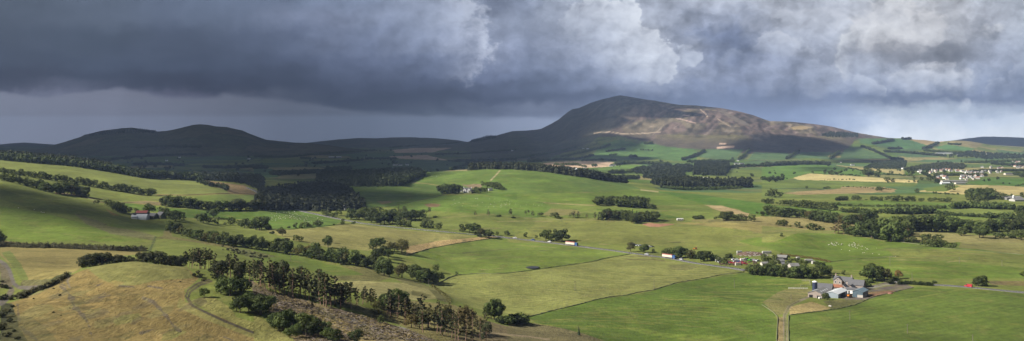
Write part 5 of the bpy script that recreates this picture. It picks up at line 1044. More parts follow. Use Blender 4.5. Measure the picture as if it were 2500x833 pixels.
for k, (L, n, h, what) in enumerate([
    (A(5,(830,280),(945,278)), 14, 14, 'clump of trees near the pale road fields'), (A(5,(900,325),(1060,325)), 18, 14, 'line of trees before the broad dark wood'), (A(5,(960,275),(1010,272)), 6, 13, 'little group of trees west of the broad dark wood'),
    (A(5,(870,212),(1000,200),(1180,205),(1310,212)), 46, 16, 'leafy belt in front of the long white farm'), (A(5,(600,180),(760,172),(880,182)), 30, 12, 'hedge of trees along the top of the big stubble field'),
    (A(5,(375,212),(460,215),(560,212),(640,232)), 22, 12, 'trees round the sheds at the stubble field'), (A(5,(430,238),(640,262),(740,280)), 24, 13, 'trees before the sheds at the stubble field'), (A(5,(690,225),(720,225)), 3, 15, 'lone trees in the stubble field'),
    (A(5,(160,190),(400,175),(560,170),(700,135)), 60, 14, 'wooded line at the foot of the shaded hill'), (A(5,(-100,180),(160,150),(420,105),(560,70)), 60, 14, 'dark wooded line climbing the shaded hill'), (A(5,(430,150),(600,115),(780,70),(830,50)), 50, 14, 'wooded gully above the white cottages'),
    (A(5,(800,105),(950,85)), 14, 14, 'dark copse on the shaded green hillside'), (A(5,(985,152),(1050,150)), 9, 18, 'round copse in the sunlit hill fields'), (A(5,(830,132),(890,132)), 6, 12, 'two little copses on the hill fields'), (A(5,(1065,90),(1190,95)), 8, 12, 'small copse at the edge of the moor'), (A(5,(1110,40),(1180,42)), 9, 18, 'round copse under the heather slope'),
    (A(5,(1420,175),(1500,150),(1560,125),(1600,100)), 40, 17, 'slanting shelter belt below the heather hill'), (A(5,(1460,190),(1600,185),(1840,188)), 40, 15, 'long belt along the foot of the hill fields'), (A(5,(1880,175),(1930,130),(1965,95)), 26, 17, 'second slanting shelter belt below the hill'),
    (A(5,(1800,235),(1950,225),(2132,222)), 40, 14, 'wood beside the road to the village'), (A(7,(0,222),(150,214),(300,206),(440,206),(552,212)), 70, 19, 'thick dark shelter wood before the hill'), (A(7,(200,165),(250,140),(300,110)), 18, 18, 'third slanting shelter belt below the hill'), (A(7,(558,165),(590,140),(630,110)), 22, 18, 'short brown shelter belt at the hill foot'),
    (A(7,(805,62),(900,95),(1000,140),(1060,168),(1150,172)), 70, 16, 'long diagonal belt down the green hillside'), (A(7,(905,44),(980,30),(1068,16)), 30, 20, 'dark oblong plantation on the green hill'), (A(7,(1310,88),(1380,60),(1435,38)), 26, 20, 'dark tongue of plantation on the far hill'), (A(7,(1030,82),(1135,82)), 18, 17, 'copse on the near side of the green hill'),
    (A(7,(1000,105),(1150,112),(1350,130),(1500,142)), 60, 16, 'wood along the foot of the green hill'), (A(7,(1320,98),(1450,110),(1650,120)), 40, 15, 'trees by the long white works'), (A(7,(1140,4),(1210,2)), 16, 18, 'plantation on the skyline of the green hill'), (A(7,(1515,44),(1620,48)), 18, 14, 'dark strip of trees on the far hill'),
    (A(7,(700,238),(770,250),(850,268)), 18, 7, 'ragged hedge beside the pale field'), (A(7,(880,290),(1100,292),(1240,305)), 34, 7, 'hedge of low trees before the village'), (A(7,(640,290),(800,302)), 14, 6, 'low hedge above the straw-coloured field'),
    (A(7,(500,334),(560,332),(640,332),(690,332),(770,336)), 12, 5, 'small bushes on the straw-coloured field'), (A(7,(0,332),(60,334),(172,334)), 15, 13, 'loose row of round trees left of the straw-coloured field'), (A(7,(600,500),(650,498),(690,498)), 16, 7, 'hedge above the hedgerow fields'),
    (A(7,(480,525),(620,540),(760,548),(950,550),(1100,552),(1250,556),(1460,566)), 64, 5, 'long leafy hedge across the green fields'), (A(7,(650,595),(760,600),(900,612),(960,600),(1080,612)), 26, 8, 'dark trees behind the right-hand wood'), (A(7,(1080,605),(1200,610),(1380,602),(1400,585)), 30, 10, 'dark line of trees east of the hedgerow'), (A(7,(1540,565),(1700,560),(1850,568),(2050,575)), 44, 10, 'wood below the domed wood'),
    (A(7,(1420,612),(1600,625),(1840,640)), 30, 6, 'dark hedge round the right-hand field'), (A(7,(1850,642),(1960,648),(2090,655)), 18, 9, 'trees at the corner of the right-hand field'), (A(7,(1380,560),(1500,565)), 9, 7, 'trees at the bend of the leafy hedge'),
    (A(7,(660,388),(800,395),(1000,408),(1060,412)), 26, 4, 'low dark hedge by the brown field'), (A(7,(1390,442),(1500,450),(1600,452)), 10, 5, 'bushes on the pale eastern field'), (A(7,(2060,385),(2132,370)), 9, 5, 'dark dyke-side hedge in the eastern green field'),
    (A(7,(1870,205),(2000,215),(2132,215)), 40, 14, 'trees among the upper village houses'), (A(7,(1400,300),(1600,298),(1830,300)), 46, 11, 'garden trees of the village'), (A(7,(1300,280),(1400,330),(1440,360)), 18, 12, 'trees at the near end of the village'), (A(7,(1650,195),(1850,190),(2132,180)), 50, 15, 'wood above the village'), (A(7,(1700,270),(1860,262),(2132,262)), 56, 11, 'trees between the rows of village houses'), (A(7,(2050,290),(2132,300)), 14, 14, 'trees at the far end of the village'),
    (A(3,(140,292),(300,290),(520,275),(600,262)), 66, 14, NA), (A(3,(600,255),(700,250),(790,248)), 34, 15, 'feathery trees on the dark ridge beyond the plantation'), (A(3,(480,205),(700,190),(890,175)), 50, 13, 'thin dark wood below the long shed'), (A(3,(0,240),(110,240)), 14, 13, 'trees by the dim green field'), (A(3,(380,160),(470,165)), 12, 12, 'trees round the dim farm'), (A(3,(900,165),(1000,165),(1160,160)), 26, 12, 'trees in front of the shaded stubble'), (A(3,(1580,185),(1700,180),(1750,205),(1600,255)), 34, 12, 'dark trees behind the hill pasture'), (A(3,(0,150),(300,150),(600,120),(1000,95)), 80, 14, 'dark line of woods at the foot of the shaded hills'), (A(3,(1100,70),(1400,50),(1700,30)), 60, 14, 'dark wooded rise before the great hill'), (A(3,(1480,130),(1750,120),(2000,100),(2132,90)), 60, 14, 'dark wooded line in front of the great hill'), (A(3,(1640,185),(1900,180),(2132,170)), 60, 14, 'dark wood between the shaded fields'),
    (A(1,(1650,235),(1800,240),(2132,230)), 50, 13, 'wood on the dim plain beyond the pastures'), (A(1,(1080,215),(1300,210),(1500,222)), 40, 13, 'woods at the near edge of the dim plain'), (A(1,(900,175),(1100,150),(1400,135),(1600,130)), 60, 14, 'dim wood at the foot of the twin hills'), (A(1,(1100,75),(1300,65),(1640,70)), 44, 16, 'dark plantation across the lower twin hill'), (A(1,(480,130),(700,165),(900,180)), 40, 15, 'dim wood below the left twin hill')]):
    woodline('wood' if h > 9 else 'hedgerow', what, L, n, h * .82 if L[0][1] < 470 else h, 'broad', 2 if n > 8 and h > 9 else 1, 11, leaf='spruce' if k in (24, 25, 29, 20, 23) else 'broad', ymin=1100, cat='wood' if h > 9 else 'hedgerow', wid=1.15)
# big wooded country round the village, and plantations on the hills
wood('wood', 'spreading dark wood in front of the village', A(7,(1160,255),(1290,225),(1500,200),(1650,215),(1640,245),(1420,255),(1230,262)), 'mixed', 13, 17, leaf='spruce')
wood('wood', 'wooded country behind the village', A(7,(1500,150),(1700,150),(1800,165),(2132,160),(2132,130),(1850,120),(1700,100),(1560,130)), 'mixed', 14, 22, leaf='spruce')
wood('wood', 'dark wood at the foot of the diagonal belt', A(7,(830,240),(1000,245),(1160,240),(1180,190),(1100,175),(900,215)), 'mixed', 13, 17, leaf='spruce')
wood('plantation', 'blue-green plantation on the shoulder of the heather hill', A(15,(1400,478),(1480,498),(1760,500),(1770,470),(1600,455),(1500,450)), 'spruce', 14, 17, wid=1.4)
wood('plantation', 'dark plantation on the low ridge left of the great hill', [(1145,349),(1210,338),(1212,333),(1190,334),(1150,345)], 'spruce', 13, 18, wid=1.4)
wood('plantation', 'dark plantation along the top of the left twin hill', [(203,332),(250,322),(300,316),(345,316),(380,320),(380,326),(300,326),(230,332)], 'spruce', 8, 16, wid=1.9)
sel = np.argwhere((EDGE < 9) & (rng.uniform(0, 1, EDGE.shape) < .028) & (add < 8) & (Yg < 7000) & (Yg > 2250) & (PXg > -100) & (PXg < 2600))
mass('hedgerow_trees', 'scattered hedgerow trees along the far field boundaries', [(Xg[i, j], Yg[i, j], Z[i, j], rng.uniform(4, 13)) for i, j in sel], 'broad', 'broad', 1.1, cat='hedgerow trees')

# ------------------------------------------------------------------ walls, fences, hedges, road, pond
M.update(stone=mat('field_stone', (.105, .108, .056), .9, .35, .9), asphalt=mat('asphalt', (.075, .072, .07), .85, .25, .4), rwhite=mat('road_paint', (.6, .6, .58), .6, .2, 2.0), water=mat('pond_water', (.03, .032, .035), .5, .1, .2, spec=.12),
         white=mat('white_paint', (.60, .59, .56), .6, .12, .5), dullsheet=mat('dull_sheet', (.20, .235, .26), .5, .2, .4), harl=mat('grey_harling', (.33, .32, .30), .85, .2, .5), cream=mat('cream_render', (.46, .42, .35), .8, .15, .5), pink=mat('pink_stone', (.235, .195, .17), .85, .3, .9), slate=mat('slate', (.085, .085, .09), .6, .25, .8), greyroof=mat('grey_sheet', (.15, .147, .14), .6, .3, .4),
         rust=mat('rusty_sheet', (.20, .085, .05), .75, .35, .5), whitesheet=mat('pale_sheet', (.43, .45, .455), .5, .14, .35), bluesheet=mat('blue_sheet', (.07, .10, .12), .45, .2, .4), bluelight=mat('blue_roof', (.12, .165, .19), .45, .15, .4), navy=mat('navy_enamel', (.018, .025, .06), .5, .25, .7, spec=.5), dark=mat('dark_opening', (.012, .012, .013), .9, .1, 1),
         glass=mat('window_glass', (.03, .035, .045), .15, .1, 1, spec=.5), red=mat('red_paint', (.33, .02, .03), .45, .1, 1, spec=.5), blue=mat('blue_paint', (.03, .075, .20), .35, .1, 1, spec=.5), orange=mat('orange_paint', (.45, .16, .03), .5, .25, 1), green=mat('green_paint', (.10, .38, .04), .45, .15, 1), tyre=mat('tyre', (.015, .015, .016), .9, .1, 2), silver=mat('silver_paint', (.45, .46, .47), .35, .1, 1, spec=.5),
         wool=mat('wool', (.58, .55, .46), .95, .12, 3), face=mat('dark_face', (.05, .045, .04), .9, .1, 3), pole=mat('weathered_pole', (.13, .11, .09), .9, .2, 1), redroof=mat('red_tiles', (.20, .10, .075), .8, .25, .3), oldred=mat('faded_red_sheet', (.21, .062, .052), .7, .3, .3), concrete=mat('concrete', (.34, .31, .27), .9, .25, .5), scrap=mat('rubble', (.095, .062, .045), .9, .5, .7))
def ribbon(name, pts, w, h, m, label=None, cat=None, group=None, kind=None, step=5.0, prof=None):
    """a wall or band draped over the ground along photo points"""
    L = np.array([q[:2] for q in pts], float); sg = np.r_[0, np.cumsum(np.hypot(*np.diff(L, axis=0).T))]
    t = np.linspace(0, sg[-1], max(2, int(sg[-1] / step) + 1))
    P = np.array([hit(x, y) for x, y in zip(np.interp(t, sg, L[:, 0]), np.interp(t, sg, L[:, 1]))])
    P = P[np.r_[True, np.abs(np.diff(P[:, 1])) < 90]]
    d = np.gradient(P[:, :2], axis=0); d /= np.linalg.norm(d, axis=1)[:, None] + 1e-9; nrm = np.stack([-d[:, 1], d[:, 0]], 1) * w / 2
    V = []
    for p, n in zip(P, nrm):
        a, b = p[:2] - n, p[:2] + n; za, zb_ = zxy(*a), zxy(*b)
        top = max(p[2], za, zb_) + h * rnd.uniform(.45, 1.25) if kind != 'structure' else max(p[2], za, zb_) + h
        V += [(a[0], a[1], za - .3), (a[0] + n[0] * .3 * (kind != 'structure'), a[1] + n[1] * .3 * (kind != 'structure'), top), (b[0] - n[0] * .3 * (kind != 'structure'), b[1] - n[1] * .3 * (kind != 'structure'), top), (b[0], b[1], zb_ - .3)]
    Fq = []
    for k in range(len(P) - 1):
        o = 4 * k
        for a, b in ((0, 1), (1, 2), (2, 3)): Fq.append((o + a, o + a + 4, o + b + 4, o + b))
    Fq += [(0, 1, 2, 3), (4 * len(P) - 1, 4 * len(P) - 2, 4 * len(P) - 3, 4 * len(P) - 4)]
    ob = link(name, mesh_from(name, V, Fq, m))
    if kind: ob['kind'] = kind
    if label: tag(ob, label, cat, group)
    return ob, P, d
ROADS = [A(3,(330,573),(440,597),(550,620),(700,652),(850,681),(1000,702),(1200,722),(1450,745),(1700,768),(1900,785)) + A(6,(-60,-4),(0,4),(150,20),(300,38),(450,56),(600,75),(800,100),(1000,127),(1150,148),(1300,167),(1500,206),(1700,234),(1800,247),(1910,266)),
         A(8,(1055,356),(1110,362),(1200,368),(1370,381),(1500,388),(1650,399),(1900,424),(2000,434),(2107,444),(2250,460)), A(3,(-60,395),(0,417),(40,440),(82,475))]
for q, wv_ in zip(ROADS, (6.6, 6.6, 6.2)):
    rd, P, d = ribbon('road', q, wv_, .22, M['asphalt'], kind='structure', step=4)
    nrm = np.stack([-d[:, 1], d[:, 0]], 1)
    V, Fq = [], []
    for side, half in ((-wv_ / 2 + .35, .10), (0, .07), (wv_ / 2 - .35, .10)):
        o = len(V)
        for k, p in enumerate(P):
            z = max(p[2], zxy(*(p[:2] - nrm[k] * wv_ / 2)), zxy(*(p[:2] + nrm[k] * wv_ / 2))) + .235
            for s in (-half, half): c = p[:2] + nrm[k] * (side + s); V.append((c[0], c[1], z))
        for k in range(len(P) - 1):
            if side == 0 and k % 2: continue
            Fq.append((o + 2 * k, o + 2 * k + 2, o + 2 * k + 3, o + 2 * k + 1))
    rl = link('road_markings', mesh_from('road_markings', V, Fq, M['rwhite'])); rl['kind'] = 'structure'
for lab, q in [('dark stone dyke between the pale hay field and the bright green field', A(6,(160,640),(280,610),(400,578),(550,545),(700,502),(820,480),(950,465),(1050,442),(1150,428),(1250,398),(1350,366),(1450,350),(1580,328),(1720,300),(1900,278))),
               ('stone dyke curving between the pond field and the hay field', A(4,(1430,395),(1500,362),(1560,325),(1640,302),(1800,292),(2000,290)) + A(6,(0,288),(200,262),(480,222),(600,208),(700,190),(760,172),(880,152),(1000,130))),
               ('dyke along the top of the pond field', A(4,(1225,145),(1400,92),(1650,45),(1900,10),(1990,0)) ),
               ('dyke round the big field below the farm', A(8,(218,625),(350,608),(500,590),(640,568),(750,542),(830,508),(880,482),(1000,455),(1100,430),(1220,405))),
               ('stone dyke beside the farm lane', A(8,(216,840),(213,720),(216,628))),
               ('dyke on the outer side of the farm lane', A(8,(118,840),(124,720),(128,640),(90,600),(0,540))),
               ('dark dyke rising to the white farmhouse', A(3,(1060,552),(1150,538),(1280,510),(1400,485),(1535,455))),
               ('dyke between the sheep field and the pale field', A(3,(170,745),(300,735),(450,715),(640,700),(800,688))),
               ('stone dyke crossing the plain under the wind-bent trees', A(5,(0,640),(200,642),(400,655),(640,658))),
               ('stone dyke below the hollow where sheep graze', A(8,(480,205),(700,180),(850,168),(1000,158),(1100,152))),
               ('dyke along the rough grass below the right-hand wood', A(8,(900,8),(1200,48),(1500,88),(1700,105),(2107,140))),
               ('drystone dyke below the upper pasture', A(1,(1250,462),(1500,455),(1700,447),(1880,440),(2100,452))),
               ('dyke beside the farm with the arched barn', A(1,(700,475),(780,500),(900,520),(1100,515),(1340,520)))]:
    ribbon('stone_wall', q, .6, (.55 if 'hay' in lab else .5), M['stone'], lab, 'stone wall')
def hedge(lab, line, h, w, leaf='broad', n=6.0):
    L = np.array([q[:2] for q in line], float); sg = np.r_[0, np.cumsum(np.hypot(*np.diff(L, axis=0).T))]
    t = np.linspace(0, sg[-1], int(sg[-1] / 1.5) + 2); P = np.array([hit(x, y) for x, y in zip(np.interp(t, sg, L[:, 0]), np.interp(t, sg, L[:, 1]))])
    m = int(len(P) * n * 4); k = rng.uniform(0, len(P) - 1.001, m); i = k.astype(int); q = P[i] + (P[i + 1] - P[i]) * (k - i)[:, None]
    hh = h * (1 + .35 * np.sin(k * .9) * np.sin(k * .37 + 1)); a = rng.uniform(0, math.pi, m); r = rng.uniform(.6, 1, m)
    off = np.stack([np.zeros(m), np.cos(a) * w / 2 * r, np.sin(a) * hh * r], 1); off[:, 0] = rng.normal(0, w * .2, m)
    c = quads(q + off, np.stack([np.zeros(m), np.cos(a), np.sin(a)], 1), .36, rng)
    return tag(link('hedge', mesh_from('hedge', c[0], c[1], M[leaf])), lab, 'hedge')
hedge('long dark overgrown hedge across the foot of the left slope', A(2,(-40,78),(100,76),(230,84),(340,82),(352,88),(380,82),(500,88),(700,98),(900,106),(1050,112),(1180,112)), 3.6, 3.0, 'gorse', 9)
hedge('trimmed dark hedge on the roadside right of the farm', A(8,(1098,378),(1180,376),(1260,382),(1375,390)), 2.6, 2.5, 'broad', 12)
hedge('brown weedy bank at the edge of the machinery yard', A(8,(150,140),(260,155),(400,170),(550,200)), 1.8, 3, 'olive', 6)
hedge('bramble hedge along the lower lane of the knoll', A(2,(150,495),(250,450),(350,415),(450,372),(540,310)), 2.0, 2.6, 'gorse', 5)
hedge('ragged hedge on the field corner by the burn', A(4,(1430,395),(1480,430),(1550,480),(1570,520)), 1.6, 3, 'olive', 5)
# pond
pc_ = hit(*A(6,(195,243))[0]); pv_ = [(pc_[0] + 6.0 * math.cos(a) * (1 + .12 * math.sin(3 * a)), pc_[1] + 8 * math.sin(a) * (1 + .1 * math.cos(2 * a))) for a in np.linspace(0, 6.283, 33)[:-1]]
wz = max(zxy(*p) for p in pv_) * .5 + pc_[2] * .5 + .12
me = bpy.data.meshes.new('pond'); me.from_pydata([(x, y, wz) for x, y in pv_], [], [tuple(range(32))]); me.materials.append(M['water']); link('pond', me)['kind'] = 'structure'

# ------------------------------------------------------------------ mesh kit for buildings and vehicles
class Kit:
    def __init__(s): s.V, s.F = [], []
    def add(s, V, Fq): o = len(s.V); s.V += [tuple(v) for v in V]; s.F += [tuple(i + o for i in f) for f in Fq]; return s
    def box(s, x0, x1, y0, y1, z0, z1, bev=0.0):
        if bev:
            b = bmesh.new(); bmesh.ops.create_cube(b, size=1)
            for v in b.verts: v.co = ((x0 + x1) / 2 + v.co.x * (x1 - x0), (y0 + y1) / 2 + v.co.y * (y1 - y0), (z0 + z1) / 2 + v.co.z * (z1 - z0))
            bmesh.ops.bevel(b, geom=b.edges[:], offset=bev, segments=2, affect='EDGES')
            b.verts.index_update(); s.add([v.co[:] for v in b.verts], [[v.index for v in f.verts] for f in b.faces]); b.free(); return s
        return s.add([(x, y, z) for x in (x0, x1) for y in (y0, y1) for z in (z0, z1)], [(0, 1, 3, 2), (4, 6, 7, 5), (0, 4, 5, 1), (2, 3, 7, 6), (0, 2, 6, 4), (1, 5, 7, 3)])
    def prism(s, prof, x0, x1, axis='x'):
        n = len(prof); f = (lambda t, a, b: (t, a, b)) if axis == 'x' else (lambda t, a, b: (a, t, b))
        V = [f(x0, a, b) for a, b in prof] + [f(x1, a, b) for a, b in prof]
        return s.add(V, [tuple(range(n))[::-1], tuple(range(n, 2 * n))] + [(k, (k + 1) % n, (k + 1) % n + n, k + n) for k in range(n)])
    def cyl(s, c, r0, r1, h, seg=14, axis='z'):
        V = []
        for t, r in ((0, r0), (h, r1)):
            for k in range(seg):
                a = 6.2832 * k / seg; u, v = r * math.cos(a), r * math.sin(a)
                V.append((c[0] + u, c[1] + v, c[2] + t) if axis == 'z' else (c[0] + u, c[1] + t, c[2] + v) if axis == 'y' else (c[0] + t, c[1] + u, c[2] + v))
        return s.add(V, [tuple(range(seg)), tuple(range(2 * seg - 1, seg - 1, -1))] + [(k, (k + 1) % seg, (k + 1) % seg + seg, k + seg) for k in range(seg)])
    def ob(s, name, m, parent=None):
        me = bpy.data.meshes.new(name); me.from_pydata(s.V, [], s.F); me.materials.append(m)
        b = bmesh.new(); b.from_mesh(me); bmesh.ops.recalc_face_normals(b, faces=b.faces[:]); b.to_mesh(me); b.free()
        return link(name, me, parent)
def empty(name, loc, rz, label, cat, group=None):
    o = bpy.data.objects.new(name, None); COL.objects.link(o); o.location = loc; o.rotation_euler = (0, 0, rz); return tag(o, label, cat, group)
def gable(root, L, W, eave, ridge, wall, roof, over=.35, th=.18, base=-1.0, x0=None, y0=0.0):
    """ridge along x; walls and two roof slopes"""
    x0 = -L / 2 if x0 is None else x0; x1 = x0 + L; h = W / 2
    Kit().prism([(y0 - h, base), (y0 + h, base), (y0 + h, eave), (y0, ridge), (y0 - h, eave)], x0, x1).ob('wall', M[wall], root)
    sl = (ridge - eave) / h; k = Kit()
    k.prism([(y0 - h - over, eave - sl * over + .02), (y0, ridge + .02), (y0, ridge + th), (y0 - h - over, eave - sl * over + th)], x0 - over, x1 + over)
    k.prism([(y0 + h + over, eave - sl * over + .02), (y0 + h + over, eave - sl * over + th), (y0 + .001, ridge + th), (y0 + .001, ridge + .02)], x0 - over, x1 + over)
    return k.ob('roof', M[roof], root)
def windows(root, items, m='glass', frame='white', name='window'):
    """items: x, y, z of the centre, width, height, facing ('-y', '+x', ...)"""
    for x, y, z, w, h, f in items:
        if f[1] == 'y':
            s = -1 if f[0] == '-' else 1
            a = Kit().box(x - w / 2 - .12, x + w / 2 + .12, min(y, y + s * .08), max(y, y + s * .08), z - h / 2 - .12, z + h / 2 + .12).ob(name, M[frame], root)
            Kit().box(x - w / 2, x + w / 2, min(y + s * .02, y + s * .11), max(y + s * .02, y + s * .11), z - h / 2, z + h / 2).ob('pane', M[m], a)
        else:
            s = -1 if f[0] == '-' else 1
            a = Kit().box(min(x, x + s * .08), max(x, x + s * .08), y - w / 2 - .12, y + w / 2 + .12, z - h / 2 - .12, z + h / 2 + .12).ob(name, M[frame], root)
            Kit().box(min(x + s * .02, x + s * .11), max(x + s * .02, x + s * .11), y - w / 2, y + w / 2, z - h / 2, z + h / 2).ob('pane', M[m], a)
def chimney(roof, x, y, z0, z1, m='pink'):
    c = Kit().box(x - .45, x + .45, y - .35, y + .35, z0, z1).ob('chimney', M[m], roof)
    Kit().cyl((x - .2, y, z1), .13, .11, .5, 8).cyl((x + .2, y, z1), .13, .11, .5, 8).ob('pot', M['redroof'], c)
def at(r, x, y, dY=0.0):
    p = hit(*A(r, (x, y))[0]); 
    return p if not dY else world(PX0 + p[0] / p[1] * F, p[1] + dY)

# ------------------------------------------------------------------ the stone farm
YF = at(8, 600, 490)[1]
def fm(x, dY):      # zoomed column of the farm view, metres behind its front
    px = 1860 + x / 3.292; Y = YF + dY; return world(px, Y)
mz = YF / F / 3.292
p = fm(658, 46); t = empty('farmhouse', p, math.radians(-38), 'two-storey pink stone farmhouse with slate roof and two chimney stacks', 'house')
t.scale = (1.06, 1.06, .88)
r_ = gable(t, 12.5, 7.5, 5.6, 8.6, 'pink', 'slate'); chimney(r_, -5.6, 0, 8.0, 10.6); chimney(r_, 5.6, 0, 8.0, 10.4)
g2 = Kit().prism([(-5.4, -1), (.4, -1), (.4, 5.8), (-2.5, 8.5), (-5.4, 5.8)], -5.6, 0, 'y').ob('front_gable', M['pink'], t)
k = Kit(); k.prism([(-5.8, 5.55), (-2.5, 8.55), (-2.5, 8.75), (-5.8, 5.75)], -5.9, 0, 'y'); k.prism([(.8, 5.55), (.8, 5.75), (-2.499, 8.75), (-2.499, 8.55)], -5.9, 0, 'y'); k.ob('front_roof', M['slate'], g2)
windows(t, [(-4.0, -5.6, 4.4, .9, 1.5, '-y'), (-1.0, -5.6, 4.4, .9, 1.5, '-y'), (-2.5, -5.6, 6.6, .7, 1.0, '-y'), (-4.0, -5.6, 1.6, .9, 1.6, '-y'), (-1.0, -5.6, 1.6, .9, 1.6, '-y'), (2.2, -3.75, 4.3, .9, 1.4, '-y'), (4.6, -3.75, 4.3, .9, 1.4, '-y'), (4.6, -3.75, 1.6, .9, 1.5, '-y'), (6.25, 1.0, 4.2, .9, 1.4, '+x')])
Kit().box(1.6, 2.6, -3.86, -3.74, -.2, 2.2).ob('door', M['dark'], t)
p = fm(425, 16); t = empty('silo', p, 0, 'tall navy tower silo with a white cap beside the stone barn', 'silo')
k = Kit().cyl((0, 0, -1), 1.75, 1.75, 10.6, 24).ob('tower', M['navy'], t)
k = Kit()
for z in np.arange(.6, 9.4, 1.25): k.cyl((0, 0, z), 1.80, 1.80, .12, 24)
k.ob('hoop', M['navy'], t)
k = Kit().cyl((0, 0, 9.6), 1.85, 1.5, .45, 24).cyl((0, 0, 10.05), 1.5, .4, .45, 24).ob('cap', M['white'], t); Kit().box(1.72, 1.95, -.25, .25, 0, 9.4).ob('ladder', M['silver'], t)
p = fm(500, 26); t = empty('barn', p, math.radians(-30), 'dark slate-roofed barn standing behind the navy silo', 'barn'); gable(t, 12, 9, 3.6, 7.0, 'pink', 'slate')
rz = math.radians(52)
p = fm(463, 9); t = empty('barn', p, rz, 'pink stone barn with grey patched roof and two dark openings', 'barn'); r_ = gable(t, 19, 10.2, 3.7, 5.6, 'pink', 'greyroof')
for k_, (y, w, h) in enumerate(((2.9, 2.6, 2.4), (-2.9, 2.8, 2.3))): Kit().box(-9.62, -9.44, y - w / 2, y + w / 2, -.9, h).ob('doorway', M['dark'], t)
for x in (-5, -1, 3, 7): Kit().prism([(-3.6, 4.42 + .12), (-2.2, 4.94 + .12), (-2.2, 4.94 + .24), (-3.6, 4.42 + .24)], x, x + .9).ob('rooflight', M['whitesheet'], r_)
for x in (-6, -2, 2, 6): Kit().prism([(3.6, 4.42 + .12), (2.2, 4.94 + .12), (2.2, 4.94 + .24), (3.6, 4.42 + .24)], x, x + .9).ob('rooflight', M['whitesheet'], r_)
p = fm(602, 11); t = empty('shed', p, rz, 'large pale metal shed with white sloping roof in the farmyard', 'shed'); r_ = gable(t, 21, 8.8, 3.3, 4.7, 'dullsheet', 'whitesheet')
Kit().box(-6, 4, -4.48, -4.36, -.5, 2.8).ob('open_bay', M['dark'], t); k = Kit()
for x in (-6, -2.7, .6, 4): k.box(x - .12, x + .12, -4.56, -4.40, -.5, 3.2)
k.ob('post', M['silver'], t)
k = Kit()
for x in np.arange(-10, 11, 1.1): k.prism([(-4.6, 3.14 + .13), (0, 4.7 + .19), (0, 4.7 + .23), (-4.6, 3.14 + .17)], x, x + .1); k.prism([(4.6, 3.14 + .13), (0, 4.7 + .19), (0, 4.7 + .23), (4.6, 3.14 + .17)], x, x + .1)
k.ob('roof_ribs', M['whitesheet'], r_)
p = fm(792, 6); t = empty('shed', p, rz, 'smaller dark blue metal shed with pale block base in the farmyard', 'shed'); r_ = gable(t, 13, 7.2, 4.0, 5.5, 'bluesheet', 'bluelight')
Kit().box(-6.58, -6.42, -3.62, .2, -.8, 1.9).ob('block_base', M['concrete'], t); Kit().box(-5.5, 3, -3.70, -3.56, -.8, 1.6).ob('side_base', M['concrete'], t); Kit().box(-6.60, -6.44, .6, 3.2, -.8, 3.2).ob('door', M['bluesheet'], t)
p = fm(582, 33); t = empty('shed', p, math.radians(-34), 'long low shed with rusty orange roof behind the white shed', 'shed'); gable(t, 12.5, 6, 3.4, 5.0, 'greyroof', 'rust')
p = fm(690, 30); t = empty('outbuilding', p, math.radians(-34), 'grey twin-gabled outbuilding between farmhouse and white wall', 'outbuilding')
for x in (-2.6, 2.6):
    Kit().prism([(x - 2.5, -1), (x + 2.5, -1), (x + 2.5, 2.9), (x, 5.0), (x - 2.5, 2.9)], -4, 4, 'y').ob('wall', M['pink'], t)
    k = Kit(); k.prism([(x - 2.58, 2.9), (x, 5.05), (x, 5.2), (x - 2.58, 3.05)], -4.2, 4.2, 'y'); k.prism([(x + 2.58, 2.9), (x + 2.58, 3.05), (x + .001, 5.2), (x + .001, 5.05)], -4.2, 4.2, 'y'); k.ob('roof', M['slate'], t)
p = fm(730, 22); t = empty('outbuilding', p, math.radians(-34), 'low white-walled building facing the farmyard', 'outbuilding'); gable(t, 8.6, 4.5, 2.8, 4.0, 'white', 'slate'); Kit().box(-2.6, -1.6, -2.36, -2.22, -.5, 2.0).ob('door', M['dark'], t)
p = fm(762, 36); t = empty('barn', p, math.radians(-34), 'dark steep-roofed barn to the right of the farmhouse', 'barn'); gable(t, 11, 7, 3.6, 7.0, 'pink', 'slate')
def wheel(root, x, y, z, r, w, hub='silver', name='wheel'):
    k = Kit().cyl((x, y, z), r, r, w, 14, 'y').ob(name, M['tyre'], root); Kit().cyl((x, y - .01, z), r * .5, r * .5, w + .02, 10, 'y').ob('rim', M[hub], k)
p = fm(708, 1); t = empty('dumper', p, .4, 'small orange site dumper parked before the blue shed', 'dumper')
Kit().box(-.9, 1.4, -.7, .7, .7, 1.3, .08).ob('chassis', M['orange'], t); Kit().prism([(-.8, 1.25), (.8, 1.25), (1.0, 2.2), (-1.0, 2.2)], -1.9, -.5).ob('skip', M['orange'], t); Kit().box(.3, 1.2, -.5, .5, 1.3, 2.4, .06).ob('cab', M['dark'], t)
for x in (-1.1, 1.0):
    for y in (-.95, .6): wheel(t, x, y, .55, .55, .35)
p = fm(467, -3.5); t = empty('bale', p, .3, 'white wrapped bale lying below the pink stone barn', 'bale'); Kit().cyl((-.9, 0, .75), .75, .75, 1.7, 16, 'x').ob('wrap', M['white'], t); Kit().cyl((-.93, 0, .75), .5, .5, 1.76, 16, 'x').ob('end', M['cream'], t)
p = at(8, 548, 553); b = bmesh.new(); bmesh.ops.create_icosphere(b, subdivisions=2, radius=1.2)
for v in b.verts: v.co *= 1 + .35 * (rnd.random() - .5); v.co.z *= .6
me = bpy.data.meshes.new('boulder'); b.to_mesh(me); b.free(); me.materials.append(M['concrete']); tag(put('boulder', me, p), 'pale boulder in the dry grass below the farm', 'boulder')
p = at(8, 1035, 452); V, Fq = [], []
b = bmesh.new(); bmesh.ops.create_icosphere(b, subdivisions=3, radius=1.5)
for v in b.verts: v.co *= 1 + .4 * (rnd.random() - .5); v.co.z = max(v.co.z, -.5) * .55; v.co.x *= 1.3
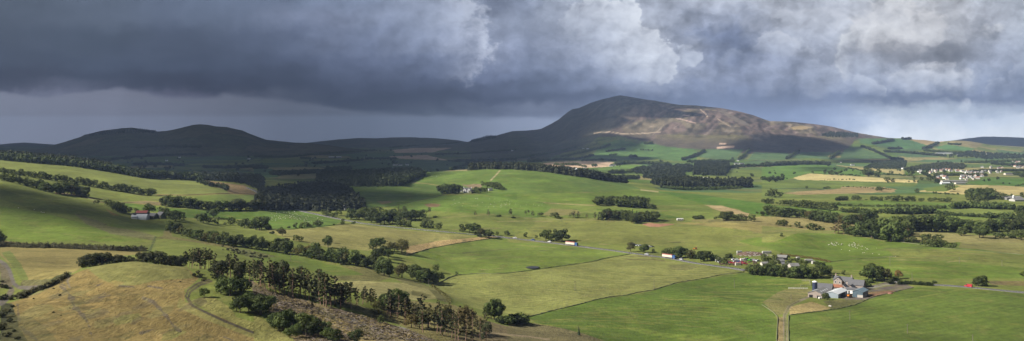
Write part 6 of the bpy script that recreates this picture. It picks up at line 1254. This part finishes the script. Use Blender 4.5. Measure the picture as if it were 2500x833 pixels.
me = bpy.data.meshes.new('rubble_heap'); b.to_mesh(me); b.free(); me.materials.append(M['redroof']); tag(put('rubble_heap', me, p), 'pinkish rubble heap at the corner of the farmyard', 'rubble heap')
def fence(lab, pts, m, h=1.2, rails=3, step=3.0):
    P = [at(*q) for q in pts]; k = Kit(); ko = Kit()
    for a, b_ in zip(P[:-1], P[1:]):
        n = max(1, int(math.hypot(b_[0] - a[0], b_[1] - a[1]) / step))
        for i in range(n):
            u = [a[j] + (b_[j] - a[j]) * i / n for j in range(2)]; v = [a[j] + (b_[j] - a[j]) * (i + 1) / n for j in range(2)]; zu, zv = zxy(*u), zxy(*v)
            ko.box(u[0] - .08, u[0] + .08, u[1] - .08, u[1] + .08, zu - .2, zu + h + .1)
            for q in range(rails):
                hh = h * (q + 1) / rails; k.add([(u[0], u[1], zu + hh - .1), (v[0], v[1], zv + hh - .1), (v[0], v[1], zv + hh + .05), (u[0], u[1], zu + hh + .05), (u[0], u[1] + .05, zu + hh - .1), (v[0], v[1] + .05, zv + hh - .1), (v[0], v[1] + .05, zv + hh + .05), (u[0], u[1] + .05, zu + hh + .05)], [(0, 1, 2, 3), (4, 7, 6, 5), (3, 2, 6, 7), (0, 4, 5, 1)])
    t = empty('fence', (0, 0, 0), 0, lab, 'fence'); k.ob('rails', m, t); ko.ob('posts', m, t)
fence('white rail fence at the end of the field beside the silo', [(8, 215, 414), (8, 300, 415), (8, 370, 416)], M['white'])
fence('weathered sheep pens above the white rail fence', [(8, 310, 395), (8, 390, 390), (8, 385, 352), (8, 320, 352)], M['concrete'])
# ------------------------------------------------------------------ farm with the arched barn on the left slope
def lf(x, dY): px = x / 3.331; Y = at(1, 1150, 655)[1] + dY; return world(px, Y)
p = lf(1160, 4); t = empty('arched_barn', p, math.radians(3), 'white arched metal barn on the left slope', 'barn')
pr = [(5.2 * math.cos(a), 5.2 * math.sin(a) * .98) for a in np.linspace(0, math.pi, 19)]
Kit().prism(pr + [(-5.2, -1), (5.2, -1)], -5.2, 5.2).ob('wall', M['white'], t); k = Kit(); q2 = [(y * 1.03, z * 1.03) for y, z in pr]; k.prism(q2 + pr[::-1], -5.4, 5.4); k.ob('roof', M['whitesheet'], t)
p = lf(1100, 1); t = empty('lean_to', p, math.radians(3), 'low white lean-to at the end of the arched barn', 'shed'); Kit().prism([(-3, -1), (3, -1), (3, 2.4), (0, 3.4), (-3, 2.0)], -2.6, 2.2).ob('wall', M['white'], t); Kit().prism([(-3.2, 1.98), (0, 3.45), (0, 3.6), (-3.2, 2.15)], -2.8, 2.3).ob('roof', M['whitesheet'], t)
p = lf(1158, 13); t = empty('shed', p, math.radians(2), 'faded red roofed shed behind the white arched barn', 'shed'); gable(t, 10.5, 6, 5.6, 7.6, 'greyroof', 'oldred')
p = lf(1238, 12); t = empty('stone_steading', p, math.radians(-18), 'grey stone steading beside the white arched barn', 'barn'); r_ = gable(t, 10, 7, 3.0, 5.6, 'stone', 'slate'); Kit().box(-1, 1, -3.62, -3.46, -.5, 2.3).ob('doorway', M['dark'], t)
p = lf(1312, 14); t = empty('cottage', p, math.radians(-40), 'grey cottage with chimneys beside the stone steading', 'house'); r_ = gable(t, 9, 6.5, 3.4, 6.6, 'stone', 'slate'); chimney(r_, -4, 0, 6, 8.2, 'stone'); chimney(r_, 4, 0, 6, 8.2, 'stone'); windows(t, [(-2, -3.25, 1.8, .9, 1.2, '-y'), (2, -3.25, 1.8, .9, 1.2, '-y')])
p = lf(1092, 12); t = empty('cottage', p, math.radians(70), 'tiny white gabled outhouse behind the arched barn', 'outbuilding'); gable(t, 5, 3.4, 2.6, 4.2, 'white', 'slate')
# ------------------------------------------------------------------ white farmhouse on the hill, cottage at the wood, caravan
p = at(3, 1738, 432); t = empty('farmhouse', p, math.radians(-12), 'white farmhouse with two gables among trees on the hill', 'house')
r_ = gable(t, 15, 7, 4.6, 7.8, 'white', 'slate'); chimney(r_, -6.8, 0, 7.2, 9.4, 'white'); chimney(r_, 6.8, 0, 7.2, 9.4, 'white')
for x in (-4, 3.4): Kit().prism([(x - 2.5, -1), (x + 2.5, -1), (x + 2.5, 4.6), (x, 7.2), (x - 2.5, 4.6)], -5.4, 0, 'y').ob('front_gable', M['white'], t); k = Kit(); k.prism([(x - 2.8, 4.4), (x, 7.25), (x, 7.45), (x - 2.8, 4.6)], -5.6, 0, 'y'); k.prism([(x + 2.8, 4.4), (x + 2.8, 4.6), (x + .001, 7.45), (x + .001, 7.25)], -5.6, 0, 'y'); k.ob('front_roof', M['slate'], t)
windows(t, [(-4, -5.4, 4, 1, 1.3, '-y'), (3.4, -5.4, 4, 1, 1.3, '-y'), (-4, -5.4, 1.4, 1.2, 1.3, '-y'), (3.4, -5.4, 1.4, 1.2, 1.3, '-y'), (0, -3.5, 3.6, 1, 1.2, '-y')])
p = at(3, 1672, 430); t = empty('outbuilding', p, 0, 'low white outbuilding beside the white hill farmhouse', 'outbuilding'); gable(t, 9, 4, 2.2, 3.4, 'white', 'slate')
p = at(3, 1772, 440); t = empty('outbuilding', p, math.radians(60), 'grey shed behind the white hill farmhouse', 'shed'); gable(t, 12, 6, 3, 5, 'stone', 'slate')
p = at(3, 1922, 420); t = empty('outbuilding', p, math.radians(20), 'white shed at the end of the hill farm trees', 'shed'); gable(t, 7, 5, 3, 4.6, 'white', 'slate')
p = at(3, 757, 573); t = empty('cottage', p, math.radians(35), 'white gabled cottage at the edge of the dark plantation', 'house'); r_ = gable(t, 10, 6, 2.8, 5.4, 'white', 'slate'); chimney(r_, -4.6, 0, 4.8, 6.6, 'white'); chimney(r_, 4.6, 0, 4.8, 6.6, 'white'); windows(t, [(-5.0, 0, 1.6, .9, 1.1, '-x'), (0, -3, 1.4, .9, 1.1, '-y')])
p = at(5, 1400, 662); t = empty('caravan', p, math.radians(4), 'white static caravan standing on the open plain', 'caravan'); Kit().prism([(-1.5, .5), (1.5, .5), (1.5, 2.9), (1.2, 3.2), (-1.2, 3.2), (-1.5, 2.9)], -4.4, 4.4).ob('body', M['white'], t); windows(t, [(-2.6, -1.5, 2.0, 1.3, .8, '-y'), (0, -1.5, 2.0, 1.0, .8, '-y'), (2.8, -1.5, 2.0, 1.3, .8, '-y')]); wheel(t, -.5, -1.4, .35, .35, .2); wheel(t, .5, -1.4, .35, .35, .2)
# ------------------------------------------------------------------ far houses: one small mesh each
def small_house(loc, rz, L, W, e, rdg, wall, roof, label, cat='house', group=None, name='house'):
    k = Kit(); h = W / 2
    k.prism([(-h, -1.5), (h, -1.5), (h, e), (0, rdg), (-h, e)], -L / 2, L / 2); nf = len(k.F)
    s = (rdg - e) / h; o = .3
    k.prism([(-h - o, e - s * o + .02), (0, rdg + .02), (0, rdg + .25), (-h - o, e - s * o + .25)], -L / 2 - o, L / 2 + o); k.prism([(h + o, e - s * o + .02), (h + o, e - s * o + .25), (.001, rdg + .25), (.001, rdg + .02)], -L / 2 - o, L / 2 + o)
    if cat == 'house':
        k.box(-L / 2 + .1, -L / 2 + 1.0, -.4, .4, rdg - .6, rdg + 1.3)
    me = bpy.data.meshes.new(name); me.from_pydata(k.V, [], k.F); me.materials.append(M[wall]); me.materials.append(M[roof])
    b = bmesh.new(); b.from_mesh(me); bmesh.ops.recalc_face_normals(b, faces=b.faces[:]); b.to_mesh(me); b.free()
    for q in me.polygons:
        if q.index >= nf and q.index < nf + 12: q.material_index = 1
    return tag(put(name, me, loc, rz), label, cat, group)
VIL = [(A(7,(1240,262),(1420,262),(1420,280),(1250,280)), 9), (A(7,(1370,245),(1600,248),(1600,266),(1380,266)), 24), (A(7,(1590,262),(1960,262),(1960,282),(1700,286)), 34), (A(7,(1420,300),(1500,296),(1520,335),(1430,335)), 8), (A(7,(1590,312),(1700,296),(1810,298),(1800,322),(1640,336)), 24), (A(7,(2000,170),(2132,185),(2132,255),(2060,240)), 20), (A(7,(1140,236),(1240,240),(1240,252),(1150,250)), 5), (A(7,(1780,226),(1960,232),(1960,246),(1780,240)), 9)]
nv = 0
for poly, n in VIL:
    xs_ = [q[0] for q in poly]; ys_ = [q[1] for q in poly]; c = 0; tries = 0
    while c < n and tries < 400:
        tries += 1; x, y = rnd.uniform(min(xs_), max(xs_)), rnd.uniform(min(ys_), max(ys_))
        if not inside(np.array(poly), np.array([x]), np.array([y]))[0]: continue
        p = hit(x, y, 1800); big = rnd.uniform(.6, .95); roof = rnd.choice(['redroof', 'redroof', 'slate', 'slate', 'greyroof']); wl = rnd.choice(['harl', 'harl', 'white', 'cream'])
        small_house(p, rnd.uniform(-.6, .6) + rnd.choice([0, 1.57]), 11 * big, 7.5 * big, 5 * big, 8 * big, wl, roof, 'small pale house with pitched roof among the rows of the village', 'house', 'village houses'); c += 1; nv += 1
FARH = [(5,612,79,9,'white cottage at the end of the shaded gully'),(5,650,80,11,'larger white cottage in the shaded gully'),(5,533,157,8,'white cottage among the trees at the hill foot'),(5,838,222,12,'pale farmhouse at the corner of the big stubble field'),(5,862,218,14,'white cottage beside the big stubble field'),(5,920,205,15,'pale shed behind the big stubble field'),(5,1130,193,22,'long white farm in the trees below the hill'),(5,1165,196,12,'white cottage at the end of the long farm'),(5,1190,198,10,'small white shed by the long farm'),(5,625,246,9,'white house by the pale sheds'),(5,1858,206,16,'pale bungalow by the road under the hill'),(5,1902,206,18,'long pale bungalow by the road under the hill'),(5,1870,178,8,'white lodge at the foot of the shelter belt'),
        (7,738,214,14,'white house alone on the pale field edge'),(7,642,193,6,'tall thin white house under the hill'),(7,1590,130,10,'white house on the slope above the works'),(7,1655,130,12,'white house right of the works'),(3,430,155,12,'dim white house on the dark plain'),(3,462,160,10,'second dim white house on the dark plain'),(3,962,160,12,'dim farm by the shaded stubble field'),(3,905,155,9,'dim cottage left of the shaded stubble field'),(3,1150,214,14,'dim farmhouse on the shaded green'),(3,1190,215,12,'dim cottage on the shaded green'),(3,1245,212,12,'dim shed at the edge of the shaded green'),(3,1360,98,0,''),(1,1355,178,8,'small white house on the dim plain beyond the pasture'),(1,1460,151,8,'far white house at the foot of the twin hills'),(1,2025,163,9,'faint white house on the dark plain'),(1,580,152,8,'faint white house below the left twin hill'),(5,35,96,10,'white house low on the shaded hill'),(3,2100,96,9,'faint white house under the great hill'),(7,1830,125,8,'pale house in the upper wooded country'),(7,2022,180,16,'large pale house above the village')]
for r, x, y, w, lab in FARH:
    if w: small_house(at(r, x, y), rnd.uniform(-.3, .3), w * 1.15, 7, 3.6, 6.4, 'white', 'slate', lab)
def big_shed(r, x, y, L, W, e, rdg, wall, roof, lab, rz=0.05): 
    t = empty('farm_shed', at(r, x, y), rz, lab, 'shed'); gable(t, L, W, e, rdg, wall, roof)
big_shed(5, 495, 256, 55, 16, 5, 8.5, 'greyroof', 'whitesheet', 'long pale sheds beside the stubble field'); big_shed(5, 560, 260, 22, 12, 4, 7, 'white', 'whitesheet', 'short white shed in front of the long pale sheds')
big_shed(5, 1607, 333, 20, 12, 5, 8, 'white', 'white', 'white barn at the edge of the broad dark wood', .1); big_shed(7, 1480, 122, 90, 24, 6, 8, 'white', 'whitesheet', 'long white works among trees under the green hill'); big_shed(3, 660, 152, 62, 18, 4, 6.5, 'greyroof', 'whitesheet', 'long pale shed on the dark plain')
big_shed(7, 1560, 352, 70, 14, 4, 6, 'cream', 'greyroof', 'long pale-roofed shed at the near edge of the village'); big_shed(7, 1490, 365, 24, 9, 3, 5, 'white', 'whitesheet', 'white shed below the near village houses'); big_shed(7, 1610, 365, 26, 10, 3, 4.6, 'cream', 'greyroof', 'grey shed below the village edge'); big_shed(7, 2010, 290, 30, 12, 4, 7, 'cream', 'slate', 'pale hall at the right end of the village')
big_shed(7, 2030, 492, 34, 20, 4, 7, 'greyroof', 'greyroof', 'grey farm shed behind the domed wood', .15); big_shed(7, 2100, 505, 34, 16, 3.4, 5.6, 'harl', 'greyroof', 'pale-walled farm shed by the grey shed', .15)
t = empty('silo', at(7, 2046, 500), 0, 'pale feed silo between the grey farm sheds', 'silo'); Kit().cyl((0, 0, -1), 2, 2, 10, 16).ob('tower', M['silver'], t); Kit().cyl((0, 0, 9), 2.1, .3, 1.6, 16).ob('cap', M['white'], t)
# ------------------------------------------------------------------ vehicles
def vehicle_road(px, py): return hit(px, py)
def heading(px, q):
    L = np.array(q); x = np.clip(px, L[:, 0].min() + 3, L[:, 0].max() - 3); y = lambda a: np.interp(a, L[:, 0], L[:, 1]); a, b = hit(x - 8, y(x - 8)), hit(x + 8, y(x + 8)); return math.atan2(b[1] - a[1], b[0] - a[0]), hit(px, y(px))
def lorry(px, lab):
    rz, p = heading(px, ROADS[0]); n = np.array([-math.sin(rz), math.cos(rz)]) * -1.8; p = (p[0] + n[0], p[1] + n[1], zxy(p[0], p[1]) + .25); t = empty('lorry', p, rz, lab, 'lorry')
    b_ = Kit().box(-8, 4.2, -1.25, 1.25, 1.15, 3.5, .05).ob('trailer', M['cream'], t); Kit().prism([(-1.27, 3.4), (1.27, 3.4), (1.1, 3.95), (-1.1, 3.95)], -8.02, 4.22).ob('red_sheet', M['oldred'], b_)
    Kit().box(-8, 4.4, -1.1, 1.1, .85, 1.15).ob('chassis', M['dark'], t)
    c = Kit().prism([(-1.0, .6), (1.9, .6), (1.9, 2.2), (1.6, 3.3), (-.6, 3.6), (-1.0, 3.3)], -1.22, 1.22, 'y'); c.V = [(x + 5.7, y, z) for x, y, z in c.V]; c = c.ob('cab', M['blue'], t); Kit().box(7.32, 7.60, -1.05, 1.05, 1.95, 2.75).ob('windscreen', M['glass'], c)
    for x in (-6.8, -5.6, -4.4, 3.6, 6.7):
        for y in (-1.25, .95): wheel(t, x, y, .5, .5, .3)
lorry(1399, 'white lorry with red-topped trailer and blue cab behind the roadside trees'); lorry(1637, 'red-topped white lorry with blue cab nearest the yard')
def car(p, rz, paint, lab, big=1.0, van=False, group=None):
    t = empty('van' if van else 'car', p, rz, lab, 'van' if van else 'car', group); t.scale = (big,) * 3
    if van: body = [(-2.3, .35), (2.4, .35), (2.45, 1.0), (1.75, 1.15), (1.15, 1.95), (-2.25, 2.0)]; gl = [(1.2, 1.2), (1.62, 1.2), (1.2, 1.82), (.5, 1.82), (.5, 1.2)]
    else: body = [(-2.1, .32), (2.1, .32), (2.12, .75), (1.15, .92), (-1.75, .96), (-2.1, .85)]; gl = [(1.0, .92), (.45, 1.4), (-1.0, 1.42), (-1.75, .95)]
    Kit().prism(body, -.86, .86, 'y').ob('body', M[paint], t); Kit().prism(gl, -.89 if van else -.74, .89 if van else .74, 'y').ob('window', M['glass'], t)
    if not van: Kit().prism([(.4, 1.405), (.35, 1.47), (-.95, 1.48), (-1.05, 1.42)], -.72, .72, 'y').ob('roof', M[paint], t)
    for x in (-1.35, 1.35):
        for y in (-.9, .68): wheel(t, x, y, .33, .33, .22)
    return t
for px, paint, lab in [(1256, 'white', 'white car on the road left of the roadside trees'), (1299, 'blue', 'blue car on the road between the two white cars'), (1339, 'white', 'white car just behind the first lorry'), (1577, 'silver', 'pale silver car between the two lorries'), (1660, 'silver', 'silver car just ahead of the second lorry')]:
    rz, p = heading(px, ROADS[0]); n = np.array([-math.sin(rz), math.cos(rz)]) * 1.6; car((p[0] + n[0], p[1] + n[1], p[2] + .3), rz + math.pi, paint, lab, 1.1)
rz, p = heading(2362, ROADS[1]); car((p[0], p[1] - 1.5, p[2] + .3), rz + math.pi, 'red', 'bright red van on the road right of the farm', 1.15, True)
# the machinery yard
def at6(x, y): return at(6, x, y)
YC = [(1690,195,'white','van'),(1705,200,'silver','car'),(1795,208,'red','car'),(1830,212,'red','car'),(1850,222,'red','van'),(1870,212,'red','car'),(1885,205,'red','car'),(1845,183,'silver','car'),(1870,182,'orange','car'),(1815,182,'silver','car'),(1905,215,'red','car'),(1960,185,'silver','car'),(1980,188,'silver','car'),(1905,180,'silver','car'),(1830,196,'silver','car'),(1858,200,'blue','car'),(1890,190,'white','van'),(2010,192,'silver','car'),(1045,68,'silver','car'),(1065,70,'silver','car'),(1010,58,'silver','car'),(1140,78,'silver','car'),(1158,78,'dark','car'),(1028,65,'dark','car')]
cnt = {}
for x, y, paint, ty in YC:
    key = ('on the grass above the road' if x < 1200 else 'in the machinery yard', paint, ty); cnt[key] = cnt.get(key, 0) + 1
    car(at6(x, y), rnd.uniform(-.6, .6), paint, f'{ordinal(cnt[key] - 1)} {"black" if paint == "dark" else paint} {ty} from the left parked {key[0]}', 1.15, ty == 'van', 'vehicles ' + key[0])
def tractor(p, rz, paint, lab):
    t = empty('tractor', p, rz, lab, 'tractor'); Kit().box(-.2, 2.2, -.45, .45, .9, 1.7, .08).ob('bonnet', M[paint], t); c = Kit().prism([(-1.6, 1.0), (-.1, 1.0), (-.2, 2.7), (-1.5, 2.7)], -.75, .75, 'y').ob('cab', M['glass'], t); Kit().box(-1.65, -.1, -.85, .85, 2.68, 2.85).ob('roof', M[paint], c)
    for y in (-1.2, .75): wheel(t, -1.1, y, .85, .85, .45, paint); wheel(t, 1.6, y + .1, .5, .5, .3, paint)
tractor(at6(1930, 186), .3, 'green', 'bright green tractor in the machinery yard'); tractor(at6(1945, 192), 2.8, 'green', 'second green tractor facing away in the yard'); tractor(at6(1505, 98), 2.9, 'orange', 'orange digger alone in the field above the yard'); tractor(at6(1862, 224), .2, 'red', 'red tractor at the front of the machinery yard')
def container(p, rz, m, lab, L=6): 
    t = empty('container', p, rz, lab, 'container'); Kit().box(-L / 2, L / 2, -1.2, 1.2, 0, 2.5, .04).ob('body', M[m], t); k = Kit()
    for x in np.arange(-L / 2 + .3, L / 2 - .2, .45): k.box(x, x + .12, -1.25, -1.19, .1, 2.4)
    k.ob('ribs', M[m], t); Kit().box(L / 2 - .02, L / 2 + .05, -.05, .05, .2, 2.3).ob('door_bar', M['silver'], t)
for x, y, m, lab, L in [(1860, 128, 'harl', 'pale container on top of the scrap heap', 5), (2080, 130, 'harl', 'long pale container at the back of the yard', 9), (1700, 186, 'harl', 'pale container at the road end of the yard', 6), (1850, 225, 'concrete', 'grey container behind the red machines', 5)]: container(at6(x, y), .1, m, lab, L)
for x, y, m, lab, L in [(290, 178, 'harl', 'pair of round cream tanks seen as one box beyond the yard sheds', 3), (415, 212, 'harl', 'small cream trailer at the end of the yard', 3)]: container(at(8, x, y), .2, m, lab.replace('pair of round cream tanks seen as one box', 'small cream box trailer'), L)
V = []; hp = at6(1950, 140)
b = bmesh.new(); bmesh.ops.create_icosphere(b, subdivisions=4, radius=1.0)
for v in b.verts: v.co = (v.co.x * 12 * (1 + .2 * rnd.random()), v.co.y * 10, max(v.co.z, -.2) * 2.8 * (1 + .5 * (rnd.random() - .5)))
me = bpy.data.meshes.new('scrap_heap'); b.to_mesh(me); b.free(); me.materials.append(M['scrap']); tag(put('scrap_heap', me, hp), 'brown heap of earth and scrap at the back of the yard', 'scrap heap')
k = Kit()
for i in range(130):
    x, y, z = hp[0] + rnd.gauss(4, 8), hp[1] + rnd.gauss(-3, 6), 0; z = zxy(x, y) + max(0, 2.6 * (1 - ((x - hp[0]) / 12) ** 2 - ((y - hp[1]) / 10) ** 2)); a, b_, c_ = rnd.uniform(.3, .9), rnd.uniform(.2, .6), rnd.uniform(.2, .7)
    k.box(x - a, x + a, y - b_, y + b_, z - .2, z + c_)
s = k.ob('scrap', M['concrete']); tag(s, 'pale broken scrap strewn over the brown heap', 'scrap', None, 'stuff')
k = Kit()
for i in range(90):
    x, y = at6(rnd.uniform(1690, 2000), rnd.uniform(176, 226))[:2]; z = zxy(x, y); a = rnd.uniform(.3, 1.0); k.box(x - a, x + a, y - .4, y + .4, z, z + rnd.uniform(.4, 1.4))
tag(k.ob('scrap', M['scrap']), 'rusty machine parts lying about the machinery yard', 'scrap', None, 'stuff')
for x, y, L, W, e, rg, wl, rf, lab, a in [(165, 178, 10, 8, 3.2, 5.5, 'dark', 'greyroof', 'open-fronted dark shed at the back of the machinery yard', -.5), (140, 208, 9, 7, 3, 5.2, 'stone', 'greyroof', 'grey hut left of the open shed in the yard', .4), (255, 248, 9.5, 7, 3, 5.6, 'concrete', 'greyroof', 'grey-roofed cottage between the yard and the tree screen', .2), (190, 230, 8, 6, 2.6, 4.6, 'stone', 'slate', 'low slate shed beside the grey-roofed cottage', -.2), (375, 200, 7.5, 5, 2.6, 3.8, 'cream', 'greyroof', 'cream cabin at the right end of the yard', .1), (20, 228, 7, 5, 3, 4.5, 'cream', 'greyroof', 'pale office hut at the yard gate', .2)]:
    t = empty('shed', at(8, x, y), a, lab, 'shed'); t.scale = (.85, .85, .8); gable(t, L, W, e, rg, wl, rf)
    if lab.startswith('cream'): windows(t, [(-2, -2.5, 1.5, .9, .9, '-y'), (1.5, -2.5, 1.5, .9, .9, '-y')])
# ------------------------------------------------------------------ poles, sheep
def pole(r, x, y, h, lab):
    p = at(r, x, y); H = h / REG[r][2] * p[1] / F; t = empty('utility_pole', p, rnd.uniform(-.4, .4), lab, 'utility pole', 'power line poles'); Kit().cyl((0, 0, -.4), .17, .12, H + .4, 8).ob('post', M['pole'], t)
    a = Kit().box(-.8, .8, -.07, .07, H - .55, H - .4).ob('crossarm', M['pole'], t); k = Kit()
    for q in (-.7, 0, .7): k.cyl((q, 0, H - .4), .05, .04, .18, 6)
    k.ob('insulators', M['dark'], a)
for q in [(6,1820,408,74,'bright green field below the yard'),(6,540,420,72,'pale hay field, the lower one'),(6,1175,418,80,'pale hay field beside the dyke'),(8,708,662,74,'big field below the farm, the nearer to the lane'),(8,1170,772,76,'middle of the big field below the farm'),(8,1695,840,62,'bottom edge of the big field below the farm'),(8,1030,235,72,'field behind the farm, left of the sheep'),(8,1588,208,52,'open field right of the autumn tree'),(8,1930,232,52,'open field above the red van'),(8,1208,346,56,'roadside hedge'),(8,565,338,48,'tree screen and farmhouse'),(8,790,325,46,'farmhouse and the big trees'),(8,235,503,44,'rough grass by the lane'),(4,1405,392,56,'burn wood at the dyke end'),(4,970,634,44,'felled bank'),(4,295,190,54,'bright slope above the pines'),(6,2068,300,70,'dark tree screen by the yard')]: pole(*q[:4], 'thin power pole at the ' + q[4])
k = Kit(); b = bmesh.new(); bmesh.ops.create_uvsphere(b, u_segments=10, v_segments=7, radius=1)
for v in b.verts: v.co = (v.co.x * .62, v.co.y * .30, v.co.z * .30 + .62)
b.verts.index_update(); k.add([v.co[:] for v in b.verts], [[v.index for v in f.verts] for f in b.faces]); nw = len(k.F)
for x in (-.38, .38):
    for y in (-.15, .15): k.cyl((x, y, -.02), .05, .06, .45, 6)
k.prism([(-.10, .62), (.10, .62), (.12, .88), (-.12, .88)], .52, .88); b.free()
me = bpy.data.meshes.new('sheep'); me.from_pydata(k.V, [], k.F); me.materials.append(M['wool']); me.materials.append(M['face'])
for f_ in me.polygons: f_.material_index = int(f_.index >= nw); f_.use_smooth = f_.index < nw
def flock(r, pts, lab, grp):
    for x, y in pts:
        p = at(r, x, y); s = rnd.uniform(.7, .9); tag(put('sheep', me, p, rnd.uniform(0, 6.28), (s, s, s)), lab, 'sheep', grp)
def blob(n, poly):
    out = []; xs_ = [q[0] for q in poly]; ys_ = [q[1] for q in poly]
    while len(out) < n:
        x, y = rnd.uniform(min(xs_), max(xs_)), rnd.uniform(min(ys_), max(ys_))
        if inside(np.array(poly, float), np.array([x]), np.array([y]))[0]: out.append((x, y))
    return out
flock(3, blob(105, [(180,590),(330,590),(480,635),(580,650),(560,690),(440,690),(300,650),(130,680),(110,630)]), 'white sheep grazing with many others in the bright sheep field', 'flock in the bright sheep field')
flock(8, blob(30, [(510,48),(610,40),(680,60),(600,72),(515,66)]) + blob(32, [(680,50),(770,42),(860,100),(830,108),(690,72)]) + [(640,100),(705,110),(812,128),(822,126),(890,134),(942,140),(922,90),(1040,155),(1075,156)], 'white sheep grazing in the hollow field behind the yard', 'flock in the hollow')
flock(3, blob(48, [(1560,490),(1760,470),(2100,500),(2110,570),(1800,560),(1560,540)]) + blob(10, [(1420,290),(1700,280),(1680,320),(1450,310)]), 'white sheep grazing on the slopes below the white farmhouse', 'flock on the hill pasture')
flock(5, blob(10, [(30,520),(420,530),(380,560),(60,545)]), 'white sheep grazing in front of the rounded copse', 'flock before the rounded copse')
flock(1, [(150,562),(278,575),(335,596),(345,600),(358,600)], 'white sheep grazing on the left slope under the shadow', 'sheep on the left slope')
# ------------------------------------------------------------------ rough ground: tussocks on the knoll, brash on the felled bank
def tufts(n, poly, r, hgt, w, spread, ymax):
    q = np.array([hit(*p, 60, ymax)[:2] for p in A(r, *poly)]); x0, y0 = q.min(0); x1, y1 = q.max(0)
    x = rng.uniform(x0, x1, n * 3); y = rng.uniform(y0, y1, n * 3); m = inside(q, x, y); x, y = x[m][:n], y[m][:n]
    ic = np.clip(np.searchsorted(cols, PX0 + x / y * F), 0, NC - 1); ir = np.clip(np.searchsorted(rows, y), 0, NR - 1); ok = cover[ic, ir, 2] < cover[ic, ir, 0] * (.52 if r == 2 else 9); x, y = x[ok], y[ok]
    z = np.array([zxy(a, b) for a, b in zip(x, y)]); return x, y, z
mg = bpy.data.materials.new('dry_grass'); mg.use_nodes = True; g = N(mg.node_tree)
pp = g.n('ShaderNodeNewGeometry').outputs['Position']; n1 = g.noise(pp, .05, 4, .6).outputs[0]; n2_ = g.noise(pp, .9, 3).outputs[0]
cc = g.mix(g.rng(n1, .40, .58), (.30, .215, .078, 1), (.19, .165, .055, 1)); vv = g.m('MULTIPLY_ADD', n2_, .8, .65); cc = g.mix(1.0, cc, g.n('ShaderNodeCombineColor', {0: vv, 1: vv, 2: vv}).outputs[0], 'MULTIPLY')
g.n('ShaderNodeOutputMaterial', {0: g.n('ShaderNodeBsdfPrincipled', {'Base Color': cc, 'Roughness': .9, 'Specular IOR Level': .1}).outputs[0]})
mf = mg.copy(); mf.name = 'faded_grass'
for q in mf.node_tree.nodes:
    if q.type == 'MIX' and not q.inputs[6].is_linked and q.inputs[6].default_value[0] > .25: q.inputs[6].default_value = (.175, .135, .058, 1); q.inputs[7].default_value = (.115, .098, .042, 1)
def grass(name, lab, n, poly, r, h, ymax, m):
    x, y, z = tufts(n, poly, r, h, .3, .5, ymax); k = len(x); V, Fq = [], []
    for b_ in range(3):
        a = rng.uniform(0, math.pi, k); w = rng.uniform(.08, .2, k); hh = h * rng.uniform(.5, 1.3, k); lx, ly = rng.normal(.22, .2, k), rng.normal(0, .2, k)
        c, s = np.cos(a) * w, np.sin(a) * w
        V.append(np.stack([np.stack([x - c, y - s, z - .1], 1), np.stack([x + c, y + s, z - .1], 1), np.stack([x + c * .7 + lx, y + s * .7 + ly, z + hh], 1), np.stack([x - c * .7 + lx, y - s * .7 + ly, z + hh * .9], 1)], 1).reshape(-1, 3))
    V = np.concatenate(V); ob = link(name, mesh_from(name, V, np.arange(len(V)).reshape(-1, 4), m)); return tag(ob, lab, 'grass', None, 'stuff')
grass('rough_grass', 'rough grass between stumps on the felled bank', 5000, [(0,360),(400,520),(700,600),(1000,650),(1300,760),(1400,840),(330,840),(150,650),(0,560)], 4, .24, 460, mf)
x, y, z = tufts(1500, [(130,440),(400,530),(700,590),(1000,660),(1250,750),(1400,840),(500,840),(250,640)], 4, .3, .3, .5, 460); k = Kit()
for a, b_, c_ in zip(x, y, z):
    t_ = rnd.uniform(0, 3.14); L = rnd.uniform(.4, 1.6); u, v_ = math.cos(t_) * L, math.sin(t_) * L; w = rnd.uniform(.04, .10); e = rnd.uniform(-.1, .35)
    k.add([(a - u, b_ - v_, c_ + .02), (a + u, b_ + v_, c_ + .05 + e), (a + u, b_ + v_, c_ + .05 + e + 2 * w), (a - u, b_ - v_, c_ + .02 + 2 * w), (a, b_ + w * 2, c_ + .05)], [(0, 1, 2, 3), (0, 4, 1), (3, 2, 4)])
tag(k.ob('brash', mat('weathered_brash', (.15, .125, .105), .9, .6, .5)), 'grey felled branches and logs strewn over the bank', 'brash', None, 'stuff')
